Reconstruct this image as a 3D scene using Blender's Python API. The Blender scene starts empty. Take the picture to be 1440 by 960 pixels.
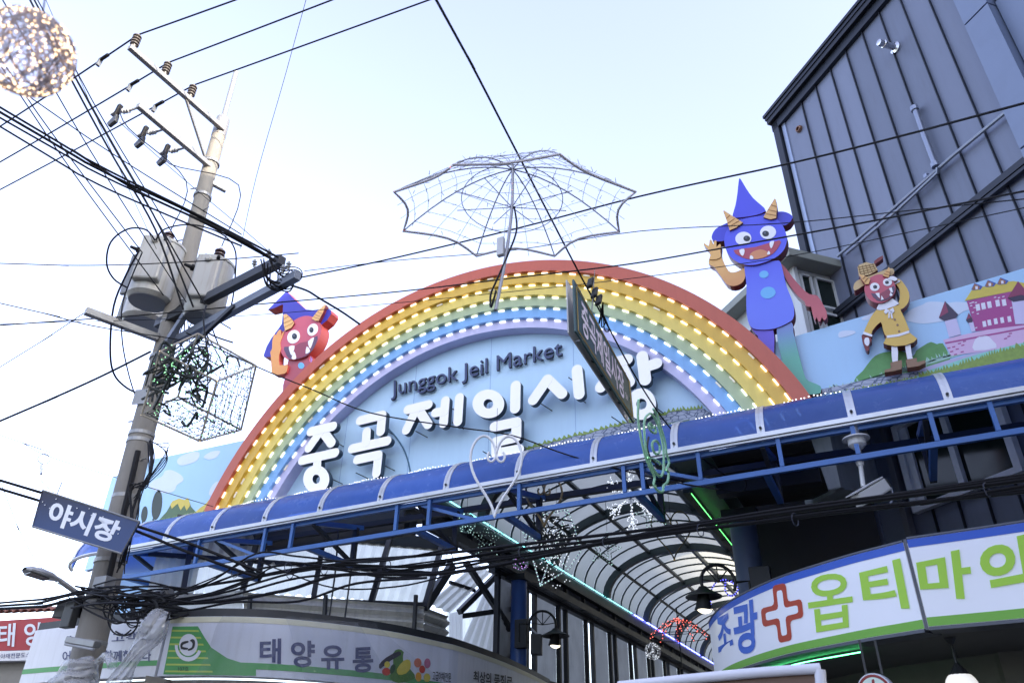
import bpy, bmesh, math, random
from mathutils import Vector, Matrix
random.seed(7)
S = bpy.context.scene
C = S.collection

# ------------------------------------------------------------------ camera
# world frame: X along the gate, Y into the arcade, Z up; eye at 1.6 m
CAMX = ((0.90331, 0.20826, -0.37503), (0.42877, -0.4656, 0.77419), (0.01338, 0.86014, 0.50987))  # columns: right, up, forward
EYE = Vector((0, 0, 1.6)); FPX = 1067.0
cd = bpy.data.cameras.new('camera'); cam = bpy.data.objects.new('camera', cd); C.objects.link(cam)
cd.sensor_width = 36.0; cd.lens = FPX / 1440 * 36; cd.clip_end = 3000; cd.clip_start = 0.05
m = Matrix.Identity(4)
for i in range(3):
    m[i][0] = CAMX[i][0]; m[i][1] = CAMX[i][1]; m[i][2] = -CAMX[i][2]; m[i][3] = EYE[i]
cam.matrix_world = m
cd.dof.use_dof = True; cd.dof.focus_distance = 11.0; cd.dof.aperture_fstop = 2.8
S.camera = cam

# ------------------------------------------------------------------ sky, sun, exposure
SUN_EL, SUN_AZ = 21.0, 112.0          # azimuth measured from +Y (into the arcade) towards +X
world = bpy.data.worlds.new('World'); S.world = world; world.use_nodes = True
wn = world.node_tree
sky = wn.nodes.new('ShaderNodeTexSky'); sky.sky_type = 'NISHITA'; sky.sun_disc = False
sky.sun_elevation = math.radians(SUN_EL); sky.sun_rotation = math.radians(SUN_AZ)
sky.air_density = 1.0; sky.dust_density = 3.0; sky.ozone_density = 2.0
bg = wn.nodes['Background']; bg.inputs['Strength'].default_value = 0.15
hs = wn.nodes.new('ShaderNodeHueSaturation'); hs.inputs['Saturation'].default_value = 0.74; hs.inputs['Hue'].default_value = 0.522      # hazy winter sky
wn.links.new(sky.outputs['Color'], hs.inputs['Color']); wn.links.new(hs.outputs['Color'], bg.inputs['Color'])
sd = bpy.data.lights.new('sun', 'SUN'); sd.energy = 2.0; sd.angle = math.radians(0.6); sd.color = (1.0, 0.86, 0.68)
sun = bpy.data.objects.new('sun', sd); C.objects.link(sun)
sv = Vector((math.sin(math.radians(SUN_AZ)) * math.cos(math.radians(SUN_EL)), math.cos(math.radians(SUN_AZ)) * math.cos(math.radians(SUN_EL)), math.sin(math.radians(SUN_EL))))
sun.rotation_euler = sv.to_track_quat('Z', 'Y').to_euler(); sun.location = (20, 10, 30)
S.view_settings.view_transform = 'Standard'; S.view_settings.look = 'None'; S.view_settings.gamma = 1.0
S.view_settings.use_curve_mapping = False
S.view_settings.exposure = 2.5
S.cycles.max_bounces = 8; S.cycles.transparent_max_bounces = 24; S.cycles.use_denoising = True
S.cycles.sample_clamp_indirect = 6.0

# ------------------------------------------------------------------ helpers
def ray(px, py):
    c = Vector((px - 720, -(py - 480), FPX))
    return Vector([CAMX[i][0] * c[0] + CAMX[i][1] * c[1] + CAMX[i][2] * c[2] for i in range(3)])
def at(px, py, Y):
    r = ray(px, py); return EYE + r * (Y / r.y)
def atz(px, py, z):
    r = ray(px, py); return EYE + r * ((z - EYE.z) / r.z)
def atx(px, py, X):
    r = ray(px, py); return EYE + r * (X / r.x)
def atd(px, py, d):
    return EYE + ray(px, py).normalized() * d
def atpl(px, py, o, n):
    r = ray(px, py); o = Vector(o); n = Vector(n)
    return EYE + r * ((o - EYE).dot(n) / r.dot(n))

def lin(c):
    return tuple((x / 12.92 if x <= 0.04045 else ((x + 0.055) / 1.055) ** 2.4) for x in c)
def hexc(h):
    return lin([int(h[i:i + 2], 16) / 255 for i in (0, 2, 4)])

MATS = {}
def mat(name, col, rough=0.55, metal=0.0, var=0.10, vscale=6.0, bump=0.0, bscale=60.0, dirt=0.0, dirtcol=(0.05, 0.045, 0.04),
        streak=False, emit=None, estr=0.0, coat=0.0, trans=0.0, alpha=1.0, spec=0.5):
    if name in MATS: return MATS[name]
    m = bpy.data.materials.new(name); m.use_nodes = True; MATS[name] = m
    t = m.node_tree; b = t.nodes['Principled BSDF']
    b.inputs['Metallic'].default_value = metal; b.inputs['Specular IOR Level'].default_value = spec
    tc = t.nodes.new('ShaderNodeTexCoord')
    ns = t.nodes.new('ShaderNodeTexNoise'); ns.inputs['Scale'].default_value = vscale; ns.inputs['Detail'].default_value = 5
    t.links.new(tc.outputs['Object'], ns.inputs['Vector'])
    mx = t.nodes.new('ShaderNodeMix'); mx.data_type = 'RGBA'
    mx.inputs[6].default_value = tuple(x * (1 - var) for x in col) + (1,)
    mx.inputs[7].default_value = tuple(min(1, x * (1 + var)) for x in col) + (1,)
    t.links.new(ns.outputs['Fac'], mx.inputs[0]); out = mx.outputs[2]
    if dirt > 0:
        mp = t.nodes.new('ShaderNodeMapping'); mp.inputs['Scale'].default_value = (7, 7, 0.8) if streak else (1.7, 1.7, 1.7)
        t.links.new(tc.outputs['Object'], mp.inputs['Vector'])
        n2 = t.nodes.new('ShaderNodeTexNoise'); n2.inputs['Scale'].default_value = 1.6; n2.inputs['Detail'].default_value = 8; n2.inputs['Roughness'].default_value = 0.65
        t.links.new(mp.outputs['Vector'], n2.inputs['Vector'])
        rp = t.nodes.new('ShaderNodeMapRange'); rp.inputs['From Min'].default_value = 0.48; rp.inputs['From Max'].default_value = 0.78
        rp.inputs['To Max'].default_value = dirt
        t.links.new(n2.outputs['Fac'], rp.inputs['Value'])
        m2 = t.nodes.new('ShaderNodeMix'); m2.data_type = 'RGBA'; m2.inputs[7].default_value = tuple(dirtcol) + (1,)
        t.links.new(rp.outputs['Result'], m2.inputs[0]); t.links.new(out, m2.inputs[6]); out = m2.outputs[2]
    t.links.new(out, b.inputs['Base Color'])
    rr = t.nodes.new('ShaderNodeMapRange'); rr.inputs['To Min'].default_value = max(0.02, rough - 0.08); rr.inputs['To Max'].default_value = min(1, rough + 0.08)
    t.links.new(ns.outputs['Fac'], rr.inputs['Value']); t.links.new(rr.outputs['Result'], b.inputs['Roughness'])
    if bump > 0:
        nb = t.nodes.new('ShaderNodeTexNoise'); nb.inputs['Scale'].default_value = bscale; nb.inputs['Detail'].default_value = 4
        t.links.new(tc.outputs['Object'], nb.inputs['Vector'])
        bp = t.nodes.new('ShaderNodeBump'); bp.inputs['Strength'].default_value = bump; bp.inputs['Distance'].default_value = 0.01
        t.links.new(nb.outputs['Fac'], bp.inputs['Height']); t.links.new(bp.outputs['Normal'], b.inputs['Normal'])
    if emit:
        b.inputs['Emission Color'].default_value = tuple(emit) + (1,); b.inputs['Emission Strength'].default_value = estr
    if coat: b.inputs['Coat Weight'].default_value = coat; b.inputs['Coat Roughness'].default_value = 0.12
    if trans: b.inputs['Transmission Weight'].default_value = trans
    if alpha < 1: b.inputs['Alpha'].default_value = alpha
    return m

def translucent(name, col, fac=0.6, rough=0.4, clear=0.0, dirt=0.0):
    """sheet plastic that lets daylight through"""
    if name in MATS: return MATS[name]
    m = bpy.data.materials.new(name); m.use_nodes = True; MATS[name] = m
    t = m.node_tree; b = t.nodes['Principled BSDF']; o = t.nodes['Material Output']
    tc = t.nodes.new('ShaderNodeTexCoord'); ns = t.nodes.new('ShaderNodeTexNoise'); ns.inputs['Scale'].default_value = 2.2; ns.inputs['Detail'].default_value = 7
    t.links.new(tc.outputs['Object'], ns.inputs['Vector'])
    mx = t.nodes.new('ShaderNodeMix'); mx.data_type = 'RGBA'
    mx.inputs[6].default_value = tuple(x * (0.9 - dirt) for x in col) + (1,); mx.inputs[7].default_value = tuple(min(1, x * 1.1) for x in col) + (1,)
    t.links.new(ns.outputs['Fac'], mx.inputs[0])
    b.inputs['Roughness'].default_value = rough; t.links.new(mx.outputs[2], b.inputs['Base Color'])
    tr = t.nodes.new('ShaderNodeBsdfTranslucent'); t.links.new(mx.outputs[2], tr.inputs['Color'])
    ms = t.nodes.new('ShaderNodeMixShader'); ms.inputs[0].default_value = fac
    t.links.new(b.outputs[0], ms.inputs[1]); t.links.new(tr.outputs[0], ms.inputs[2]); last = ms
    if clear > 0:
        tp = t.nodes.new('ShaderNodeBsdfTransparent'); t.links.new(mx.outputs[2], tp.inputs['Color'])
        m3 = t.nodes.new('ShaderNodeMixShader'); m3.inputs[0].default_value = clear
        t.links.new(last.outputs[0], m3.inputs[1]); t.links.new(tp.outputs[0], m3.inputs[2]); last = m3
    t.links.new(last.outputs[0], o.inputs['Surface'])
    return m

class MB:
    def __init__(self): self.v = []; self.f = []; self.mi = []
    def face(self, idx, mi=0): self.f.append(tuple(idx)); self.mi.append(mi)
    def add(self, vs, fs, mi=0):
        o = len(self.v); self.v += [tuple(x) for x in vs]
        for f in fs: self.face([o + i for i in f], mi)
        return self
    def box(self, a, b, mi=0):
        x0, y0, z0 = [min(p, q) for p, q in zip(a, b)]; x1, y1, z1 = [max(p, q) for p, q in zip(a, b)]
        return self.add([(x0,y0,z0),(x1,y0,z0),(x1,y1,z0),(x0,y1,z0),(x0,y0,z1),(x1,y0,z1),(x1,y1,z1),(x0,y1,z1)],
                        [(0,3,2,1),(4,5,6,7),(0,1,5,4),(1,2,6,5),(2,3,7,6),(3,0,4,7)], mi)
    def obox(self, c, ax, ay, az, mi=0):
        """box with centre c and half-axis vectors"""
        c, ax, ay, az = Vector(c), Vector(ax), Vector(ay), Vector(az)
        vs = [c + sx * ax + sy * ay + sz * az for sz in (-1, 1) for sx, sy in ((-1,-1),(1,-1),(1,1),(-1,1))]
        return self.add(vs, [(0,3,2,1),(4,5,6,7),(0,1,5,4),(1,2,6,5),(2,3,7,6),(3,0,4,7)], mi)
    def bar(self, a, b, w, h, up=(0, 0, 1), mi=0):
        """rectangular bar from a to b, w across, h along up"""
        a, b = Vector(a), Vector(b); d = (b - a); L = d.length; d.normalize(); up = Vector(up)
        s = d.cross(up)
        if s.length < 1e-4: s = d.cross(Vector((1, 0, 0)))
        s.normalize(); u = s.cross(d)
        return self.obox((a + b) / 2, s * w / 2, d * L / 2, u * h / 2, mi)
    def tube(self, pts, r, n=8, caps=True, mi=0, closed=False):
        pts = [Vector(p) for p in pts]; rs = r if isinstance(r, (list, tuple)) else [r] * len(pts)
        o = len(self.v); N = len(pts); side = None
        for i, p in enumerate(pts):
            if closed: d = pts[(i + 1) % N] - pts[i - 1]
            else: d = pts[min(i + 1, N - 1)] - pts[max(i - 1, 0)]
            if d.length < 1e-9: d = Vector((0, 0, 1))
            d.normalize()
            if side is None:
                side = d.cross(Vector((0, 0, 1)))
                if side.length < 0.05: side = d.cross(Vector((1, 0, 0)))
            side = side - d * side.dot(d); side.normalize(); up = d.cross(side)
            for k in range(n):
                a = 2 * math.pi * k / n
                self.v.append(tuple(p + (side * math.cos(a) + up * math.sin(a)) * rs[i]))
        M_ = N if closed else N - 1
        for i in range(M_):
            j = (i + 1) % N
            for k in range(n):
                l = (k + 1) % n
                self.face((o + i * n + k, o + i * n + l, o + j * n + l, o + j * n + k), mi)
        if caps and not closed:
            self.face([o + k for k in range(n)][::-1], mi); self.face([o + (N - 1) * n + k for k in range(n)], mi)
        return self
    def lathe(self, prof, o=(0, 0, 0), axis=(0, 0, 1), n=20, mi=0):
        """prof: list of (radius, height) along axis"""
        o = Vector(o); a = Vector(axis).normalized(); s = a.cross(Vector((0, 1, 0)))
        if s.length < 0.1: s = a.cross(Vector((1, 0, 0)))
        s.normalize(); t = a.cross(s); b = len(self.v)
        for r, h in prof:
            for k in range(n):
                q = 2 * math.pi * k / n
                self.v.append(tuple(o + a * h + (s * math.cos(q) + t * math.sin(q)) * max(r, 1e-4)))
        for i in range(len(prof) - 1):
            for k in range(n):
                l = (k + 1) % n
                self.face((b + i * n + k, b + i * n + l, b + (i + 1) * n + l, b + (i + 1) * n + k), mi)
        self.face([b + k for k in range(n)][::-1], mi); self.face([b + (len(prof) - 1) * n + k for k in range(n)], mi)
        return self
    def prism(self, pts, dvec, mi=0, side=None):
        """flat outline pts (front) swept by dvec to the back"""
        dv = Vector(dvec); n = len(pts); o = len(self.v); side = mi if side is None else side
        self.v += [tuple(p) for p in pts] + [tuple(Vector(p) + dv) for p in pts]
        self.face(range(o, o + n), mi); self.face(range(o + 2 * n - 1, o + n - 1, -1), side)
        for i in range(n):
            j = (i + 1) % n
            self.face((o + j, o + i, o + n + i, o + n + j), side)
        return self
    def ball(self, c, r, n=6, mi=0):
        c = Vector(c); o = len(self.v); R = max(3, n // 2)
        self.v.append(tuple(c + Vector((0, 0, r))))
        for i in range(1, R):
            p = math.pi * i / R
            for k in range(n):
                a = 2 * math.pi * k / n
                self.v.append(tuple(c + Vector((math.sin(p) * math.cos(a), math.sin(p) * math.sin(a), math.cos(p))) * r))
        self.v.append(tuple(c - Vector((0, 0, r)))); last = len(self.v) - 1
        for k in range(n):
            l = (k + 1) % n
            self.face((o, o + 1 + k, o + 1 + l), mi); self.face((last, o + 1 + (R - 2) * n + l, o + 1 + (R - 2) * n + k), mi)
            for i in range(R - 2):
                self.face((o + 1 + i * n + k, o + 1 + (i + 1) * n + k, o + 1 + (i + 1) * n + l, o + 1 + i * n + l), mi)
        return self
    def octa(self, c, r, mi=0):
        c = Vector(c); vs = [c + Vector(d) * r for d in ((1,0,0),(0,1,0),(-1,0,0),(0,-1,0),(0,0,1),(0,0,-1))]
        return self.add(vs, [(0,1,4),(1,2,4),(2,3,4),(3,0,4),(1,0,5),(2,1,5),(3,2,5),(0,3,5)], mi)
    def sheet(self, grid, mi=0):
        """grid of rows of points"""
        o = len(self.v); R = len(grid); K = len(grid[0])
        for row in grid: self.v += [tuple(p) for p in row]
        for i in range(R - 1):
            for k in range(K - 1):
                self.face((o + i * K + k, o + i * K + k + 1, o + (i + 1) * K + k + 1, o + (i + 1) * K + k), mi)
        return self

def base_of(parent):
    return Vector(parent['_base']) if parent is not None and '_base' in parent.keys() else None
def obj(name, mb, mats, parent=None, smooth=False, bevel=0.0, fix=True, local=False):
    me = bpy.data.meshes.new(name); me.from_pydata(mb.v, [], mb.f); me.update()
    ms = mats if isinstance(mats, (list, tuple)) else [mats]
    for k in ms: me.materials.append(k)
    if len(ms) > 1:
        for p, i in zip(me.polygons, mb.mi): p.material_index = i
    if fix:
        bm = bmesh.new(); bm.from_mesh(me); bmesh.ops.recalc_face_normals(bm, faces=bm.faces); bm.to_mesh(me); bm.free()
    if smooth:
        for p in me.polygons: p.use_smooth = True
        try: me.set_sharp_from_angle(angle=math.radians(40))
        except Exception: pass
    o = bpy.data.objects.new(name, me); C.objects.link(o)
    if bevel > 0:
        b = o.modifiers.new('bevel', 'BEVEL'); b.width = bevel; b.segments = 2; b.limit_method = 'ANGLE'; b.angle_limit = math.radians(50)
    if parent is not None:
        o.parent = parent
        if not local: o.location = -wbase(parent)
    return o
WB = {}
def wbase(o): return WB.get(o.name, Vector((0, 0, 0)))
def tag(o, label=None, cat=None, group=None, kind=None):
    if label: o['label'] = label
    if cat: o['category'] = cat
    if group: o['group'] = group
    if kind: o['kind'] = kind
    return o
def thing(name, label, cat, loc=(0, 0, 0), group=None):
    o = bpy.data.objects.new(name, None); C.objects.link(o); o.location = loc; o.empty_display_size = 0.2
    WB[o.name] = Vector(loc)
    return tag(o, label, cat, group)
def struct(name, mb, m_, parent=None, **k):
    o = obj(name, mb, m_, parent, **k)
    if parent is None: o['kind'] = 'structure'
    return o
def lnk(me, name, parent, loc=(0, 0, 0), rot=None, scale=None):
    """another object sharing mesh data"""
    o = bpy.data.objects.new(name, me); C.objects.link(o); o.parent = parent
    o.location = Vector(loc) - (wbase(parent) if parent else Vector())
    if rot: o.rotation_euler = rot
    if scale: o.scale = scale
    return o

def catmull(pts, sub=4, closed=True):
    out = []; n = len(pts); P = [Vector(p) for p in pts]
    rng = n if closed else n - 1
    for i in range(rng):
        if closed: p0, p1, p2, p3 = P[i - 1], P[i], P[(i + 1) % n], P[(i + 2) % n]
        else: p0, p1, p2, p3 = P[max(i - 1, 0)], P[i], P[i + 1], P[min(i + 2, n - 1)]
        for k in range(sub):
            t = k / sub
            out.append(0.5 * ((2 * p1) + (p2 - p0) * t + (2 * p0 - 5 * p1 + 4 * p2 - p3) * t * t + (3 * p1 - p0 - 3 * p2 + p3) * t ** 3))
    if not closed: out.append(P[-1])
    return out
def crop(pts, ox, oy, s):
    return [(ox + u / s, oy + v / s) for u, v in pts]
def unp(pts, Y):
    return [at(x, y, Y) for x, y in pts]
def ell(cx, cy, rx, ry, n=24, rot=0.0):
    c, s_ = math.cos(rot), math.sin(rot); o = []
    for k in range(n):
        a = 2 * math.pi * k / n; x, y = rx * math.cos(a), ry * math.sin(a)
        o.append((cx + x * c - y * s_, cy + x * s_ + y * c))
    return o

FONT_CACHE = {}
def glyphs(s, bold=0.0, space=1.0):
    """flat text outline mesh data fitted to the unit box"""
    key = (s, bold, space)
    if key in FONT_CACHE: return FONT_CACHE[key]
    cu = bpy.data.curves.new('t', 'FONT'); cu.body = s; cu.size = 1.0; cu.offset = bold; cu.resolution_u = 4; cu.space_character = space; cu.fill_mode = 'FRONT'
    ob = bpy.data.objects.new('t', cu); C.objects.link(ob)
    dg = bpy.context.evaluated_depsgraph_get(); me = bpy.data.meshes.new_from_object(ob.evaluated_get(dg))
    vs = [v.co.copy() for v in me.vertices]; fs = [tuple(p.vertices) for p in me.polygons]
    bpy.data.objects.remove(ob); bpy.data.curves.remove(cu); bpy.data.meshes.remove(me)
    x0 = min(v.x for v in vs); x1 = max(v.x for v in vs); y0 = min(v.y for v in vs); y1 = max(v.y for v in vs)
    r = ([((v.x - x0) / (x1 - x0), (v.y - y0) / (y1 - y0)) for v in vs], fs, (x1 - x0) / (y1 - y0))
    FONT_CACHE[key] = r; return r
def text(name, s, fn, m_, parent, depth=None, bold=0.0, space=1.0, label=None, sidemat=None):
    """fn(u, v) -> point on the sign; depth: vector towards the viewer for raised letters"""
    uv, fs, asp = glyphs(s, bold, space)
    mb = MB(); pts = [fn(u, v) for u, v in uv]
    if depth is None:
        mb.add(pts, fs)
        o = obj(name, mb, m_, parent, fix=False)
    else:
        d = Vector(depth); n = len(pts)
        mb.add([Vector(p) + d for p in pts], fs, 0)
        cnt = {}
        for f in fs:
            for a, b in zip(f, f[1:] + f[:1]):
                cnt[(a, b)] = cnt.get((a, b), 0) + 1
        o_ = len(mb.v); mb.v += [tuple(p) for p in pts]
        for (a, b) in cnt:
            if (b, a) not in cnt: mb.face((b, a, o_ + a, o_ + b), 1)
        o = obj(name, mb, [m_, sidemat or m_], parent, fix=False)
    if label: o['label'] = label
    return o
def split_text(name, s, fn, m_, parent, depth, bold=0.0, sidemat=None):
    """raised lettering, one object per letter"""
    uv, fs, asp = glyphs(s, bold); par = list(range(len(uv)))
    def find(a):
        while par[a] != a: par[a] = par[par[a]]; a = par[a]
        return a
    for f in fs:
        for b in f[1:]: par[find(b)] = find(f[0])
    comp = {}
    for i in range(len(uv)): comp.setdefault(find(i), []).append(i)
    L = sorted([(min(uv[i][0] for i in c), max(uv[i][0] for i in c), set(c)) for c in comp.values() if len(c) > 2])
    out = []
    for a, b, c in L:
        if out and min(b, out[-1][1]) - max(a, out[-1][0]) > 0.5 * min(b - a, out[-1][1] - out[-1][0]): out[-1] = (min(a, out[-1][0]), max(b, out[-1][1]), out[-1][2] | c)
        else: out.append((a, b, c))
    d = Vector(depth)
    for a, b, c in out:
        idx = {i: k for k, i in enumerate(sorted(c))}; pts = [Vector(fn(*uv[i])) for i in sorted(c)]; ff = [tuple(idx[i] for i in f) for f in fs if f[0] in c]
        mb = MB(); mb.add([p + d for p in pts], ff, 0); cnt = set(e for f in ff for e in zip(f, f[1:] + f[:1])); o_ = len(mb.v); mb.v += [tuple(p) for p in pts]
        for (i, j) in cnt:
            if (j, i) not in cnt: mb.face((j, i, o_ + i, o_ + j), 1)
        obj(name, mb, [m_, sidemat or m_], parent, fix=False)
def quadfn(p00, p10, p11, p01):
    p00, p10, p11, p01 = map(Vector, (p00, p10, p11, p01))
    return lambda u, v: (p00 * (1 - u) + p10 * u) * (1 - v) + (p01 * (1 - u) + p11 * u) * v
# ------------------------------------------------------------------ ground
asph = mat('asphalt', (0.095, 0.093, 0.09), 0.9, var=0.25, vscale=3, bump=0.3, bscale=120, dirt=0.3, dirtcol=(0.09, 0.085, 0.08))
g = MB().add([(-400, -400, 0), (400, -400, 0), (400, 400, 0), (-400, 400, 0)], [(0, 1, 2, 3)]); struct('ground', g, asph)
pav = mat('paving', (0.22, 0.2, 0.19), 0.85, var=0.2, vscale=4, bump=0.3, dirt=0.4)
g = MB().box((-6.0, 7.6, 0.0), (-2.2, 60, 0.012)); struct('arcade_pavement', g, pav)

# ------------------------------------------------------------------ rainbow arch sign
ACX, ACZ, ABOT = -5.0816, 3.8421, 5.47
arch = thing('rainbow_arch_sign', 'large rainbow arch sign of seven coloured bands above the blue canopy', 'arch sign', (ACX, 9.0, ABOT))
BAND = [  # r_out, r_in, front Y, colour
    ('band_red', 5.121, 4.925, 8.85, hexc('c0604a')), ('band_orange', 4.925, 4.745, 8.91, hexc('dfb648')), ('band_yellow', 4.745, 4.56, 8.97, hexc('e8d06a')),
    ('band_green', 4.56, 4.395, 9.03, hexc('b2c29a')), ('band_blue', 4.395, 4.225, 9.09, hexc('84b6ea')), ('band_lavender', 4.225, 4.075, 9.15, hexc('c8c6e8'))]
def arcpts(r, n, zmin):
    """angles for which the arc stays above zmin"""
    a0 = math.asin(max(-1, min(1, (zmin - ACZ) / r)))
    return [a0 + (math.pi - 2 * a0) * k / n for k in range(n + 1)]
for k, (nm, ro, ri, yf, col) in enumerate(BAND):
    mm = mat(nm, col, 0.42, var=0.06, vscale=1.5, bump=0.02, bscale=90, dirt=0.22, dirtcol=tuple(c * 0.55 for c in col), streak=True)
    mb = MB(); N = 96; A = arcpts(ri, N, ABOT)
    yb = 9.62
    rows = [[], [], [], []]
    for a in A:
        c, s_ = math.cos(a), math.sin(a)
        for row, (r, y) in zip(rows, ((ro - 0.0015, yb), (ro - 0.0015, yf), (ri + 0.0015, yf), (ri + 0.0015, yb))):
            row.append((ACX + r * c, y, ACZ + r * s_))
    mb.sheet(rows)
    o = obj(nm, mb, mm, arch, smooth=True); o['label'] = nm.split('_')[1] + ' arch band, number %d from the outside' % (k + 1)
# LED modules on the lower edge of each band
ledm = mat('led_white', (0.9, 0.9, 0.85), 0.4, var=0.0, emit=(1.0, 0.9, 0.62), estr=0.36)
ledc = mat('led_cool', (0.9, 0.9, 0.9), 0.4, var=0.0, emit=(1.0, 0.97, 0.9), estr=0.34)
mb = MB().box((-0.052, -0.022, -0.010), (0.052, 0.0, 0.010)); me0 = obj('led_module', mb, ledm); meA = me0.data; bpy.data.objects.remove(me0)
mb = MB().box((-0.052, -0.022, -0.010), (0.052, 0.0, 0.010)); me0 = obj('led_module', mb, ledc); meB = me0.data; bpy.data.objects.remove(me0)
mb = MB().box((-0.052, -0.022, -0.010), (0.052, 0.0, 0.010)); me0 = obj('led_module', mb, mat('led_dim', (0.7, 0.68, 0.6), 0.4, var=0, emit=(1.0, 0.9, 0.7), estr=0.05)); meD = me0.data; bpy.data.objects.remove(me0)
RL = random.Random(12)
for k in range(5):
    ri = BAND[k][2] - 0.022; yf = BAND[k + 1][3] - 0.001
    n = int(ri * (math.pi - 2 * math.asin((5.55 - ACZ) / ri)) / 0.24)
    for a in arcpts(ri, n, 5.55):
        lnk(meD if RL.random() < 0.06 else (meA if k < 2 else meB), 'led_module', arch, (ACX + ri * math.cos(a), yf, ACZ + ri * math.sin(a)), rot=(0, -(a - math.pi / 2), 0))
# recessed inner field
panelblue = mat('panel_blue', hexc('c0e0f8'), 0.38, var=0.05, vscale=0.8, bump=0.015, bscale=40, dirt=0.10, dirtcol=(0.25, 0.38, 0.6), streak=True)
mb = MB(); A = arcpts(4.085, 80, ABOT)
mb.prism([(ACX + 4.085 * math.cos(a), 9.36, ACZ + 4.085 * math.sin(a)) for a in A], (0, 0.06, 0))
obj('inner_field', mb, panelblue, arch)
for x_ in (-7.6, -6.3, -4.9, -3.5, -2.4):
    zt_ = ACZ + math.sqrt(4.07 ** 2 - (x_ - ACX) ** 2)
    obj('sheet_joint', MB().box((x_ - 0.003, 9.3575, ABOT), (x_ + 0.003, 9.361, zt_)), mat('joint_blue', hexc('7fa6d2'), 0.5), arch)
# painted hill outline, stone path and grass along the foot of the inner field
inkm = mat('print_ink', hexc('3d6a88'), 0.5, var=0.05)
hill = catmull(unp([(541, 598), (555, 612), (566, 628), (573, 645), (578, 668)], 9.352), 5, False)
obj('hill_line', MB().tube(hill, 0.012, 6), inkm, arch)
hm = mat('print_hill', hexc('a9caf0'), 0.4, var=0.03)
def stonemat():
    m_ = bpy.data.materials.new('print_stone'); m_.use_nodes = True; t = m_.node_tree; b = t.nodes['Principled BSDF']
    tc = t.nodes.new('ShaderNodeTexCoord'); mp = t.nodes.new('ShaderNodeMapping'); mp.inputs['Scale'].default_value = (3.2, 1, 7.0)
    t.links.new(tc.outputs['Object'], mp.inputs['Vector'])
    v = t.nodes.new('ShaderNodeTexVoronoi'); v.feature = 'DISTANCE_TO_EDGE'; v.inputs['Scale'].default_value = 3.2
    t.links.new(mp.outputs['Vector'], v.inputs['Vector'])
    cr = t.nodes.new('ShaderNodeValToRGB'); cr.color_ramp.elements[0].position = 0.03; cr.color_ramp.elements[0].color = hexc('4a5a78') + (1,)
    cr.color_ramp.elements[1].position = 0.09; cr.color_ramp.elements[1].color = hexc('a3acc0') + (1,)
    t.links.new(v.outputs['Distance'], cr.inputs['Fac']); t.links.new(cr.outputs['Color'], b.inputs['Base Color']); b.inputs['Roughness'].default_value = 0.45
    return m_
stm = stonemat()
grassm = mat('print_grass', hexc('86a04e'), 0.5, var=0.3, vscale=25)
grassd = mat('print_grass_light', hexc('a9d0c4'), 0.5, var=0.12, vscale=30)
# strip of path between pixels, on the inner field
top = [(700, 648), (735, 632), (790, 618), (850, 603), (900, 590), (950, 578), (990, 574), (1012, 590)]
pl = [at(x, y, 9.353) for x, y in top]
path = pl + [Vector((pl[-1].x + 0.1, 9.353, 5.5)), Vector((pl[0].x - 0.6, 9.353, 5.5))]
obj('stone_path', MB().prism(path, (0, 0.004, 0)), stm, arch)
def grass_strip(name, top, Y, m_, parent, h=0.05, thick=0.004, n=8, zb=None, seed=1):
    R = random.Random(seed); out = []
    for (x0, y0), (x1, y1) in zip(top, top[1:]):
        for k in range(n):
            t = k / n; p = at(x0 + (x1 - x0) * t, y0 + (y1 - y0) * t, Y)
            out.append(p); out.append(p + Vector((R.uniform(0.0, 0.04), 0, R.uniform(0.4, 1.0) * h)))
    low = [p.copy() for p in out[::-2]]
    for p in low: p.z = (p.z - 0.06) if zb is None else zb
    return obj(name, MB().prism(out + low, (0, thick, 0)), m_, parent)
grass_strip('grass_edge', [(660, 656), (700, 646), (735, 631), (790, 617), (850, 602), (900, 589), (950, 577), (990, 573)], 9.348, grassm, arch, 0.07)

# main lettering
lwhite = mat('letter_white', (0.86, 0.86, 0.86), 0.35, var=0.02, emit=(1, 1, 1), estr=0.03)
lside = mat('letter_side', hexc('24384a'), 0.45, var=0.1)
LY, LD = 9.06, 0.10
def capsule(mb, a, b, w, y, n=10):
    a, b = Vector(a), Vector(b); d = b - a; ang = math.atan2(d.z, d.x); r = w / 2; pts = []
    for k in range(n + 1):
        q = ang + math.pi / 2 + math.pi * k / n; pts.append(Vector((a.x + r * math.cos(q), y, a.z + r * math.sin(q))))
    for k in range(n + 1):
        q = ang - math.pi / 2 + math.pi * k / n; pts.append(Vector((b.x + r * math.cos(q), y, b.z + r * math.sin(q))))
    mb.prism(pts, (0, LD, 0), 0, 1)
def ring(mb, co, ch, y):
    n = len(co); o = len(mb.v)
    for yy in (y, y + LD):
        for lst in (co, ch): mb.v += [(p.x, yy, p.z) for p in lst]
    for i in range(n):
        j = (i + 1) % n
        mb.face((o + i, o + j, o + n + j, o + n + i), 0)
        mb.face((o + 2*n + j, o + 2*n + i, o + 3*n + i, o + 3*n + j), 1)
        mb.face((o + j, o + i, o + 2*n + i, o + 2*n + j), 1)
        mb.face((o + n + i, o + n + j, o + 3*n + j, o + 3*n + i), 1)
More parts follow.
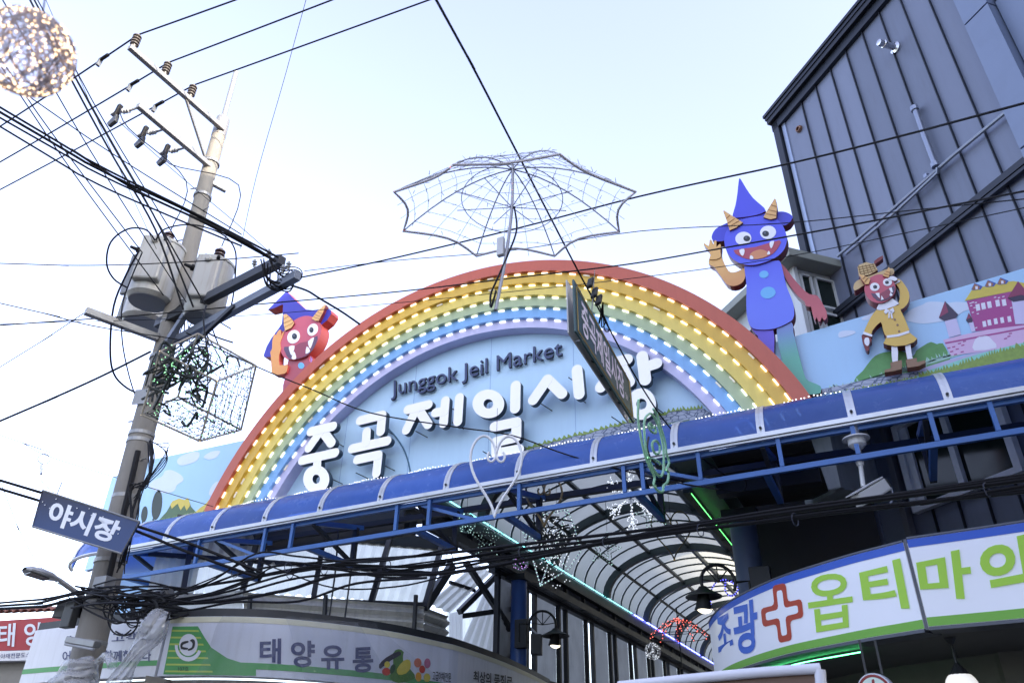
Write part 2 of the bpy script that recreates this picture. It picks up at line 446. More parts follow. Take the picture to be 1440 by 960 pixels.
SYL = [
 ((410, 560, 6.857), 12.6, [[(185,318),(398,268)], [(275,320),(165,475)], [(310,330),(383,428)], [(100,595),(418,522)], [(247,580),(242,670)]], [(235,775,126,134,36,44)]),
 ((410, 560, 6.857), 12.6, [[(660,212),(872,160),(858,315)], [(722,320),(715,420)], [(580,482),(920,407)], [(630,587),(834,543),(815,717)]], []),
 ((550, 530, 6.857), 12.6, [[(160,312),(358,265)], [(240,310),(145,508)], [(275,330),(355,455)], [(425,342),(510,326)], [(520,225),(503,442)], [(655,195),(640,425)]], []),
 ((550, 530, 6.857), 14.0, [[(1200,82),(1195,300)], [(995,477),(1208,432),(1205,577),(1010,622),(1012,735),(1230,695)]], [(935,255,153,138,46,45)]),
 ((730, 480, 6.857), 14.5, [[(135,562),(272,365),(412,502)], [(557,272),(578,505)]], []),
 ((730, 480, 6.857), 15.0, [[(850,215),(1040,172)], [(930,235),(785,440)], [(985,240),(1060,388)], [(1185,140),(1215,368)], [(1230,240),(1322,208)]], [(1178,600,140,152,50,52)]),
]
for si, ((ox, oy, s_), wpx, strokes, rings) in enumerate(SYL):
    mb = MB(); q = 0
    xs, ys = [], []
    for st in strokes:
        P = [at(ox + u / s_, oy + v / s_, LY) for u, v in st]
        for a, b in zip(P, P[1:]):
            x, y = ox + st[0][0] / s_, oy + st[0][1] / s_
            w = (at(x, y, LY) - at(x, y + wpx, LY)).length
            capsule(mb, a, b, w, LY + 0.0015 * q); q += 1
    for (cx_, cy_, rx, ry, hx, hy) in rings:
        co = unp(crop(ell(cx_, cy_, rx, ry, 40), ox, oy, s_), LY); ch = unp(crop(ell(cx_, cy_, hx, hy, 40), ox, oy, s_), LY)
        ring(mb, co, ch, LY + 0.0015 * q)
    L = obj('letter', mb, [lwhite, lside], arch)
    # stand-off brackets
    zs = [v[2] for v in mb.v]; xs = [v[0] for v in mb.v]
    for (fx, fz) in ((0.2, 0.15), (0.8, 0.2), (0.7, 0.75)):
        x = min(xs) + (max(xs) - min(xs)) * fx; z = min(zs) + (max(zs) - min(zs)) * fz
        obj('bracket', MB().tube([(x, LY + LD - 0.03, z), (x + 0.08, 9.36, z - 0.03)], 0.008, 5), lside, L)
navy = mat('letter_navy', hexc('3c4870'), 0.4, var=0.05); navd = mat('letter_navy_side', hexc('141a2c'), 0.45, var=0.05)
q = crop([(65, 521), (1395, 211), (1395, 52), (65, 374)], 540, 470, 5.538)
split_text('english_letter', 'Junggok Jeil Market', quadfn(*unp(q, 9.33)), navy, arch, (0, -0.045, 0), 0.0, navd)

# ------------------------------------------------------------------ side panels with painted scenery
cloudm = mat('print_cloud', hexc('cfdcf2'), 0.4, var=0.05)
def flat(name, pts_px, Y, m_, parent, sub=0, thick=0.003, label=None):
    P = [Vector((x, y, 0)) for x, y in pts_px]
    if sub: P = catmull(P, sub)
    o = obj(name, MB().prism([at(p.x, p.y, Y) for p in P], (0, thick, 0)), m_, parent)
    if label: o['label'] = label
    return o
# right panel
rp = thing('scenery_panel', 'sky blue scenery panel with a pink castle to the right of the arch', 'sign panel', (1.5, 9.1, 5.0))
tp = [at(1120, 472, 9.1), at(1440, 377, 9.1)]; sl = (tp[1].z - tp[0].z) / (tp[1].x - tp[0].x)
xa, xb = -0.85, 4.2
skyp = mat('panel_sky', hexc('a8d0f4'), 0.4, var=0.06, vscale=0.6, bump=0.015, bscale=40, dirt=0.08, dirtcol=(0.3, 0.42, 0.6), streak=True)
zt = lambda x: tp[0].z + sl * (x - tp[0].x)
obj('board', MB().prism([(xa, 9.1, 5.45), (xb, 9.1, 5.45), (xb, 9.1, zt(xb)), (xa, 9.1, zt(xa))], (0, 0.09, 0)), skyp, rp, bevel=0.006)
Yp = 9.096
c7 = lambda p: crop(p, 1180, 340, 4.8)
flat('cloud', c7([(440,520),(480,460),(560,425),(600,405),(680,405),(720,412),(800,405),(880,415),(900,450),(840,470),(760,520),(640,545),(540,550)]), Yp, cloudm, rp, 3)
flat('cloud', c7([(0,610),(40,598),(100,600),(108,615),(60,635),(0,645)]), Yp, cloudm, rp, 3)
flat('cloud', c7([(150,515),(200,490),(250,470),(260,500),(230,520),(170,528)]), Yp, cloudm, rp, 3)
bush = mat('print_bush', hexc('5f9a5a'), 0.5, var=0.25, vscale=9)
flat('bush', c7([(100,940),(160,870),(220,790),(270,755),(330,742),(420,735),(500,770),(520,735),(570,700),(620,675),(660,690),(700,685),(740,760),(745,800),(640,860),(480,905),(260,950)]), Yp - 0.001, bush, rp, 2)
mint = mat('print_meadow', hexc('8ccfc0'), 0.5, var=0.25, vscale=22)
pathl = mat('print_path', hexc('b7b4d4'), 0.5, var=0.1, vscale=14)
flat('path', c7([(60,960),(200,940),(420,900),(600,840),(760,790),(960,735),(1260,680),(1260,800),(900,900),(500,990),(60,1010)]), Yp - 0.002, pathl, rp, 0)
flat('meadow', c7([(430,930),(560,880),(700,835),(860,780),(1000,740),(1260,675),(1260,860),(560,1000)]), Yp - 0.0045, mint, rp, 0)
grass_strip('grass', [(1292, 528), (1330, 519), (1370, 507), (1400, 497), (1440, 486), (1460, 480)], Yp - 0.007, grassm, rp, 0.07, 0.003, 9, 5.5, 3)
grass_strip('grass', [(1146, 562), (1180, 553), (1220, 545), (1260, 537), (1292, 530)], Yp - 0.007, grassm, rp, 0.05, 0.003, 9, 5.5, 4)
flat('stone_path', c7([(-180,1005),(0,970),(200,925),(400,890),(560,872),(560,900),(300,960),(-180,1035)]), Yp - 0.0055, stm, rp, 0)
grass_strip('meadow_blades', [(1165, 550), (1200, 541), (1240, 532), (1275, 521), (1310, 508), (1340, 500), (1390, 487), (1440, 474)], Yp - 0.003, grassd, rp, 0.09, 0.003, 8, None, 5)
# castle (generic pink castle print)
c8 = lambda p: crop(p, 1300, 370, 6.4)
pk = mat('print_pink', hexc('d8b7da'), 0.45, var=0.06); mg = mat('print_magenta', hexc('a8488c'), 0.45, var=0.06); lv = mat('print_lilac', hexc('cdc6e8'), 0.45, var=0.08)
dk = mat('print_dusk', hexc('3c3350'), 0.45, var=0.1); rf_ = mat('print_maroon', hexc('8a3a5e'), 0.45, var=0.1); yl = mat('print_straw', hexc('d3c057'), 0.5, var=0.12, vscale=18)
wt = mat('print_white', hexc('e4e2f2'), 0.45, var=0.05); br_ = mat('print_brown', hexc('9a6a52'), 0.5, var=0.1); bl_ = mat('print_cobalt', hexc('3c5cb0'), 0.45, var=0.1)
flat('castle_keep', c8([(380,340),(800,250),(960,240),(960,560),(460,612)]), Yp - 0.002, mg, rp)
flat('castle_thatch', c8([(362,338),(432,232),(700,175),(800,160),(960,190),(960,235),(760,258)]), Yp - 0.004, yl, rp)
for (u, v) in ((450, 178), (570, 150), (682, 128)):
    flat('dormer', c8([(u, v), (u + 75, v + 30), (u + 55, v + 58), (u - 8, v + 66), (u - 28, v + 58)]), Yp - 0.006, bl_, rp)
    flat('dormer_front', c8([(u, v + 6), (u + 52, v + 34), (u + 38, v + 58), (u - 8, v + 62), (u - 22, v + 52)]), Yp - 0.008, br_, rp)
    flat('dormer_window', c8([(u + 6, v + 30), (u + 28, v + 28), (u + 32, v + 54), (u + 10, v + 58)]), Yp - 0.010, wt, rp)
for (u, v) in ((458, 372), (508, 360), (562, 348), (636, 334), (694, 328)):
    flat('castle_window', c8([(u, v), (u + 36, v - 7), (u + 46, v + 50), (u + 10, v + 58)]), Yp - 0.004, wt, rp)
for (u, v) in ((520, 524), (565, 512), (622, 500), (680, 490), (745, 480)):
    flat('castle_window', c8([(u, v), (u + 30, v - 6), (u + 40, v + 44), (u + 8, v + 50)]), Yp - 0.004, wt, rp)
flat('castle_wall', c8([(168,690),(340,645),(560,600),(960,548),(960,740),(620,780),(240,832)]), Yp - 0.004, pk, rp)
flat('castle_band', c8([(185,712),(960,566),(960,580),(190,726)]), Yp - 0.006, mg, rp)
flat('castle_gate', c8([(448,785),(442,720),(470,672),(520,650),(570,655),(610,690),(650,760)]), Yp - 0.006, wt, rp, 2)
for (u, v) in ((205, 760), (248, 750), (280, 770), (300, 720), (330, 735), (230, 792), (265, 818), (325, 795), (345, 700), (715, 675), (745, 655), (758, 630)):
    flat('castle_brick', c8([(u, v), (u + 28, v - 6), (u + 30, v + 4), (u + 2, v + 10)]), Yp - 0.006, mg, rp)
for (u, v) in ((405, 358), (425, 350), (452, 352), (410, 380), (440, 398), (425, 440), (470, 452), (625, 305), (660, 308), (700, 298), (770, 398), (455, 578)):
    flat('castle_brick', c8([(u, v), (u + 20, v - 4), (u + 21, v + 4), (u + 1, v + 8)]), Yp - 0.004, wt, rp)
flat('tower', c8([(180,515),(285,488),(330,640),(222,668)]), Yp - 0.006, lv, rp)
flat('tower_roof', c8([(184,340),(304,462),(280,495),(180,520),(130,490)]), Yp - 0.008, dk, rp)
flat('tower_roof_face', c8([(184,340),(215,440),(150,478),(130,488)]), Yp - 0.010, rf_, rp)
flat('tower', c8([(398,535),(438,525),(460,610),(425,618)]), Yp - 0.006, lv, rp)
flat('tower_roof', c8([(398,445),(432,505),(432,530),(392,536),(374,512)]), Yp - 0.008, dk, rp)
flat('tower_roof_face', c8([(398,445),(418,490),(376,510)]), Yp - 0.010, rf_, rp)
flat('tower', c8([(785,340),(960,320),(960,545),(818,548)]), Yp - 0.008, lv, rp)
flat('tower_roof', c8([(842,162),(960,300),(960,325),(800,348),(750,312)]), Yp - 0.010, dk, rp)
flat('tower_roof_face', c8([(842,162),(960,300),(870,285),(752,312)]), Yp - 0.012, rf_, rp)

# left panel
lp = thing('scenery_panel', 'sky blue scenery panel with cypress trees and a volcano left of the arch', 'sign panel', (-11, 9.1, 5.0))
za = at(340, 622, 9.1).z
B_ = Vector((-11.9, 9.12, 0)); A_ = Vector((-13.3, 9.45, 0))
mb = MB()
mb.prism([(B_.x, B_.y, 5.4), (-9.3, 9.12, 5.4), (-9.3, 9.12, za + 0.05), (B_.x, B_.y, za + 0.05)], (0, 0.09, 0))
obj('board', mb, skyp, lp, bevel=0.006)
mb = MB().prism([(A_.x, A_.y, 5.0), (B_.x - 0.004, B_.y, 5.0), (B_.x - 0.004, B_.y, za + 0.05), (A_.x, A_.y, za + 0.02)], (0.02, 0.09, 0))
obj('board', mb, skyp, lp, bevel=0.006)
Yl = 9.116
c3 = lambda p: crop(p, 0, 480, 4); c4 = lambda p: crop(p, 180, 640, 4.8)
flat('cloud', c4([(140,210),(170,170),(230,140),(250,105),(300,100),(360,135),(372,170),(330,200),(310,240),(250,255),(190,240)]), Yl, cloudm, lp, 3)
flat('cloud', c4([(330,45),(350,10),(420,-20),(480,-20),(470,30),(420,55),(360,68)]), Yl, cloudm, lp, 3)
flat('cloud', c4([(510,10),(560,-25),(620,-30),(600,10),(550,28)]), Yl, cloudm, lp, 3)
flat('cloud', c4([(545,260),(570,200),(610,175),(620,230),(580,270)]), Yl, cloudm, lp, 3)
cyp = mat('print_cypress', hexc('37423c'), 0.5, var=0.1); volc = mat('print_volcano', hexc('55704f'), 0.5, var=0.15, vscale=9)
flat('cypress', c4(ell(195, 335, 34, 100, 24, 0.13)), Yl, cyp, lp); flat('cypress_stem', c4([(165,425),(175,425),(172,452),(164,452)]), Yl + 0.001, cyp, lp)
flat('cypress', c4(ell(110, 396, 21, 54, 24, 0.13)), Yl, cyp, lp); flat('cypress_stem', c4([(94,440),(102,440),(100,458),(93,458)]), Yl + 0.001, cyp, lp)
flat('volcano', c4([(200,445),(260,380),(300,310),(345,290),(380,300),(405,285),(425,345),(470,395),(520,420),(380,470)]), Yl, volc, lp)
flat('volcano_top', c4([(285,330),(300,308),(345,290),(380,300),(405,285),(420,335),(395,372),(380,335),(355,370),(335,325),(310,345),(295,360)]), Yl - 0.003, yl, lp)
flat('hill', c4([(450,385),(490,350),(520,330),(545,300),(580,330),(560,400),(480,410)]), Yl + 0.0015, yl, lp)
grass_strip('grass', [(215, 735), (240, 729), (262, 725), (290, 719)], Yl - 0.005, grassm, lp, 0.06, 0.003, 9, 5.2, 6)
# lower cladding of the gate's left end
cl = thing('gate_end_cladding', 'blue sheet cladding under the left end of the canopy behind the pole', 'cladding', (-11.0, 9.0, 3.6))
obj('sheet', MB().box((-12.0, 8.95, 3.7), (-9.9, 9.0, 5.0)), skyp, cl)
obj('frame', MB().bar((-12.06, 8.93, 3.65), (-12.06, 8.93, 5.2), 0.08, 0.08, (0, 1, 0)).bar((-12.1, 8.93, 3.66), (-9.9, 8.93, 3.66), 0.06, 0.06), mat('steel_grey', (0.16, 0.17, 0.19), 0.5, 0.3, 0.15, dirt=0.2), cl)

# ------------------------------------------------------------------ canopy
CY0, CY1 = 8.2, 8.95
can = thing('canopy', 'long blue polycarbonate canopy with white straps below the rainbow arch', 'canopy', (-4, CY0, 4.4))
strap_px = [(175, 766), (232, 757), (298, 746), (371, 734), (449, 722), (534, 708), (627, 693), (728, 678), (835, 656), (949, 635), (1071, 611), (1199, 587), (1334, 561)]
sx = [at(x, y, CY0).x for x, y in strap_px]
pitch = (sx[-1] - sx[0]) / (len(sx) - 1)
sx = [sx[0] - 0.55] + sx + [sx[-1] + pitch, sx[-1] + 2 * pitch, sx[-1] + 3 * pitch]
p0, p1 = at(238, 757, CY0), at(1440, 543, CY0)
ze = lambda x: p0.z + (p1.z - p0.z) * (x - p0.x) / (p1.x - p0.x)      # front edge height
p2, p3 = at(360, 713, CY1), at(1440, 515, CY1)
zc = lambda x: p2.z + (p3.z - p2.z) * (x - p2.x) / (p3.x - p2.x)      # crown height
def prof(x, r=0.0, n=9):
    out = []
    for k in range(n + 1):
        a = math.pi / 2 * k / n
        dz = zc(x) - ze(x); dy = CY1 - CY0
        out.append(Vector((x, CY1 - (dy + r) * math.cos(a), ze(x) + (dz + r) * math.sin(a))))
    return out
def glazing(sh=1.0, off=0.0):
    m_ = bpy.data.materials.new('blue_polycarbonate'); m_.use_nodes = True; t = m_.node_tree; b = t.nodes['Principled BSDF']; o = t.nodes['Material Output']
    tc = t.nodes.new('ShaderNodeTexCoord'); ns = t.nodes.new('ShaderNodeTexNoise'); ns.inputs['Scale'].default_value = 3 + off; ns.inputs['Detail'].default_value = 8; ns.inputs['Roughness'].default_value = 0.68
    t.links.new(tc.outputs['Object'], ns.inputs['Vector'])
    mx = t.nodes.new('ShaderNodeMix'); mx.data_type = 'RGBA'; mx.inputs[6].default_value = tuple(c * sh for c in hexc('4064b6')) + (1,); mx.inputs[7].default_value = tuple(min(1, c * sh) for c in hexc('6488d6')) + (1,)
    t.links.new(ns.outputs['Fac'], mx.inputs[0]); t.links.new(mx.outputs[2], b.inputs['Base Color'])
    rr = t.nodes.new('ShaderNodeMapRange'); rr.inputs['To Min'].default_value = 0.12; rr.inputs['To Max'].default_value = 0.38
    t.links.new(ns.outputs['Fac'], rr.inputs['Value']); t.links.new(rr.outputs['Result'], b.inputs['Roughness'])
    n2 = t.nodes.new('ShaderNodeTexNoise'); n2.inputs['Scale'].default_value = 2.5
    t.links.new(tc.outputs['Object'], n2.inputs['Vector'])
    bp = t.nodes.new('ShaderNodeBump'); bp.inputs['Strength'].default_value = 0.25; bp.inputs['Distance'].default_value = 0.06
    t.links.new(n2.outputs['Fac'], bp.inputs['Height']); t.links.new(bp.outputs['Normal'], b.inputs['Normal'])
    tr = t.nodes.new('ShaderNodeBsdfTranslucent'); tr.inputs['Color'].default_value = hexc('3a66cc') + (1,)
    tp_ = t.nodes.new('ShaderNodeBsdfTransparent'); tp_.inputs['Color'].default_value = hexc('5c86dc') + (1,)
    m1 = t.nodes.new('ShaderNodeMixShader'); m1.inputs[0].default_value = 0.4; t.links.new(b.outputs[0], m1.inputs[1]); t.links.new(tr.outputs[0], m1.inputs[2])
    m2 = t.nodes.new('ShaderNodeMixShader'); m2.inputs[0].default_value = 0.12; t.links.new(m1.outputs[0], m2.inputs[1]); t.links.new(tp_.outputs[0], m2.inputs[2])
    t.links.new(m2.outputs[0], o.inputs['Surface'])
    return m_
polys = [glazing(1.0), glazing(0.86, 1.3), glazing(1.1, 2.1), glazing(0.94, 0.6)]; poly = polys[0]
alu = mat('aluminium', (0.55, 0.57, 0.6), 0.38, 0.55, 0.1, 8, dirt=0.25, dirtcol=(0.2, 0.2, 0.2))
bluest = mat('blue_steel', hexc('3a66a8'), 0.42, 0.1, 0.12, 5, dirt=0.25, dirtcol=(0.06, 0.07, 0.09), bump=0.05)
darkst = mat('dark_steel', (0.035, 0.038, 0.042), 0.5, 0.3, 0.2, 5, dirt=0.2)
for a, b in zip(sx, sx[1:]):
    obj('glazing_panel', MB().sheet([prof(a + 0.01), prof((a + b) / 2), prof(b - 0.01)]), polys[(int(a * 7) + 3) % 4], can, smooth=True)
for x in sx:
    mb = MB()
    for dx, w, lift in ((-0.026, 0.034, 0.012), (0.026, 0.034, 0.012), (0, 0.026, 0.005)):
        A_p = prof(x + dx, lift)
        rows = [[p + Vector((-w / 2, 0, 0)) for p in A_p], [p + Vector((w / 2, 0, 0)) for p in A_p]]
        low = [p + Vector((-w / 2, 0.012, -0.01)) for p in A_p]
        mb.sheet([low, rows[0], rows[1], [p + Vector((w / 2, 0.012, -0.01)) for p in A_p]])
    st_ = obj('strap', mb, alu, can)
    obj('strap_bolt', MB().lathe([(0.016, 0), (0.016, 0.012), (0.008, 0.018)], (x, CY0 - 0.012, ze(x) + 0.06), (0, -1, 0), 8), darkst, st_)
xl, xr = sx[0], sx[-1]
obj('edge_profile', MB().bar((xl, CY0, ze(xl) - 0.03), (xr, CY0, ze(xr) - 0.03), 0.06, 0.05).bar((xl, CY0 + 0.02, ze(xl) - 0.07), (xr, CY0 + 0.02, ze(xr) - 0.07), 0.05, 0.022), alu, can)
obj('crown_profile', MB().bar((xl, CY1 + 0.02, zc(xl) + 0.02), (xr, CY1 + 0.02, zc(xr) + 0.02), 0.06, 0.03), alu, can)
# festoon of tiny bulbs lying along the crown
fm = mat('bulb_white', (0.9, 0.9, 0.95), 0.3, var=0, emit=(0.95, 0.97, 1.0), estr=0.35)
mb = MB(); R = random.Random(3); x = -9.3
while x < 0.4:
    A_p = prof(x, 0.02); k = 7.4 + 0.5 * math.sin(x * 6); i = int(k); p = A_p[i].lerp(A_p[min(i + 1, 9)], k - i)
    mb.octa(p + Vector((0, 0, R.uniform(0, 0.02))), 0.011); x += R.uniform(0.03, 0.06)
o = obj('fairy_light_string', mb, fm); tag(o, 'string of tiny white bulbs lying along the top of the blue canopy', 'fairy lights', kind='stuff')
# front truss below the edge
q0, q1 = at(238, 800, CY0), at(1440, 603, CY0)
zl = lambda x: q0.z + (q1.z - q0.z) * (x - q0.x) / (q1.x - q0.x)
obj('lower_chord', MB().bar((xl, CY0 + 0.04, zl(xl)), (xr, CY0 + 0.04, zl(xr)), 0.05, 0.058), bluest, can)
obj('upper_chord', MB().bar((xl, CY0 + 0.09, ze(xl) - 0.1), (xr, CY0 + 0.09, ze(xr) - 0.1), 0.05, 0.05), bluest, can)
vert_px = [292, 380, 417, 559, 604, 730, 880, 907, 990, 1110, 1224, 1345, 1440]
for px_ in vert_px:
    x = at(px_, 700, CY0).x
    pz = zl(x); x = at(px_, 480 + (pz - 0) * 0 + 230, CY0 + 0.04).x
    obj('truss_post', MB().bar((x, CY0 + 0.045, zl(x) + 0.038), (x, CY0 + 0.045, ze(x) - 0.08), 0.045, 0.045, (0, 1, 0)), bluest, can)
# brackets running back to the gate frame, with diagonals
for i, x in enumerate([-10.6, -8.9, -7.1, -5.35, -4.05, -2.35, -0.9, 0.75, 2.4]):
    obj('bracket_beam', MB().bar((x, CY0 + 0.08, zl(x) + 0.005), (x, 9.3, zl(x) + 0.005), 0.07, 0.07), bluest, can)
    obj('bracket_rafter', MB().bar((x, CY0 + 0.12, ze(x) - 0.1), (x, 9.45, ze(x) + 0.14), 0.06, 0.07), bluest, can)
    obj('bracket_diagonal', MB().bar((x, CY0 + 0.1, ze(x) - 0.12), (x, 9.25, zl(x) + 0.05), 0.05, 0.05), darkst, can)
    obj('bracket_post', MB().bar((x, 9.3, zl(x) - 0.03), (x, 9.3, ze(x) + 0.1), 0.07, 0.07, (0, 1, 0)), darkst, can)
    x2 = x + 0.85
    if i in (1, 3, 5): obj('truss_diagonal', MB().bar((x + 0.03, CY0 + 0.115, ze(x) - 0.12), (x2, CY0 + 0.115, zl(x2) + 0.03), 0.04, 0.04), bluest, can)
obj('back_frame', MB().bar((xl, 9.5, 5.1), (xr, 9.5, 5.22), 0.08, 0.08), darkst, can)
# glazed return round the left end
mb = MB(); rows = []
for k in range(7):
    a = math.radians(-4 + 62 * k / 6)
    row = []
    for j in range(8):
        b = math.pi / 2 * j / 7; rr_ = 0.75 * math.cos(b)
        row.append(Vector((xl - 0.02 - math.sin(a) * rr_ - 0.9 * math.sin(a), CY1 - math.cos(a) * rr_ + 0.0 + 0.55 * (1 - math.cos(a)), ze(xl) + 0.55 * math.sin(b))))
    rows.append(row)
obj('end_glazing', MB().sheet(rows), poly, can, smooth=True)
for k in (0, 3, 6):
    obj('end_strap', MB().tube([p + Vector((0, -0.006, 0.006)) for p in rows[k]], 0.02, 6), alu, can)
obj('end_profile', MB().tube([r_[0] + Vector((0, 0, -0.03)) for r_ in rows], 0.03, 6), alu, can)
# ------------------------------------------------------------------ goblin cut-out figures (flat painted boxes with deep dark red sides)
maroon = mat('figure_side', hexc('7a2a2e'), 0.45, var=0.12)
def fm_(name, h, h2=None, axis=2, lo=0.0, hi=1.0):
    """painted face colour, optionally airbrushed between two colours along one axis"""
    if name in MATS: return MATS[name]
    m_ = mat(name, hexc(h), 0.42, var=0.05, vscale=3)
    if h2:
        t = m_.node_tree; b = t.nodes['Principled BSDF']; tc = t.nodes.new('ShaderNodeTexCoord'); sp = t.nodes.new('ShaderNodeSeparateXYZ')
        t.links.new(tc.outputs['Object'], sp.inputs[0]); mr = t.nodes.new('ShaderNodeMapRange'); mr.inputs['From Min'].default_value = lo; mr.inputs['From Max'].default_value = hi
        mr.interpolation_type = 'SMOOTHSTEP'
        t.links.new(sp.outputs[axis], mr.inputs['Value']); mx = t.nodes.new('ShaderNodeMix'); mx.data_type = 'RGBA'
        mx.inputs[6].default_value = hexc(h) + (1,); mx.inputs[7].default_value = hexc(h2) + (1,)
        t.links.new(mr.outputs['Result'], mx.inputs[0]); t.links.new(mx.outputs[2], b.inputs['Base Color'])
    return m_
def slab(name, pts, Y, depth, m_, parent, sub=3, label=None, side=None):
    P = [Vector((x, y, 0)) for x, y in pts]
    if sub: P = catmull(P, sub)
    o = obj(name, MB().prism([at(p.x, p.y, Y) for p in P], (0, depth, 0), 0, 1), [m_, side or maroon], parent)
    if label: o['label'] = label
    return o
wht = mat('figure_white', hexc('eeeef4'), 0.4, var=0.03); blk = mat('figure_black', hexc('20242e'), 0.35, var=0.1)
horn = mat('figure_horn', hexc('e0b070'), 0.45, var=0.12, vscale=12); hornl = mat('figure_horn_line', hexc('b98a62'), 0.5, var=0.1)
def eye(c, Y, parent, cx_, cy_, rx, ry, pdx, pdy, rot=0.0):
    e = slab('eye', c(ell(cx_, cy_, rx, ry, 22, rot)), Y, 0.008, wht, parent, 0, side=wht)
    pu = slab('pupil', c(ell(cx_ + pdx, cy_ + pdy, rx * 0.42, ry * 0.42, 16)), Y - 0.005, 0.005, blk, e, 0, side=blk)
    slab('glint', c(ell(cx_ + pdx - rx * 0.08, cy_ + pdy - ry * 0.1, rx * 0.14, ry * 0.14, 10)), Y - 0.008, 0.003, mat('figure_glint', hexc('5a6478'), 0.4), e, 0)
def hornpart(c, Y, parent, pts, lines, depth=0.10):
    h = slab('horn', c(pts), Y, depth, horn, parent, 0)
    for a, b in lines:
        mb = MB().tube([at(*c([a])[0], Y - 0.002), at(*c([b])[0], Y - 0.002)], 0.006, 5); obj('horn_ring', mb, hornl, h)

# --- tall blue goblin right of the arch; crop origin (980,240) at 2.91x
cb = lambda p: crop(p, 980, 240, 2.91)
gb = thing('goblin_figure', 'tall blue horned goblin cut-out in a pointed blue hat waving beside the arch', 'figure', at(1130, 556, 9.0))
YB = 8.98
z0, z1 = at(1115, 545, YB).z, at(1090, 470, YB).z
blue = fm_('goblin_blue', '6a7cf0', '5058e2', 2, z1 + 0.3, z1 + 1.6); bluehat = fm_('goblin_hat', '4a50dc'); brim = fm_('goblin_brim', '4046cc')
legr = fm_('goblin_leg_teal', '66b39e', '7b86d2', 2, z0 + 0.35, z1 + 0.25); legl = fm_('goblin_leg_violet', '6a5ad6')
armr = fm_('goblin_arm_red', 'c0606a', 'a84c58', 2, z1 + 0.1, z1 + 0.9); arml = fm_('goblin_arm_peach', 'd08a5c', 'e6b46c', 2, z1 + 0.6, z1 + 1.4)
mouth = fm_('goblin_mouth', 'b0485c'); tongue = fm_('goblin_tongue', 'cf8a60'); spot = fm_('goblin_spot', '6cb6ec')
slab('hat_brim', cb([(60,272),(75,240),(110,220),(160,200),(250,180),(330,168),(365,170),(390,185),(388,200),(365,222),(300,235),(200,262),(120,285),(75,288)]), YB + 0.02, 0.15, brim, gb)
slab('hat_cone', cb([(172,36),(180,36),(200,70),(230,112),(262,140),(282,165),(240,182),(190,190),(150,192),(147,178),(158,140),(166,90)]), YB + 0.0, 0.12, bluehat, gb, 2)
slab('head', cb([(112,280),(122,245),(150,215),(200,195),(260,186),(310,190),(345,215),(364,255),(368,285),(358,320),(330,350),(285,372),(230,386),(180,380),(140,355),(118,320)]), YB - 0.03, 0.17, blue, gb)
mo_ = slab('mouth', cb([(150,325),(240,312),(338,284),(335,310),(310,340),(270,358),(220,363),(180,352)]), YB - 0.036, 0.006, mouth, gb, 2)
slab('tongue', cb([(215,350),(228,332),(260,322),(285,330),(292,345),(265,358),(230,362)]), YB - 0.040, 0.004, tongue, mo_, 2)
for pts in ([(173,325),(193,320),(194,335),(188,348),(180,343)], [(298,292),(316,287),(312,303),(305,317),(299,310)], [(216,360),(220,346),(230,352),(230,361)], [(287,342),(293,328),(300,336),(297,342)]):
    slab('tooth', cb(pts), YB - 0.044, 0.004, wht, mo_, 2, side=wht)
eye(cb, YB - 0.038, gb, 190, 277, 33, 27, 14, 0, -0.12); eye(cb, YB - 0.038, gb, 291, 252, 33, 27, -10, 5, -0.12)
hornpart(cb, YB - 0.06, gb, [(107,165),(112,163),(150,188),(188,212),(162,232),(134,244),(122,205)], [((120,196),(135,182)), ((127,215),(155,195)), ((131,230),(172,205))])
hornpart(cb, YB - 0.06, gb, [(318,114),(323,118),(328,150),(324,194),(300,199),(272,190),(294,152)], [((304,140),(328,148)), ((292,160),(328,168)), ((282,176),(326,184))])
slab('body', cb([(195,400),(200,390),(260,378),(320,368),(340,372),(352,410),(366,470),(390,530),(398,570),(395,600),(380,618),(320,645),(260,650),(222,640),(206,600),(202,540),(203,470)]), YB, 0.16, blue, gb)
slab('spot', cb(ell(274, 424, 19, 15, 20, -0.15)), YB - 0.005, 0.005, spot, gb, 0, side=spot); slab('spot', cb(ell(291, 499, 31, 24, 20, -0.15)), YB - 0.005, 0.005, spot, gb, 0, side=spot)
slab('arm', cb([(340,378),(365,400),(395,440),(430,480),(460,505),(485,508),(500,520),(496,540),(470,556),(446,552),(440,535),(410,510),(380,470),(358,430)]), YB + 0.03, 0.13, armr, gb, 2, 'red lowered arm')
slab('hand', cb([(466,535),(480,512),(500,520),(515,545),(530,575),(532,600),(520,612),(512,598),(505,616),(496,614),(490,598),(484,612),(476,596),(470,570)]), YB + 0.015, 0.12, armr, gb, 2, 'red hand with short fingers')
slab('arm', cb([(200,398),(196,440),(180,462),(150,472),(120,462),(90,420),(68,392),(48,380),(55,352),(78,345),(100,352),(112,378),(130,410),(150,416),(175,408)]), YB + 0.03, 0.13, arml, gb, 2, 'peach raised arm')
slab('hand', cb([(50,362),(56,345),(44,320),(28,303),(32,297),(48,308),(52,285),(60,284),(66,305),(72,286),(80,288),(80,312),(92,300),(98,306),(96,330),(98,352),(80,362)]), YB + 0.015, 0.12, arml, gb, 2, 'peach waving hand')
slab('leg', cb([(222,640),(260,650),(312,645),(316,745),(318,900),(262,900),(255,700),(240,668)]), YB + 0.02, 0.15, legl, gb, 2, 'violet leg')
slab('leg', cb([(326,644),(386,616),(395,660),(412,730),(430,800),(446,850),(470,865),(505,880),(508,902),(498,912),(440,915),(395,900),(366,850),(345,760)]), YB + 0.02, 0.15, legr, gb, 2, 'teal leg and foot')

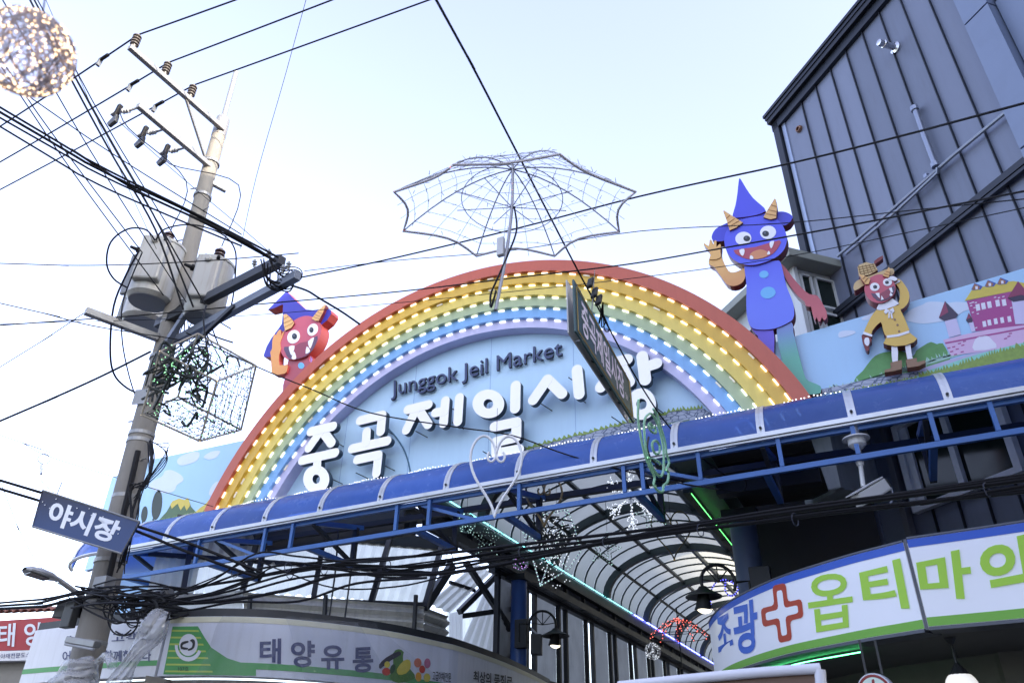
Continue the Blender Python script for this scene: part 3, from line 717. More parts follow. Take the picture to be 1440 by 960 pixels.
# --- red goblin peeking over the left of the arch; crop origin (360,400) at 6x
cr_ = lambda p: crop(p, 360, 400, 6.0)
gr = thing('goblin_figure', 'red horned goblin cut-out in a bent blue hat peeking over the arch on the left', 'figure', at(405, 545, 9.3))
YR = 9.25
redf = fm_('goblin_red', 'c0566a'); hat2 = fm_('goblin_hat_indigo', '3a3aa8'); arm2 = fm_('goblin_arm_orange', 'dc9a58'); body2 = fm_('goblin_body_plum', 'a8505e')
side2 = mat('figure_side_red', hexc('c05048'), 0.45, var=0.1)
slab('hat', cr_([(100,212),(258,54),(340,140),(420,210),(480,215),(600,203),(630,215),(636,245),(600,300),(545,345),(480,420),(330,470),(190,480),(130,610),(70,612),(64,595),(90,520),(130,450),(190,370),(218,330),(226,240),(228,165),(150,200)]), YR, 0.22, hat2, gr, 0, side=side2)
slab('head', cr_([(196,500),(215,430),(250,370),(310,310),(380,272),(450,265),(510,290),(545,340),(550,390),(530,460),(490,530),(440,585),(380,620),(310,632),(250,622),(215,580)]), YR - 0.04, 0.24, redf, gr, 3, side=side2)
mo_ = slab('mouth', cr_([(238,525),(330,520),(430,480),(518,430),(505,500),(470,560),(420,605),(330,632),(275,620),(248,575)]), YR - 0.046, 0.006, fm_('goblin_mouth_dark', '5c4460'), gr, 2)
slab('mouth_inside', cr_([(320,520),(430,480),(470,520),(430,590),(340,622)]), YR - 0.049, 0.003, fm_('goblin_throat', '8e3c52'), gr, 2)
for pts in ([(278,522),(325,516),(312,570),(298,596),(284,565)], [(440,478),(488,445),(470,510),(456,538),(446,520)], [(300,625),(318,562),(336,600),(334,628)], [(418,582),(428,522),(452,548),(450,570)]):
    slab('tooth', cr_(pts), YR - 0.053, 0.004, wht, mo_, 2, side=wht)
eye(cr_, YR - 0.048, gr, 316, 440, 50, 60, 8, -4, 0.55); eye(cr_, YR - 0.048, gr, 477, 380, 42, 54, -10, 2, 0.5)
hornpart(cr_, YR - 0.07, gr, [(232,252),(255,248),(300,290),(322,325),(300,362),(245,390),(235,340)], [((236,290),(275,268)), ((238,325),(300,296)), ((243,360),(314,322))])
hornpart(cr_, YR - 0.07, gr, [(582,165),(588,172),(565,235),(530,305),(500,305),(470,285),(520,222)], [((520,225),(560,248)), ((500,250),(548,272)), ((484,270),(538,292))])
slab('arm', cr_([(200,380),(212,390),(212,430),(228,398),(238,405),(205,490),(212,540),(195,600),(200,680),(265,672),(262,720),(240,750),(150,760),(130,720),(125,600),(120,570),(135,540),(138,470),(155,415),(165,430),(180,400)]), YR - 0.05, 0.14, arm2, gr, 2, 'orange raised arm and hand', side=side2)
slab('body', cr_([(265,670),(280,630),(340,620),(440,570),(445,640),(470,660),(470,700),(330,860),(226,900),(245,780)]), YR, 0.2, body2, gr, 2, side=side2)
slab('spot', cr_(ell(380, 683, 26, 27, 16)), YR - 0.005, 0.005, spot, gr, 0, side=spot)
slab('far_arm', cr_([(440,585),(462,600),(478,625),(470,660),(440,660)]), YR + 0.03, 0.1, fm_('goblin_lilac', 'b690d8'), gr, 0, side=side2)

# --- little goblin in a straw hat in front of the castle panel; crop origin (1180,355) at 5.336x
cs = lambda p: crop(p, 1180, 355, 5.336)
gs = thing('goblin_figure', 'small red goblin cut-out in a straw hat and yellow tunic before the castle scenery', 'figure', at(1258, 525, 8.95))
YS = 8.93
tan_ = fm_('tunic_mustard', 'd9b457'); straw = fm_('straw_hat', 'c9ad7c'); strawd = mat('straw_weave', hexc('8f7148'), 0.6); boot = fm_('boot_brown', '8a6a50'); lace = fm_('lace_white', 'e6e6f0')
slab('hat_brim', cs([(108,255),(120,225),(160,198),(240,170),(330,135),(385,118),(410,128),(408,160),(360,185),(260,210),(180,250),(135,280),(112,280)]), YS + 0.02, 0.13, straw, gs)
hc_ = slab('hat_crown', cs([(150,182),(138,110),(150,92),(205,72),(245,84),(262,80),(290,132),(230,165)]), YS + 0.005, 0.12, straw, gs, 0)
for k in range(5):
    a = (146 + k * 26, 100 - k * 4); b = (165 + k * 28, 178 - k * 9); obj('straw_line', MB().tube([at(*cs([a])[0], YS + 0.003), at(*cs([b])[0], YS + 0.003)], 0.004, 4), strawd, hc_)
for k in range(4):
    a = (142 + k * 4, 112 + k * 18); b = (262 + k * 8, 88 + k * 14); obj('straw_line', MB().tube([at(*cs([a])[0], YS + 0.003), at(*cs([b])[0], YS + 0.003)], 0.004, 4), strawd, hc_)
slab('ribbon', cs([(266,102),(262,66),(290,42),(328,22),(328,44),(300,66),(278,80)]), YS + 0.02, 0.09, maroon, gs, 0)
slab('head', cs([(190,285),(196,240),(225,195),(270,170),(320,165),(370,185),(410,220),(424,265),(415,310),(385,345),(330,375),(270,375),(215,340)]), YS - 0.03, 0.16, redf, gs, 3)
mo_ = slab('mouth', cs([(238,305),(310,308),(410,248),(415,290),(395,330),(340,362),(285,358)]), YS - 0.036, 0.006, fm_('goblin_mouth_dark', '5c4460'), gs, 2)
slab('mouth_inside', cs([(290,320),(372,278),(392,318),(340,352),(300,350)]), YS - 0.039, 0.003, fm_('goblin_throat', '8e3c52'), gs, 2)
for pts in ([(272,305),(302,302),(306,342),(290,330)], [(374,268),(395,262),(404,298),(388,296)], [(314,358),(318,322),(336,350)], [(378,320),(386,296),(402,318),(390,328)]):
    slab('tooth', cs(pts), YS - 0.043, 0.004, wht, mo_, 0, side=wht)
eye(cs, YS - 0.038, gs, 267, 257, 36, 31, 3, 0); eye(cs, YS - 0.038, gs, 363, 222, 34, 28, -4, 1)
hornpart(cs, YS - 0.055, gs, [(152,165),(160,164),(200,178),(234,200),(222,236),(198,238),(172,205)], [((176,200),(196,178)), ((190,222),(218,190))], 0.08)
hornpart(cs, YS - 0.055, gs, [(372,110),(378,114),(382,150),(374,186),(350,182),(328,174),(348,142)], [((350,140),(380,150)), ((338,160),(378,172))], 0.08)
slab('tunic', cs([(280,430),(330,408),(440,398),(465,440),(490,490),(515,550),(524,598),(440,625),(360,636),(330,580),(312,520),(250,585),(238,622),(185,612),(200,560),(235,490)]), YS, 0.12, tan_, gs, 2)
slab('sleeve', cs([(440,400),(455,345),(452,275),(430,240),(410,212),(452,198),(495,245),(524,300),(526,350),(505,395),(465,425)]), YS + 0.005, 0.11, tan_, gs, 2)
slab('cuff', cs([(412,226),(450,204),(460,218),(420,240)]), YS - 0.004, 0.06, lace, gs, 0)
slab('glove', cs([(365,195),(385,178),(415,180),(438,198),(420,214),(396,206),(372,205)]), YS - 0.045, 0.05, lace, gs, 2)
slab('cuff', cs([(184,592),(250,616),(246,632),(178,612)]), YS - 0.004, 0.06, lace, gs, 0)
slab('hand', cs([(170,640),(176,615),(236,630),(242,665),(226,680),(224,730),(205,736),(190,700),(178,668)]), YS + 0.01, 0.10, maroon, gs, 2)
slab('glove', cs([(196,640),(222,640),(228,680),(215,700),(196,690),(188,665)]), YS + 0.004, 0.02, lace, gs, 2)
slab('collar', cs([(280,420),(305,372),(360,355),(400,345),(452,382),(420,400),(350,425),(310,432),(290,430)]), YS - 0.006, 0.03, lace, gs, 0)
for a in ([(375,430),(350,420),(336,445),(350,462),(372,440)], [(378,430),(405,412),(415,440),(400,455),(380,440)], [(372,438),(368,490),(378,492),(382,440)], [(382,438),(392,494),(404,492),(394,440)]):
    slab('bow', cs(a), YS - 0.012, 0.008, lace, gs, 0, side=lace)
for (u, v) in ((418, 503), (438, 542), (450, 590)): slab('button', cs(ell(u, v, 9, 8, 12)), YS - 0.006, 0.006, boot, gs, 0)
slab('belt', cs([(356,622),(440,612),(524,585),(528,602),(450,628),(360,640)]), YS - 0.006, 0.02, lace, gs, 0, side=lace)
slab('skirt', cs([(355,635),(440,622),(526,598),(560,625),(586,645),(560,672),(500,695),(420,702),(360,692),(332,680)]), YS + 0.0, 0.13, tan_, gs, 0)
slab('leg', cs([(392,700),(436,700),(442,750),(440,815),(400,820),(394,770)]), YS + 0.02, 0.08, lace, gs, 0); slab('leg', cs([(494,692),(535,684),(542,740),(552,795),(512,800),(500,740)]), YS + 0.02, 0.08, lace, gs, 0)
slab('boot', cs([(384,826),(425,815),(470,806),(472,850),(468,875),(400,890),(342,898),(340,882),(392,866)]), YS - 0.005, 0.12, boot, gs, 0); slab('boot', cs([(500,805),(545,797),(582,790),(585,822),(645,806),(650,826),(600,850),(512,864)]), YS - 0.005, 0.12, boot, gs, 0)
# ------------------------------------------------------------------ arcade vault
VX, VA, VZ, VB = -4.28, 1.92, 5.7, 1.07
AY0, BAY, NB = 11.6, 3.3, 8
arcade = thing('arcade_roof', 'barrel vaulted arcade roof with dark ribs and frosted panels', 'arcade roof', (VX, AY0, 5.0))
greenst = mat('rib_steel', (0.05, 0.07, 0.075), 0.45, 0.3, 0.15, 5, dirt=0.2)
frost = translucent('frosted_panel', (0.40, 0.405, 0.36), 0.72, 0.35, dirt=0.15)
def vp(a, y, r=0.0):
    return Vector((VX - (VA + r) * math.cos(a), y, VZ + (VB + r) * math.sin(a)))
PUR = [math.radians(x) for x in (0, 37, 68, 98, 128, 155, 180)]
SUBN = 5
meshes = []
for i in range(6):
    mb = MB(); rows = []
    for y in (0.001, BAY / SUBN - 0.001):
        rows.append([vp(PUR[i] + (PUR[i + 1] - PUR[i]) * k / 5, y, 0.05) - Vector((VX, 0, VZ)) for k in range(6)])
    mb.sheet(rows); o = obj('roof_panel', mb, frost, smooth=True); meshes.append(o.data); bpy.data.objects.remove(o)
for bidx in range(NB):
    y0 = AY0 + bidx * BAY
    # main rib
    mb = MB(); N = 28
    for (r0, r1, w) in ((-0.14, 0.02, 0.07),):
        rows = []
        for k in range(N + 1):
            a = math.pi * k / N
            rows.append([vp(a, y0 - w, r1), vp(a, y0 - w, r0), vp(a, y0 + w, r0), vp(a, y0 + w, r1)])
        mb.sheet(rows)
    obj('main_rib', mb, greenst, arcade)
    for s_ in range(SUBN):
        ys = y0 + s_ * BAY / SUBN
        if s_:
            obj('minor_rib', MB().tube([vp(math.pi * k / 22, ys, 0.02) for k in range(23)], 0.022, 4), greenst, arcade)
        if bidx < 7:
            for i in range(6): lnk(meshes[i], 'roof_panel', arcade, (VX, ys, VZ))
    if bidx == 0:
        for s_ in (1, 2, 3):
            ys = y0 - s_ * BAY / SUBN
            obj('minor_rib', MB().tube([vp(math.pi * k / 22, ys, 0.02) for k in range(23)], 0.022, 4), greenst, arcade)
            for i in range(6): lnk(meshes[i], 'roof_panel', arcade, (VX, ys, VZ))
mb = MB()
mb.sheet([[vp(math.pi * k / 24, y, 0.052) for k in range(25)] for y in (AY0 + 7 * BAY + 0.01, AY0 + NB * BAY)])
obj('far_panels', mb, frost, arcade)
y1 = AY0 + NB * BAY
for a in PUR[1:-1]:
    p = vp(a, 0, -0.03); obj('purlin', MB().bar((p.x, AY0 - 1.9, p.z), (p.x, y1, p.z), 0.07, 0.09, (math.cos(math.pi - a), 0, math.sin(a))), greenst, arcade)
# gutter beams both sides
for sgn, nm in ((-1, 'left'), (1, 'right')):
    x = VX + sgn * (VA + 0.10)
    obj('gutter_beam', MB().bar((x, AY0 - 1.4, VZ - 0.12), (x, y1, VZ - 0.12), 0.14, 0.2).bar((x + sgn * 0.1, AY0 - 1.4, VZ - 0.42), (x + sgn * 0.1, y1, VZ - 0.42), 0.2, 0.14), darkst, arcade)
    obj('gutter_fascia', MB().box((x + sgn * 0.13, AY0 - 1.4, VZ - 0.5), (x + sgn * 0.15, y1, VZ + 0.12)), darkst, arcade)
    for k in range(int((y1 - AY0) / 1.1)):
        y = AY0 + k * 1.1
        obj('gutter_bracket', MB().bar((x + sgn * 0.06, y, VZ - 0.22), (x + sgn * 0.06, y, VZ - 0.5), 0.06, 0.1), darkst, arcade)
# LED light lines along the left gutter (cyan at the mouth, blue further in) and green lines on the right beam
cy = mat('led_line_cyan', (0.3, 0.6, 0.6), 0.4, var=0, emit=(0.25, 0.95, 1.0), estr=0.55); bl = mat('led_line_blue', (0.2, 0.2, 0.7), 0.4, var=0, emit=(0.12, 0.14, 1.0), estr=2.2)
gn = mat('led_line_green', (0.2, 0.6, 0.2), 0.4, var=0, emit=(0.1, 0.9, 0.15), estr=1.0)
xg = VX - VA + 0.0
obj('led_line', MB().box((xg - 0.01, 10.4, VZ + 0.02), (xg + 0.008, 20.4, VZ + 0.034)), cy, arcade)['label'] = 'cyan light line along the left gutter'
obj('led_line', MB().box((xg - 0.02, 20.6, VZ + 0.02), (xg + 0.01, 37, VZ + 0.04)), bl, arcade)['label'] = 'blue light line along the left gutter'
xg = VX + VA
obj('led_line', MB().box((xg + 0.28, 9.9, VZ - 0.62), (xg + 0.287, 12.6, VZ - 0.614)), gn, arcade)['label'] = 'green light line on the right beam'
obj('valley_beam', MB().bar((VX + VA + 0.42, 8.9, VZ - 0.25), (VX + VA + 0.42, 22, VZ - 0.25), 0.3, 0.5), mat('beam_green_grey', (0.10, 0.16, 0.12), 0.5, 0.1, 0.15, dirt=0.3), arcade)
# columns
colm = mat('column_blue', hexc('33589a'), 0.38, 0.05, 0.1, 4, dirt=0.2, bump=0.04)
colg = mat('column_grey', hexc('4c5a74'), 0.42, 0.05, 0.1, 4, dirt=0.25, bump=0.04)
pc = at(730, 817, 13.6)
def column(name, label, x, y, top, r, m_):
    t = thing(name, label, 'column', (x, y, 0))
    obj('shaft', MB().lathe([(r, 0.25), (r, top)], (x, y, 0), n=24), m_, t, smooth=True)
    obj('base_plate', MB().box((x - 1.5 * r, y - 1.5 * r, 0), (x + 1.5 * r, y + 1.5 * r, 0.25)), darkst, t)
    obj('cap_plate', MB().box((x - 1.3 * r, y - 1.3 * r, top), (x + 1.3 * r, y + 1.3 * r, top + 0.1)), darkst, t)
    obj('junction_box', MB().box((x + 0.03, y - r - 0.1, top - 1.25), (x + r + 0.12, y - r + 0.05, top - 0.75)), darkst, t, bevel=0.01)
column('arcade_column', 'blue round steel column at the left mouth of the arcade', pc.x, 13.6, pc.z, 0.155, colm)
pr = at(1052, 790, 11.2)
column('arcade_column', 'grey round steel column at the right mouth of the arcade behind the pharmacy sign', pr.x, 11.2, 5.05, 0.19, colg)

# ------------------------------------------------------------------ left side of the arcade: posts and corrugated sheets
corr = mat('corrugated_grey', (0.32, 0.33, 0.33), 0.5, 0.25, 0.15, 3, dirt=0.55, dirtcol=(0.09, 0.085, 0.08), streak=True)
def corrugated(a, b, up, pitch=0.09, amp=0.018, n_up=1, phase=0.0):
    """corrugated sheet spanned by a->b (across the ribs) and vector up (along the ribs)"""
    a, b, up = Vector(a), Vector(b), Vector(up); d = b - a; L = d.length; nrm = d.cross(up).normalized(); K = max(4, int(L / pitch * 4)); mb = MB(); rows = []
    for j in range(n_up + 1):
        rows.append([a + d * (k / K) + up * (j / n_up) + nrm * (amp * math.sin(2 * math.pi * (L * k / K) / pitch + phase)) for k in range(K + 1)])
    return mb.sheet(rows)
sidesheet = translucent('side_sheet_grey', (0.34, 0.34, 0.33), 0.55, 0.5, dirt=0.35)
lw = thing('arcade_side_wall', 'grey corrugated side wall with steel posts along the left of the arcade', 'wall', (-6.75, 13, 0))
Rr = random.Random(5); y = 13.2; k = 0
while y < 36:
    w = 1.3 if k % 2 == 0 else 0.42
    obj('post', MB().bar((-6.62, y, 0), (-6.62, y, 5.2), 0.09, 0.09, (0, 1, 0)), darkst, lw)
    obj('corrugated_sheet', corrugated((-6.68, y + 0.06, 0.0), (-6.68, y + w - (0.13 if k % 4 == 1 else 0.03), 0.0), (0, 0, 5.18), 0.1, 0.012), sidesheet, lw, smooth=True)
    obj('rail', MB().bar((-6.64, y + 0.05, 3.55), (-6.64, y + w - 0.05, 3.55), 0.05, 0.06), darkst, lw)
    y += w; k += 1
obj('top_rail', MB().bar((-6.6, 12.9, 5.25), (-6.6, y, 5.25), 0.14, 0.2), darkst, lw)
# right side wall and far end of the arcade
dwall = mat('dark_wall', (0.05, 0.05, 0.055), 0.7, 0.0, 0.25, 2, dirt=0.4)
rw = thing('arcade_shop_row', 'dark shop fronts along the right side of the arcade', 'wall', (-1.6, 20, 0))
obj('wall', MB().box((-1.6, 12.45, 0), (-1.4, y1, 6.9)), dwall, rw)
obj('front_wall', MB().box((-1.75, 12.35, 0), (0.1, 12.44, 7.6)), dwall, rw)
# ------------------------------------------------------------------ left shop: curved fascia sign path
def path_xy(top_px, z):
    px = catmull([Vector((x, y, 0)) for x, y in top_px], 4, False)
    return [Vector((q.x, q.y, 0)) for q in (atz(p.x, p.y, z) for p in px)]
def onpath(px, py, path, off=0.0):
    r = ray(px, py)
    for a, b in zip(path, path[1:]):
        d = b - a; den = r.x * d.y - r.y * d.x
        if abs(den) < 1e-9: continue
        s = (r.y * a.x - r.x * a.y) / den
        if -1e-6 <= s <= 1 + 1e-6:
            p = a + d * s; t = (p.x * r.x + p.y * r.y) / (r.x * r.x + r.y * r.y)
            if t > 0:
                n = Vector((d.y, -d.x, 0)).normalized()
                return Vector((p.x, p.y, EYE.z + r.z * t)) + n * off
    return None
def pathwall(path, z0, z1, off=0.0, thick=0.0, zf=None):
    """upright strip along a path, thickness away from the viewer"""
    mb = MB(); N = len(path); nn = []
    for i in range(N):
        d = (path[min(i + 1, N - 1)] - path[max(i - 1, 0)]).normalized(); nn.append(Vector((d.y, -d.x, 0)))
    f = [p + n * off for p, n in zip(path, nn)]
    if thick <= 0:
        mb.sheet([[p + Vector((0, 0, z0)) for p in f], [p + Vector((0, 0, z1)) for p in f]])
    else:
        bk = [p - n * thick for p, n in zip(f, nn)]
        mb.sheet([[p + Vector((0, 0, z1)) for p in bk], [p + Vector((0, 0, z1)) for p in f], [p + Vector((0, 0, z0)) for p in f], [p + Vector((0, 0, z0)) for p in bk], [p + Vector((0, 0, z1)) for p in bk]])
        for q in (0, N - 1):
            mb.add([f[q] + Vector((0, 0, z0)), f[q] + Vector((0, 0, z1)), bk[q] + Vector((0, 0, z1)), bk[q] + Vector((0, 0, z0))], [(0, 1, 2, 3)])
    return mb
def sub_path(path, i0, i1): return path[i0 * 4:i1 * 4 + 1]
LZ1, LZ0 = 3.4, 2.73
lpx = [(50, 886), (90, 881), (140, 876), (190, 871), (236, 868), (240, 867.5), (300, 866), (360, 867), (420, 871), (500, 880), (560, 889), (620, 902), (645, 908), (700, 927), (742, 945), (775, 962)]
LP_ = path_xy(lpx, LZ1)
signw = mat('sign_white', hexc('d8dae0'), 0.42, var=0.06, vscale=2, dirt=0.25, dirtcol=(0.25, 0.24, 0.22), streak=True)
signw2 = mat('sign_white_cool', hexc('cdd2de'), 0.42, var=0.06, vscale=2, dirt=0.2, dirtcol=(0.25, 0.24, 0.22), streak=True)
sgreen = mat('sign_green', hexc('4f9a58'), 0.45, var=0.08); sgreend = mat('sign_green_stripe', hexc('a9bf5a'), 0.45, var=0.08); snavy = mat('sign_navy', hexc('37406e'), 0.45, var=0.08); sblack = mat('sign_black', hexc('2b2b2e'), 0.5)
cream = mat('sign_cream', hexc('cfcdb4'), 0.45, var=0.06, dirt=0.15)
ls = thing('shop_fascia_sign', 'white curved shop sign with blue Hangul letters half wrapped in clear plastic', 'shop sign', (-6.5, 8.2, LZ0))
pA, pB, pC = sub_path(LP_, 5, 12), sub_path(LP_, 12, 15), sub_path(LP_, 0, 4)
obj('panel', pathwall(pA, LZ0, LZ1, 0, 0.2), signw2, ls)
obj('panel', pathwall(pB, LZ0, LZ1, 0, 0.2), signw, ls)
def stripe(name, path, z0, z1, m_, parent, off=0.004): return obj(name, pathwall(path, z0, z1, off), m_, parent)
stripe('top_band', pA, LZ1 - 0.07, LZ1 - 0.004, cream, ls); stripe('top_band', pB, LZ1 - 0.07, LZ1 - 0.004, cream, ls)
stripe('green_stripe', sub_path(LP_, 6, 12), LZ0 + 0.08, LZ0 + 0.15, sgreen, ls); stripe('green_stripe', pB, LZ0 + 0.08, LZ0 + 0.15, sgreen, ls)
def ptext(name, s, quad, m_, parent, path, off=0.008, bold=0.0, space=1.0, **k):
    """letters on an upright sign face; quad = photo corners ll, lr, ur, ul"""
    (a, b, c, d) = [Vector((x, y, 0)) for x, y in quad]
    def fn(u, v):
        p = (a * (1 - u) + b * u) * (1 - v) + (d * (1 - u) + c * u) * v
        return onpath(p.x, p.y, path, off) or Vector((0, 0, -5))
    return text(name, s, fn, m_, parent, bold=bold, space=space, **k)
def pflat(name, pts, m_, parent, path, off=0.006, sub=0):
    P = [Vector((x, y, 0)) for x, y in pts]
    if sub: P = catmull(P, sub)
    bm = bmesh.new(); bm.faces.new([bm.verts.new(p) for p in P])
    x0, x1 = min(p.x for p in P), max(p.x for p in P); n = int((x1 - x0) / 6) + 1
    for k in range(1, n):
        g_ = bm.verts[:] + bm.edges[:] + bm.faces[:]
        bmesh.ops.bisect_plane(bm, geom=g_, plane_co=(x0 + (x1 - x0) * k / n, 0, 0), plane_no=(1, 0, 0))
    bm.verts.index_update()
    vs = [onpath(v.co.x, v.co.y, path, off) or Vector((0, 0, -5)) for v in bm.verts]; fs = [tuple(v.index for v in f.verts) for f in bm.faces]; bm.free()
    return obj(name, MB().add(vs, fs), m_, parent, fix=False)
c5 = lambda p: crop(p, 360, 720, 4); c0 = lambda p: crop(p, 0, 720, 4)
for ch, qd in (('태', [(20, 848), (140, 852), (142, 708), (22, 712)]), ('양', [(195, 868), (330, 872), (330, 720), (195, 722)]), ('유', [(365, 884), (495, 882), (495, 745), (365, 748)]), ('통', [(540, 902), (660, 897), (655, 755), (545, 760)])):
    ptext('lettering', ch, c5(qd), snavy, ls, LP_, bold=0.028)
ptext('small_lettering', '고급야채전문', c5([(990, 945), (1095, 955), (1095, 902), (990, 890)]), sblack, ls, LP_, bold=0.01)
ptext('lettering', '최상의 품질로', c5([(1220, 948), (1440, 1000), (1440, 920), (1220, 888)]), sblack, ls, LP_, bold=0.02)
# vegetables and fruit print
vg = mat('print_leaf', hexc('4f7a34'), 0.5, var=0.25, vscale=30); vy = mat('print_squash', hexc('d0c04a'), 0.5, var=0.15, vscale=20); vr = mat('print_tomato', hexc('c0402e'), 0.5, var=0.1); ve = mat('print_eggplant', hexc('2a2430'), 0.4); vpn = mat('print_onion', hexc('b0708a'), 0.5, var=0.2, vscale=40); vo = mat('print_orange', hexc('d89a2c'), 0.5, var=0.1)
pflat('leaf_print', c5([(770,790),(800,768),(830,785),(825,830),(890,910),(880,940),(800,958),(750,930),(770,860)]), vg, ls, LP_, 0.006, 2)
pflat('squash_print', c5([(790,880),(830,832),(862,830),(868,870),(840,905),(800,912)]), vy, ls, LP_, 0.009, 2)
pflat('eggplant_print', c5([(690,855),(730,815),(800,780),(812,800),(760,830),(715,865),(695,880)]), ve, ls, LP_, 0.010, 2)
pflat('tomato_print', c5(ell(730, 895, 24, 22)), vr, ls, LP_, 0.011); pflat('pepper_print', c5(ell(735, 855, 16, 18)), vy, ls, LP_, 0.013)
pflat('cucumber_print', c5(ell(765, 880, 14, 28, 18, 0.3)), mat('print_cucumber', hexc('2f4a2c'), 0.5), ls, LP_, 0.012)
pflat('apple_print', c5(ell(908, 845, 21, 26)), mat('print_apple', hexc('d07a5e'), 0.5, var=0.2, vscale=30), ls, LP_, 0.006); pflat('strawberry_print', c5(ell(932, 882, 17, 22)), vr, ls, LP_, 0.009)
pflat('grape_print', c5(ell(962, 848, 18, 28)), vpn, ls, LP_, 0.006); pflat('mango_print', c5(ell(912, 924, 17, 26)), vo, ls, LP_, 0.006); pflat('lemon_print', c5(ell(960, 928, 19, 24)), vy, ls, LP_, 0.006)
# emblem block
pflat('emblem_ground', c0([(972,642),(1115,640),(1150,700),(1190,760),(1280,820),(1440,870),(1440,918),(920,910)]), sgreen, ls, LP_, 0.005)
for k in range(7):
    v = 660 + 38 * k; pflat('emblem_line', c0([(968 - k * 6, v), (1118 + k * 13, v + 2), (1122 + k * 13, v + 12), (966 - k * 6, v + 10)]), sgreend, ls, LP_, 0.007)
pflat('emblem_face', c0(ell(1062, 745, 52, 62, 28, 0.1)), mat('sign_pure_white', hexc('d6dae4'), 0.45), ls, LP_, 0.009)
for pts in ([(1018,742),(1030,728),(1060,722),(1062,732),(1036,742),(1030,756),(1060,762),(1056,772),(1022,768)], [(1070,722),(1084,712),(1098,720),(1100,742),(1094,762),(1080,774),(1060,778),(1062,768),(1080,760),(1086,740),(1080,728)]):
    pflat('emblem_eye', c0(pts), sblack, ls, LP_, 0.012, 2)
sm = []
for k in range(13):
    a = math.radians(185 - 165 * k / 12); sm.append((1062 + 76 * math.cos(a), 752 + 86 * math.sin(a)))
sm2 = [(1062 + 60 * math.cos(math.radians(185 - 165 * k / 12)), 752 + 62 * math.sin(math.radians(185 - 165 * k / 12))) for k in range(12, -1, -1)]
pflat('emblem_smile', c0(sm + sm2), mat('sign_pure_white', hexc('d6dae4'), 0.45), ls, LP_, 0.010)
ptext('unit_number', '107호', c0([(1005, 890), (1065, 892), (1065, 868), (1005, 866)]), sblack, ls, LP_, 0.012)
# slogan panel to its left, behind the pole
ss = thing('slogan_sign', 'white slogan sign with dark Hangul lines behind the foot of the utility pole', 'shop sign', (-8.8, 6.6, LZ0))
obj('panel', pathwall(pC, LZ0, LZ1, 0, 0.2), signw, ss)
stripe('green_stripe', pC, LZ0 + 0.12, LZ0 + 0.18, sgreen, ss)
ptext('lettering', '시장은 고객과', c0([(370, 745), (860, 722), (862, 668), (374, 690)]), snavy, ss, LP_, 0.008, 0.012)
ptext('lettering', '어려움도 함께합니다', c0([(352, 842), (852, 838), (852, 772), (356, 778)]), snavy, ss, LP_, 0.008, 0.012)
# building behind the fascia
lb = thing('corner_shop', 'low shop building under the curved white sign at the left', 'building', (-8.2, 9.0, 0))
pw = [p + Vector((-0.12, 0.16, 0)) for p in LP_]
obj('wall', pathwall(LP_, 0, 2.7, -0.12, 0.2), mat('concrete_wall', (0.26, 0.25, 0.23), 0.85, 0, 0.2, 2, 0.2, 40, 0.4), lb)
obj('ledge', pathwall(LP_, LZ1 + 0.004, LZ1 + 0.10, -0.03, 0.5), darkst, lb)
# red sign further left
RSO = Vector((-11.6, 7.0, 0)); rn = Vector((0.45, -0.89, 0)); ru = Vector((0.89, 0.45, 0))
rsp = [RSO + ru * t for t in (-3.0, 0, 2.6)]
def pl3(px, py): return atpl(px, py, RSO, rn)
rs_ = thing('red_shop_sign', 'red shop sign with white Hangul letters at the far left', 'shop sign', pl3(40, 930))
RED = mat('sign_red', hexc('a03038'), 0.42, var=0.08, dirt=0.15)
a, b, c_, d_ = pl3(-60, 876), pl3(92, 866), pl3(84, 912), pl3(-60, 916)
def quadbox(name, q, th, m_, parent, **k): return obj(name, MB().prism(q, Vector((-rn.x, -rn.y, 0)) * th), m_, parent, **k)
quadbox('red_panel', [d_, c_, b, a], 0.15, RED, rs_)
e_, f_ = pl3(78, 927), pl3(-60, 930)
quadbox('white_strip', [f_ + rn * 0.004, e_ + rn * 0.004, pl3(84, 912.5) + rn * 0.004, pl3(-60, 916.5) + rn * 0.004], 0.14, signw, rs_)
def pl3o(px, py, o=0.012): return pl3(px, py) + rn * o
text('lettering', '태', quadfn(*[pl3o(*p) for p in c0([(-12, 758), (82, 755), (92, 622), (-8, 628)])]), mat('sign_pure_white', hexc('d6dae4'), 0.45), rs_, bold=0.02)
text('lettering', '양', quadfn(*[pl3o(*p) for p in c0([(135, 752), (240, 750), (248, 618), (140, 620)])]), MATS['sign_pure_white'], rs_, bold=0.02)
text('lettering', '유', quadfn(*[pl3o(*p) for p in c0([(290, 750), (345, 748), (350, 610), (292, 612)])]), MATS['sign_pure_white'], rs_, bold=0.02)
text('small_lettering', '야채전문도소매점 T.46', quadfn(*[pl3o(*p, 0.01) for p in c0([(4, 824), (296, 806), (298, 778), (6, 796)])]), snavy, rs_, bold=0.008)
rb = thing('left_shop_building', 'grey shop wall with a weathered tile coping behind the red sign', 'building', pl3(30, 950))
obj('wall', MB().prism([pl3(-80, 1400) - rn * 0.16, pl3(95, 1400) - rn * 0.16, pl3(95, 866) - rn * 0.16, pl3(-80, 872) - rn * 0.16], -rn * 0.3), MATS['concrete_wall'], rb)
for p in ((-80, 872), ): pass
tiles = mat('old_tile', hexc('8a5a4a'), 0.8, 0, 0.2, 6, 0.1, 40, 0.3)
ta, tb = pl3(-80, 866) - rn * 0.1, pl3(95, 859) - rn * 0.1
n_t = 16
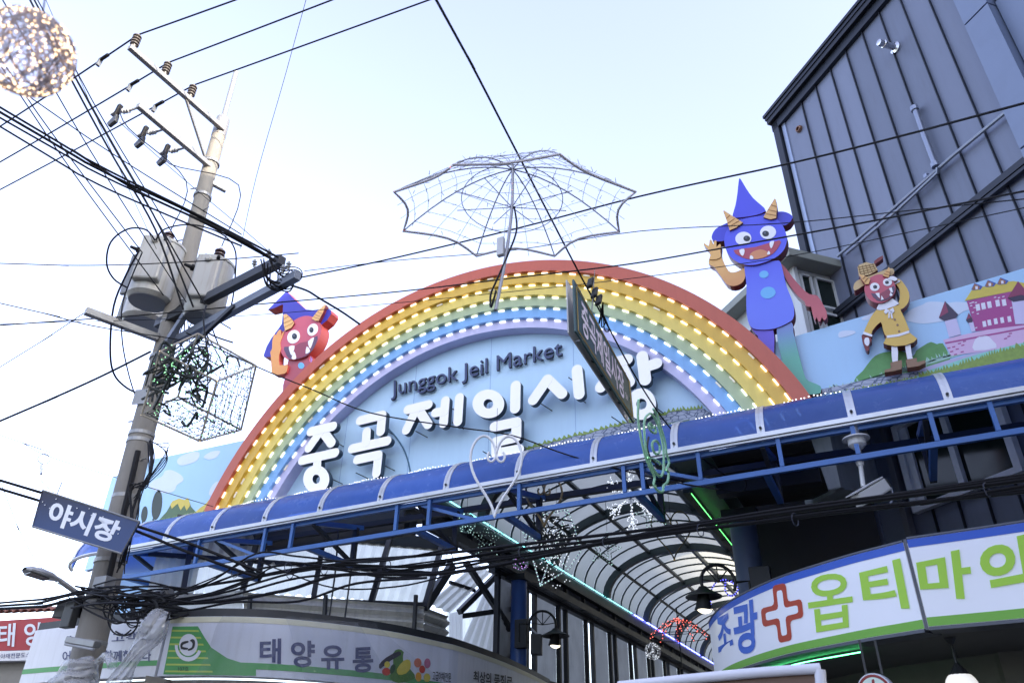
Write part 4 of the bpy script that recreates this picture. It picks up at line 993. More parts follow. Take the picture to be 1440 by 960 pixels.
for k in range(n_t):
    p = ta.lerp(tb, (k + 0.5) / n_t); w = (tb - ta).length / n_t
    mb = MB(); rows = []
    for j in range(7):
        q = math.pi * j / 6; rows.append([p + ru * (w * 0.47 * math.cos(q)) + Vector((0, 0, 0.05 * math.sin(q))) + rn * 0.12, p + ru * (w * 0.47 * math.cos(q)) + Vector((0, 0, 0.05 * math.sin(q) + 0.13)) - rn * 0.35])
    mb.sheet(rows); obj('tile', mb, tiles, rb)

# ------------------------------------------------------------------ sheds seen below the canopy at the left
sdir = (LP_[36] - LP_[20]).normalized(); snrm = Vector((-sdir.y, sdir.x, 0))
def pls(px, py, o): return atpl(px, py, LP_[20] + snrm * o, snrm)
shed = thing('market_shed', 'shed of pale translucent corrugated sheets between the canopy and the curved sign', 'shed', pls(430, 900, 2.0))
pale = translucent('pale_sheet', (0.86, 0.86, 0.82), 0.78, 0.4, 0.22, dirt=0.2)
palew = translucent('white_sheet', (0.74, 0.75, 0.74), 0.75, 0.4, dirt=0.1)
def quad_corr(name, tl, tr, br, bl_, m_, parent, pitch=0.16, amp=0.03, along_x=True):
    tl, tr, br, bl_ = map(Vector, (tl, tr, br, bl_)); mb = MB(); nrm = (tr - tl).cross(bl_ - tl).normalized()
    L = ((tr - tl).length + (br - bl_).length) / 2 if along_x else ((bl_ - tl).length + (br - tr).length) / 2
    K = int(L / pitch * 5); rows = [[], []]
    for k in range(K + 1):
        t = k / K; w = amp * math.sin(2 * math.pi * L * t / pitch)
        if along_x: rows[0].append(tl.lerp(tr, t) + nrm * w); rows[1].append(bl_.lerp(br, t) + nrm * w)
        else: rows[0].append(tl.lerp(bl_, t) + nrm * w); rows[1].append(tr.lerp(br, t) + nrm * w)
    mb.sheet(rows); return obj(name, mb, m_, parent, smooth=True)
# sloping translucent roof, four bays
tops = [(232, 738), (278, 738), (372, 742), (460, 752), (552, 762), (625, 770)]
bots = [(205, 838), (262, 835), (345, 833), (445, 838), (525, 845), (600, 852)]
OB, OT = 2.2, 3.1
for i in range(5):
    if i < 1: mt = palew
    else: mt = pale
    quad_corr('roof_sheet', pls(*tops[i], OT), pls(*tops[i + 1], OT), pls(*bots[i + 1], OB), pls(*bots[i], OB), mt, shed, 0.17, 0.028)
for (t, b_) in zip(tops[1:], bots[1:]):
    obj('rafter', MB().bar(pls(t[0], t[1], OT) + Vector((0.02, -0.09, 0.1)), pls(b_[0], b_[1], OB) + Vector((0.02, -0.09, -0.05)), 0.08, 0.1), darkst, shed)
a_, b_ = pls(250, 742, OT), pls(640, 776, OT)
obj('ridge_beam', MB().bar(a_ + Vector((0, -0.05, 0.10)), b_ + Vector((0, -0.05, 0.10)), 0.16, 0.2), darkst, shed)
obj('purlin', MB().bar(pls(205, 838, OB) + Vector((0, -0.08, 0)), pls(602, 853, OB) + Vector((0, -0.08, 0)), 0.08, 0.1), darkst, shed)
am, bm_ = pls(215, 780, 2.68), pls(610, 808, 2.68)
obj('purlin', MB().bar(am + Vector((0, -0.08, 0)), bm_ + Vector((0, -0.08, 0)), 0.06, 0.07), darkst, shed)
# horizontal ribbed cladding below it
hz = mat('ribbed_cladding', (0.5, 0.49, 0.44), 0.45, 0.2, 0.12, 3, dirt=0.4, streak=True)
quad_corr('ribbed_wall', pls(342, 832, 2.0), pls(596, 852, 2.0), pls(596, 892, 2.0), pls(342, 880, 2.0), hz, shed, 0.15, 0.035, False)
quad_corr('ribbed_wall', pls(594, 852, 2.0), pls(631, 866, 2.9), pls(628, 900, 2.9), pls(594, 888, 2.0), hz, shed, 0.15, 0.035, False)
quad_corr('pale_wall', pls(225, 838, 2.05), pls(342, 829, 2.05), pls(342, 880, 2.05), pls(225, 884, 2.05), palew, shed, 0.12, 0.012)
for px_ in (352, 458, 585): obj('wall_post', MB().bar(pls(px_, 836, 1.9), pls(px_ - 3, 888, 1.9), 0.05, 0.05, (0, 1, 0)), darkst, shed)
for px_ in (470, 492): obj('drop_cable', MB().tube([pls(px_ + 6, 745, 1.5), pls(px_ + 2, 800, 1.5), pls(px_ - 8, 876, 1.5)], 0.014, 5), darkst, shed)
# gabled lean-to at the right end
gs_ = thing('gable_shed', 'pale corrugated gable shed with diagonal struts left of the blue column', 'shed', pls(680, 880, 4.5))
quad_corr('roof_sheet', pls(668, 792, 4.4), pls(692, 803, 4.6), pls(632, 862, 3.6), pls(602, 848, 3.4), palew, gs_, 0.15, 0.025)
quad_corr('gable_sheet', pls(692, 806, 4.7), pls(722, 822, 4.9), pls(722, 948, 4.9), pls(640, 925, 4.2), palew, gs_, 0.14, 0.02)
quad_corr('side_sheet', pls(632, 862, 3.8), pls(650, 858, 4.2), pls(650, 905, 4.2), pls(632, 900, 3.8), palew, gs_, 0.14, 0.02)
quad_corr('rear_sheet', pls(628, 836, 5.2), pls(724, 828, 5.2), pls(724, 958, 5.2), pls(628, 925, 5.2), pale, gs_, 0.14, 0.02)
obj('strut', MB().bar(pls(655, 790, 3.9), pls(718, 885, 4.6), 0.09, 0.1), darkst, gs_)
obj('strut', MB().bar(pls(636, 754 + 40, 3.6), pls(598, 852, 3.2), 0.12, 0.14), darkst, gs_)
obj('strut', MB().bar(pls(632, 818, 3.8), pls(668, 830, 4.2), 0.05, 0.06), darkst, gs_)
obj('edge_beam', MB().bar(pls(698, 808, 4.6), pls(646, 860, 4.0), 0.1, 0.1), darkst, gs_)
obj('rail', MB().bar(pls(648, 866, 4.3), pls(720, 856, 4.75), 0.07, 0.09), darkst, gs_); obj('rail', MB().bar(pls(662, 926, 4.5), pls(722, 921, 4.75), 0.05, 0.06), darkst, gs_)
obj('post', MB().bar(pls(716, 830, 4.8), pls(714, 960, 4.8), 0.12, 0.12, (0, 1, 0)), darkst, gs_)
# dark soffit boards behind the canopy
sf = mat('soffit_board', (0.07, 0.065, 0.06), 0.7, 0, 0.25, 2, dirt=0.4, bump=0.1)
gc = thing('gate_soffit', 'dark boarded soffit between the canopy and the arcade roof', 'soffit', (-8, 10.5, 5.3))
for k in range(2):
    y = 9.85 + k * 0.34
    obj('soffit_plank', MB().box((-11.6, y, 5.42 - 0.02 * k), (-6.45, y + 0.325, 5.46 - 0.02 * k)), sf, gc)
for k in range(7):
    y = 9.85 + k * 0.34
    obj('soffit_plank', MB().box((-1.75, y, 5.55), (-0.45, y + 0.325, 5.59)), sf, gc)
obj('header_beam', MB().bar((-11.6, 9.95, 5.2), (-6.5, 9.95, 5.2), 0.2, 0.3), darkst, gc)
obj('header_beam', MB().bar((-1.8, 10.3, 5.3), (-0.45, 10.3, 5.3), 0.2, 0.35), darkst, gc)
obj('shade_roof', MB().box((-1.75, 9.75, 6.62), (4.2, 13.0, 6.68)), sf, gc)  # unseen roof added behind the panel to keep the wall below dark
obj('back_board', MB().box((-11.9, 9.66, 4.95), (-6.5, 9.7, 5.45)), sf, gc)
# ------------------------------------------------------------------ dark metal building on the right
WD = Vector((0.695, -0.719, 0)); WN = Vector((-0.719, -0.695, 0))     # along the wall towards the viewer's right; outward normal
WO = Vector((0.06, 12.5, 0))
def pw_(px, py, o=0.0): return atpl(px, py, WO + WN * o, WN)
def wt_(t, z, o=0.0): return WO + WD * t + WN * o + Vector((0, 0, z))
bld = thing('metal_clad_building', 'tall slate grey building with standing seam metal cladding at the upper right', 'building', (3, 12, 0))
clad = mat('seam_cladding', hexc('6f778c'), 0.42, 0.0, 0.06, 1.2, dirt=0.12, dirtcol=(0.06, 0.065, 0.08), streak=True, bump=0.02, bscale=6)
clads = [clad, mat('seam_cladding_b', hexc('687084'), 0.46, 0.0, 0.09, 1.6, dirt=0.2, dirtcol=(0.06, 0.065, 0.08), streak=True, bump=0.03, bscale=4), mat('seam_cladding_c', hexc('737b90'), 0.38, 0.0, 0.07, 0.9, dirt=0.16, dirtcol=(0.06, 0.065, 0.08), streak=True, bump=0.03, bscale=5)]
cladd = mat('seam_dark', hexc('262b36'), 0.45, 0.3, 0.1, 3)
ZT = 13.65
seam_px = [(1132.5, 160), (1153, 137.5), (1175.6, 117), (1202, 100), (1233.7, 100), (1269.4, 100), (1306.9, 100), (1350, 100)]
ts = [(pw_(x, y) - WO).dot(WD) for x, y in seam_px]
stp = (ts[-1] - ts[0]) / (len(ts) - 1)
tt = [0.0] + [ts[0] + stp * k for k in range(8)]
tend = tt[-1] + stp * 0.95
tt.append(tend)
for a, b in zip(tt, tt[1:]):
    p = [wt_(a + 0.004, 0), wt_(b - 0.004, 0), wt_(b - 0.004, ZT), wt_(a + 0.004, ZT)]
    obj('cladding_panel', MB().prism(p, -WN * 0.05), clads[int(a * 13) % 3], bld)
for t in tt[1:-1]:
    obj('standing_seam', MB().obox(wt_(t, ZT / 2, 0.02), WD * 0.006, WN * 0.024, (0, 0, ZT / 2)), cladd, bld)
obj('core', MB().obox(wt_(tend / 2 + 2.0, ZT / 2, -2.6), WD * (tend / 2 + 2.0 - 0.05), WN * 2.5, (0, 0, ZT / 2)), cladd, bld)
obj('corner_trim', MB().obox(wt_(-0.06, ZT / 2, 0.03), WD * 0.08, WN * 0.06, (0, 0, ZT / 2)), mat('trim_black', hexc('1d222c'), 0.45, 0.3, 0.1), bld)
obj('corner_flashing', MB().obox(wt_(0.10, ZT / 2, 0.015), WD * 0.05, WN * 0.012, (0, 0, ZT / 2)), mat('trim_pale', hexc('9aa6bc'), 0.35, 0.4, 0.1), bld)
# eave: stepped fascia
for k, (o_, z_, hw, hh) in enumerate(((0.05, ZT - 0.06, 0.06, 0.10), (0.08, ZT + 0.10, 0.09, 0.055), (0.09, ZT + 0.20, 0.10, 0.04), (0.10, ZT + 0.28, 0.115, 0.035))):
    obj('eave_course', MB().obox(wt_(tend / 2 + 1.8, z_, o_ - 0.02 * (k == 0)), WD * (tend / 2 + 1.8 + 0.16 + 0.02 * k), WN * hw, (0, 0, hh)), [cladd, MATS['trim_black']][k % 2], bld)
# right-hand pilaster and the flat panels beyond
t1 = (pw_(1405, 100) - WO).dot(WD)
pil = mat('pilaster_blue_grey', hexc('74819c'), 0.42, 0.0, 0.06, 2, dirt=0.1)
for z0_, z1_ in ((0, 8.9), (8.93, 11.4), (11.43, ZT)):
    obj('pilaster', MB().obox(wt_(tend + 0.22, (z0_ + z1_) / 2, 0.08), WD * 0.2, WN * 0.12, (0, 0, (z1_ - z0_) / 2)), pil, bld)
for j in range(4):
    for k in range(6):
        z0_ = k * 2.3; obj('flat_panel', MB().obox(wt_(tend + 0.75 + 0.64 * j, z0_ + 1.14, 0.02), WD * 0.31, WN * 0.03, (0, 0, 1.13)), pil, bld)
# ledge flashing that climbs across the wall, pipes, vents
la, lb_ = pw_(1160, 452, 0.08), pw_(1440, 228, 0.08)
obj('ledge_flashing', MB().bar(la, lb_ + (lb_ - la) * 0.3, 0.10, 0.08, WN).bar(la + Vector((0, 0, -0.09)) , lb_ + (lb_ - la) * 0.3 + Vector((0, 0, -0.09)), 0.05, 0.06, WN), cladd, bld)
pipem = mat('conduit_grey', hexc('8c94a6'), 0.35, 0.5, 0.1)
def wp(lst, o): return [pw_(x, y, o) for x, y in lst]
obj('conduit', MB().tube(wp([(1178, 360), (1260, 290), (1340, 219), (1425, 149), (1470, 135)], 0.10), 0.028, 8), pipem, bld, smooth=True)
obj('conduit', MB().tube(wp([(1190, 357), (1265, 293), (1318, 243), (1318, 236)], 0.13), 0.024, 8), pipem, bld, smooth=True)
obj('downpipe', MB().tube(wp([(1286, 152), (1300, 192), (1316, 234)], 0.10), 0.04, 10), pipem, bld, smooth=True)
for q in ((1286, 153), (1315, 232)): 
    p = pw_(*q, 0.10); obj('pipe_collar', MB().lathe([(0.06, -0.04), (0.06, 0.04)], p, (0, 0, 1), 10), pipem, bld)
for q in ((1305, 248), (1420, 158)):
    p = pw_(*q, 0.05); obj('pipe_clip', MB().obox(p, WD * 0.03, WN * 0.06, (0, 0, 0.03)), pipem, bld)
chrome = mat('chrome', (0.6, 0.6, 0.62), 0.18, 1.0, 0.05)
p = pw_(1260, 68, 0); obj('flue', MB().lathe([(0.10, 0), (0.10, 0.03), (0.055, 0.05), (0.055, 0.22), (0.068, 0.23), (0.068, 0.26), (0.055, 0.27), (0.055, 0.36), (0.03, 0.37)], p, WN, 16), chrome, bld, smooth=True)
p = pw_(1125, 182, 0); obj('vent_collar', MB().lathe([(0.075, 0), (0.075, 0.03), (0.06, 0.06), (0.045, 0.06), (0.04, 0.02)], p, WN, 16), mat('copper_vent', hexc('8a6a58'), 0.35, 0.7, 0.1), bld, smooth=True)
# window under the canopy
wf = mat('window_frame_white', hexc('dfe3ea'), 0.4, 0, 0.05, dirt=0.15); glass = mat('window_glass', (0.012, 0.02, 0.018), 0.06, 0, 0.1, spec=0.2)
WQ = [(1275, 601), (1430, 520), (1442, 640), (1306, 742)]
wa, wb = pw_(1282, 640), pw_(1432, 640)
ta_, tb_ = (wa - WO).dot(WD), (wb - WO).dot(WD)
zb_, zt_ = pw_(1303, 712).z, pw_(1280, 602).z
win = []
def wbar(t0, t1, z0, z1, o=0.05, h=0.05, m_=wf, nm='window_frame', par_=None):
    return obj(nm, MB().obox(wt_((t0 + t1) / 2, (z0 + z1) / 2, o + 0.055), WD * ((t1 - t0) / 2), WN * h, (0, 0, (z1 - z0) / 2)), m_, par_ or bld)
wn_ = wbar(ta_ - 0.10, ta_, zb_ - 0.08, zt_ + 0.08); wbar(tb_, tb_ + 0.10, zb_ - 0.08, zt_ + 0.08); wbar(ta_, tb_, zt_, zt_ + 0.08); wbar(ta_, tb_, zb_ - 0.08, zb_)
wbar(ta_, ta_ + 0.12, zb_, zt_, 0.03, 0.03); tm = ta_ + (tb_ - ta_) * 0.5; wbar(tm - 0.045, tm + 0.045, zb_, zt_, 0.04, 0.045)
wbar(ta_ + 0.12, tm - 0.045, zb_, zt_, 0.01, 0.006, glass, 'window_pane', wn_); wbar(tm + 0.045, tb_, zb_, zt_, 0.01, 0.006, glass, 'window_pane', wn_)
wbar(ta_ - 0.32, ta_ - 0.22, 0, zt_ + 0.5, 0.05, 0.05, mat('post_grey', hexc('6c6e76'), 0.5, 0, 0.1, dirt=0.3), 'downpipe')

# ------------------------------------------------------------------ small white annex behind the blue goblin
AP = at(1108, 347, 11.3); AL = -WD; AR = Vector((0.719, 0.695, 0))
anx = thing('annex', 'small white annex with a flat grey roof slab and windows behind the blue goblin', 'building', (AP.x, AP.y, 5.2))
roofm = mat('annex_roof', hexc('8c9088'), 0.6, 0, 0.08, 2, dirt=0.25); anw = mat('annex_white', hexc('c2c6c8'), 0.5, 0, 0.06, 2, dirt=0.2, streak=True)
AZ = AP.z
def ap(l, r, z): return Vector((AP.x, AP.y, 0)) + AL * l + AR * r + Vector((0, 0, z))
obj('roof_slab', MB().prism([ap(0, 0, AZ), ap(3.2, 0, AZ), ap(3.2, 1.15, AZ), ap(0, 1.15, AZ)], (0, 0, -0.16)), roofm, anx, bevel=0.01)
WZ = AZ - 0.16
i_ = 0.28
obj('wall', MB().prism([ap(i_ + 0.04, i_ + 0.04, WZ), ap(3.0, i_ + 0.04, WZ), ap(3.0, 1.1, WZ), ap(i_ + 0.04, 1.1, WZ)], (0, 0, -4.0)), anw, anx)
def fbox(nm, l0, l1, r0, r1, z0, z1, m_): return obj(nm, MB().prism([ap(l0, r0, z1), ap(l1, r0, z1), ap(l1, r1, z1), ap(l0, r1, z1)], (0, 0, z0 - z1)), m_, anx)
# right face (towards the tower) windows and left face windows
for (r0, r1) in ((0.36, 0.60), (0.66, 1.08)):
    for (z0, z1) in ((WZ - 0.75, WZ - 0.12), (WZ - 1.6, WZ - 0.85)):
        fbox('window_pane', i_ + 0.005, i_ + 0.03, r0 + 0.04, r1 - 0.04, z0 + 0.04, z1 - 0.04, glass)
        for (u0, u1, v0, v1) in ((r0, r1, z1 - 0.04, z1), (r0, r1, z0, z0 + 0.04), (r0, r0 + 0.04, z0, z1), (r1 - 0.04, r1, z0, z1)):
            fbox('window_frame', i_ - 0.03, i_ + 0.035, u0, u1, v0, v1, anw)
for (l0, l1) in ((1.5, 2.2), (2.3, 2.9)):
    fbox('window_pane', l0, l1, i_ + 0.005, i_ + 0.03, WZ - 1.5, WZ - 0.5, glass)
    for (u0, u1, v0, v1) in ((l0, l1, WZ - 0.5, WZ - 0.44), (l0, l1, WZ - 1.56, WZ - 1.5), (l0 - 0.05, l0, WZ - 1.56, WZ - 0.44), (l1, l1 + 0.05, WZ - 1.56, WZ - 0.44)):
        fbox('window_frame', u0, u1, i_ - 0.03, i_ + 0.035, v0, v1, anw)
obj('corner_post', MB().prism([ap(i_ - 0.02, i_ - 0.02, WZ), ap(i_ + 0.14, i_ - 0.02, WZ), ap(i_ + 0.14, i_ + 0.06, WZ), ap(i_ - 0.02, i_ + 0.06, WZ)], (0, 0, -4.0)), anw, anx)

# ------------------------------------------------------------------ pharmacy light-box sign, curved round the corner
PZ1 = 3.6
rpx = [(997, 876), (1003, 866), (1014, 855), (1030, 844), (1060, 828), (1100, 811), (1150, 795), (1200, 780), (1235, 771), (1270, 762)]
rpx2 = [(1275, 758), (1360, 746), (1440, 734), (1540, 719)]
RP1, RP2 = path_xy(rpx, PZ1), path_xy(rpx2, PZ1)
PZ0 = onpath(1290, 885, RP1 + RP2).z
def lightbox(name, h, es, h2=None):
    m_ = mat(name, hexc(h), 0.5, 0, 0.03, 2, emit=hexc(h), estr=es); return m_
lbx = lightbox('lightbox_white', 'dfe3ee', 0.02); lbl = lightbox('lightbox_blue', '1f4fb4', 0.02); lgr = lightbox('lightbox_green', '6aa53a', 0.015); llime = lightbox('letter_lime', '96c43c', 0.02); lblue = lightbox('letter_blue', '2a5cc0', 0.02); lred = lightbox('letter_red', 'a83a22', 0.015)
frame = mat('sign_frame', hexc('4a4e5a'), 0.4, 0.3, 0.1)
ph = thing('pharmacy_sign', 'curved white light box pharmacy sign with blue and lime Hangul and a red cross', 'shop sign', (0, 7.6, PZ0))
obj('lightbox', pathwall(RP1, PZ0, PZ1, 0, 0.22), [lbx], ph); obj('lightbox', pathwall(RP2, PZ0, PZ1, 0, 0.22), [lbx], ph)
for Pq in (RP1, RP2):
    stripe('top_band', Pq, PZ1 - 0.075, PZ1 - 0.002, lbl, ph); stripe('bottom_band', Pq, PZ0 + 0.002, PZ0 + 0.075, lgr, ph)
    obj('top_edge', pathwall(Pq, PZ1 + 0.003, PZ1 + 0.018, 0.012, 0.25), frame, ph); obj('bottom_edge', pathwall(Pq, PZ0 - 0.03, PZ0 - 0.003, 0.012, 0.25), frame, ph)
j0 = RP1[-1].lerp(RP2[0], 0.5); obj('joint_strip', MB().box((j0.x - 0.012, j0.y - 0.02, PZ0 - 0.02), (j0.x + 0.012, j0.y + 0.1, PZ1 + 0.01)), frame, ph)
cA = lambda p: crop(p, 1080, 720, 4); cB = lambda p: crop(p, 720, 720, 4)
ptext('lettering', '조', cB([(1165, 790), (1248, 742), (1222, 562), (1152, 598)]), lblue, ph, RP1 + RP2, 0.008, 0.03)
ptext('lettering', '광', cB([(1262, 806), (1392, 782), (1378, 482), (1238, 520)]), lblue, ph, RP1 + RP2, 0.008, 0.03)
ptext('lettering', '옵', cA([(245, 680), (488, 640), (470, 330), (212, 362)]), llime, ph, RP1 + RP2, 0.008, 0.014)
ptext('lettering', '티', cA([(545, 545), (800, 540), (745, 258), (512, 320)]), llime, ph, RP1 + RP2, 0.008, 0.03)
ptext('lettering', '마', cA([(865, 488), (1158, 486), (1128, 198), (830, 262)]), llime, ph, RP1 + RP2, 0.008, 0.03)
ptext('lettering', '약', cA([(1235, 520), (1560, 470), (1500, 110), (1175, 190)]), llime, ph, RP1 + RP2, 0.008, 0.03)
# red cross outline
def cross(s):
    a, b = 30 * s, 92 * s; c = [(-a,-b),(a,-b),(a,-a),(b,-a),(b,a),(a,a),(a,b),(-a,b),(-a,a),(-b,a),(-b,-a),(-a,-a)]
    return [(82 + x * 1.25 + y * 0.2, 565 + y * 1.75 - x * 0.3) for x, y in c]
def roundp(pts, r=0.28):
    out = []
    for i, p in enumerate(pts):
        a, b = Vector(pts[i - 1]), Vector(pts[(i + 1) % len(pts)]); p = Vector(p)
        out += [tuple(p.lerp(a, r)), tuple(p.lerp(p.lerp(a, r).lerp(p.lerp(b, r), 0.5), 0.6)), tuple(p.lerp(b, r))]
    return out
pflat('red_cross', cA(roundp(cross(1.0), 0.2)), lred, ph, RP1 + RP2, 0.006)
inn = [(-13,-72),(13,-72),(13,-13),(72,-13),(72,13),(13,13),(13,72),(-13,72),(-13,13),(-72,13),(-72,-13),(-13,-13)]
pflat('cross_inner', cA(roundp([(82 + x * 1.25 + y * 0.2, 565 + y * 1.75 - x * 0.3) for x, y in inn], 0.2)), lbx, ph, RP1 + RP2, 0.009)
# soffit, shop wall and things below the sign
shp = thing('pharmacy_shop', 'dark shop front below the pharmacy sign', 'building', (1.5, 8.5, 0))
sofm = mat('shop_soffit', (0.10, 0.10, 0.095), 0.6, 0, 0.15, 3, dirt=0.3)
mb = MB(); inner = [p - Vector((0.0, -1.6, 0)) + Vector((0.6, 0, 0)) for p in RP1 + RP2]
outer = [p + Vector((0.02, 0.22, 0)) for p in RP1 + RP2]
mb.sheet([[p + Vector((0, 0, PZ0 - 0.01)) for p in outer], [p + Vector((0, 0, PZ0 - 0.01)) for p in inner]])
mb.sheet([[p + Vector((0, 0, PZ1 - 0.05)) for p in outer], [p + Vector((0, 0, PZ1 - 0.05)) for p in inner]])
obj('soffit', mb, sofm, shp)
obj('wall', pathwall(inner, 0, PZ1, 0, 0.1), mat('shop_wall', (0.12, 0.115, 0.10), 0.7, 0, 0.2, 4, 0.1, 30, 0.3), shp)
gl = mat('green_neon', (0.2, 0.6, 0.3), 0.4, var=0, emit=(0.1, 1.0, 0.3), estr=2.0)
oo = [(p + Vector((0.05, 0.35, PZ0 - 0.05))) for p in RP1[14:27]]
obj('green_neon_tube', MB().tube(oo, 0.005, 8), gl, shp)
# upper storey cladding above the shop, between sign and canopy, belongs to the metal building already
# white wrapped board at the bottom
bz = thing('wrapped_board', 'brown board in a white cloth wrapped frame at the bottom edge', 'board', at(1080, 990, 6.0))
YW = 6.0
clothm = mat('cloth_white', hexc('d8d8e2'), 0.7, 0, 0.05, 4, 0.25, 18)
wpts = [at(870, 964, YW), at(1000, 951, YW), at(1080, 944, YW), at(1154, 939, YW)]
obj('top_bar', MB().tube(catmull(wpts, 4, False), 0.035, 10), clothm, bz, smooth=True)
obj('side_bar', MB().tube([at(1153, 941, YW), at(1158, 1000, YW), at(1165, 1100, YW)], 0.038, 10), clothm, bz, smooth=True)
obj('board', MB().prism([at(880, 968, YW + 0.02), at(1150, 945, YW + 0.02), at(1162, 1100, YW + 0.02), at(890, 1130, YW + 0.02)], (0, 0.02, 0)), mat('brown_board', hexc('6e5446'), 0.6, 0, 0.15, 8), bz)
obj('leg', MB().bar((wpts[0].x, YW + 0.05, 0), (wpts[0].x, YW + 0.05, 2.0), 0.05, 0.05, (0, 1, 0)).bar((wpts[-1].x, YW + 0.05, 0), (wpts[-1].x, YW + 0.05, 2.0), 0.05, 0.05, (0, 1, 0)), darkst, bz)
# round projecting sign
rd = thing('round_sign', 'small round white sign with a red ring under the pharmacy sign', 'sign', at(1232, 966, 8.0))
cR = at(1232, 972, 8.0); rad = (at(1232, 972, 8.0) - at(1206, 972, 8.0)).length
ax_ = Vector((-0.25, -1, -0.05)).normalized()
obj('disc', MB().lathe([(rad * 0.98, 0), (rad, 0.01), (rad, 0.10), (rad * 0.98, 0.11)], cR - ax_ * 0.08, ax_, 32), mat('sign_pure_white', hexc('d6dae4'), 0.45), rd, smooth=True)
mb = MB(); A1 = MB().lathe([(rad * 0.92, 0.031), (rad * 0.92, 0.034), (rad * 0.78, 0.034), (rad * 0.78, 0.031)], cR, ax_, 32); obj('red_ring', A1, mat('sign_deep_red', hexc('8a2a2a'), 0.45), rd)
obj('disc_face', MB().lathe([(rad * 0.77, 0.031), (rad * 0.77, 0.0355)], cR, ax_, 32), mat('sign_mint', hexc('d4e4d8'), 0.45), rd)
obj('tick', MB().obox(cR + ax_ * 0.04 + Vector((0.0, 0, 0.05)), (0.012, 0, 0.004), (0, 0.004, 0), (0.008, 0, 0.05)), MATS['sign_deep_red'], rd)
for dx in (-0.05, 0.08): obj('hanger', MB().bar(cR + Vector((dx, 0, rad * 0.9)), Vector((cR.x + dx, cR.y, PZ0 - 0.02)), 0.02, 0.02, (0, 1, 0)), darkst, rd)
# globe lamp
gp = at(1354, 966, 8.2)
gl_ = thing('globe_lamp', 'white glass globe lamp on a thin rod under the pharmacy sign', 'lamp', gp)
obj('globe', MB().ball(gp, 0.135, 24), mat('globe_glass', (0.85, 0.85, 0.85), 0.2, emit=(1, 0.97, 0.92), estr=0.12), gl_, smooth=True)
rt = Vector((gp.x, gp.y, PZ0 - 0.015)); obj('rod', MB().tube([gp + Vector((0, 0, 0.13)), rt], 0.012, 8), darkst, gl_)
obj('rose', MB().lathe([(0.02, -0.05), (0.05, 0)], rt, (0, 0, 1), 12), darkst, gl_); obj('gallery', MB().lathe([(0.09, 0.10), (0.06, 0.14), (0.015, 0.2)], gp, (0, 0, 1), 14), darkst, gl_)
# ------------------------------------------------------------------ utility pole and its gear
PY = 6.3
conc = mat('pole_concrete', (0.20, 0.19, 0.175), 0.85, 0, 0.15, 5, 0.25, 50, 0.35, (0.10, 0.09, 0.08), True)
galv = mat('galvanised', (0.26, 0.265, 0.27), 0.45, 0.5, 0.12, 10, dirt=0.4, dirtcol=(0.13, 0.08, 0.05))
blackc = mat('cable_black', (0.006, 0.006, 0.008), 0.6, 0, 0.2, 20, spec=0.2)
porc = mat('insulator_brown', (0.10, 0.085, 0.075), 0.3, 0, 0.2, 10); porcg = mat('insulator_grey', (0.30, 0.31, 0.33), 0.3, 0, 0.1, 10)
cl_px = [(120, 935), (135, 872), (160, 768), (197, 620), (229, 500), (262, 369), (294, 240), (311, 178)]
axis = [at(x, y, PY) for x, y in cl_px]
d0 = (axis[1] - axis[0]).normalized()
foot = axis[0] - d0 * (axis[0].z / d0.z); axis = [foot] + axis
rad_ = [0.185, 0.178, 0.172, 0.166, 0.155, 0.143, 0.130, 0.118, 0.110]
pole = thing('utility_pole', 'tall leaning concrete utility pole loaded with transformers and cables at the left', 'utility pole', foot)
obj('shaft', MB().tube(axis, rad_, 20), conc, pole, smooth=True)
tp0, tp1 = axis[-1], at(332, 102, PY)
obj('top_pipe', MB().tube([tp0 - (tp1 - tp0).normalized() * 0.1, tp1], 0.045, 12), galv, pole, smooth=True)
obj('cap_sleeve', MB().tube([tp0 + (tp1 - tp0).normalized() * k for k in (-0.25, 0.0, 0.18, 0.26)], [0.118, 0.118, 0.11, 0.05], 16), galv, pole, smooth=True)
def onpole(py):
    for (x0, y0), (x1, y1) in zip(cl_px, cl_px[1:]):
        if y1 <= py <= y0: 
            t = (py - y0) / (y1 - y0); return at(x0 + (x1 - x0) * t, py, PY)
    return at(120, 935, PY)
pdir = (axis[-1] - axis[1]).normalized()
for py in (230, 277, 455, 470, 505, 612, 622, 700, 790, 850, 905):
    c = onpole(py); obj('pole_band', MB().lathe([(0.18 if py > 700 else (0.165 if py > 500 else 0.14), -0.025), (0.18 if py > 700 else (0.165 if py > 500 else 0.14), 0.025)], c, pdir, 20), galv, pole)
for k, py in enumerate((262, 300, 335, 560, 590, 650)):
    c = onpole(py); s_ = 1 if k % 2 else -1
    obj('step_bolt', MB().tube([c, c + Vector((0.27 * s_, -0.05, 0))], 0.011, 6), galv, pole)
# upper crossarms
z1 = onpole(186).z; e1 = atz(182, 66, z1); c1 = onpole(186) + Vector((0.10, -0.14, 0))
ad = (c1 - e1).normalized()
xa1 = obj('crossarm', MB().bar(e1, c1 + ad * 0.12, 0.085, 0.085), galv, pole, bevel=0.006)
z2 = onpole(238).z; e2 = atz(194, 148, z2); c2 = onpole(238) + Vector((0.06, -0.14, 0))
obj('crossarm', MB().bar(e2, c2 + (c2 - e2).normalized() * 0.1, 0.085, 0.085), galv, pole, bevel=0.006)
br0 = e1.lerp(c1, 0.6); obj('arm_brace', MB().bar(br0, onpole(226) + Vector((-0.04, -0.12, 0)), 0.035, 0.035), galv, pole)
sa = onpole(262) + Vector((0.1, 0, 0)); obj('short_arm', MB().bar(onpole(256) + Vector((0.05, 0, 0)), atz(318, 268, onpole(258).z), 0.07, 0.07), galv, pole)
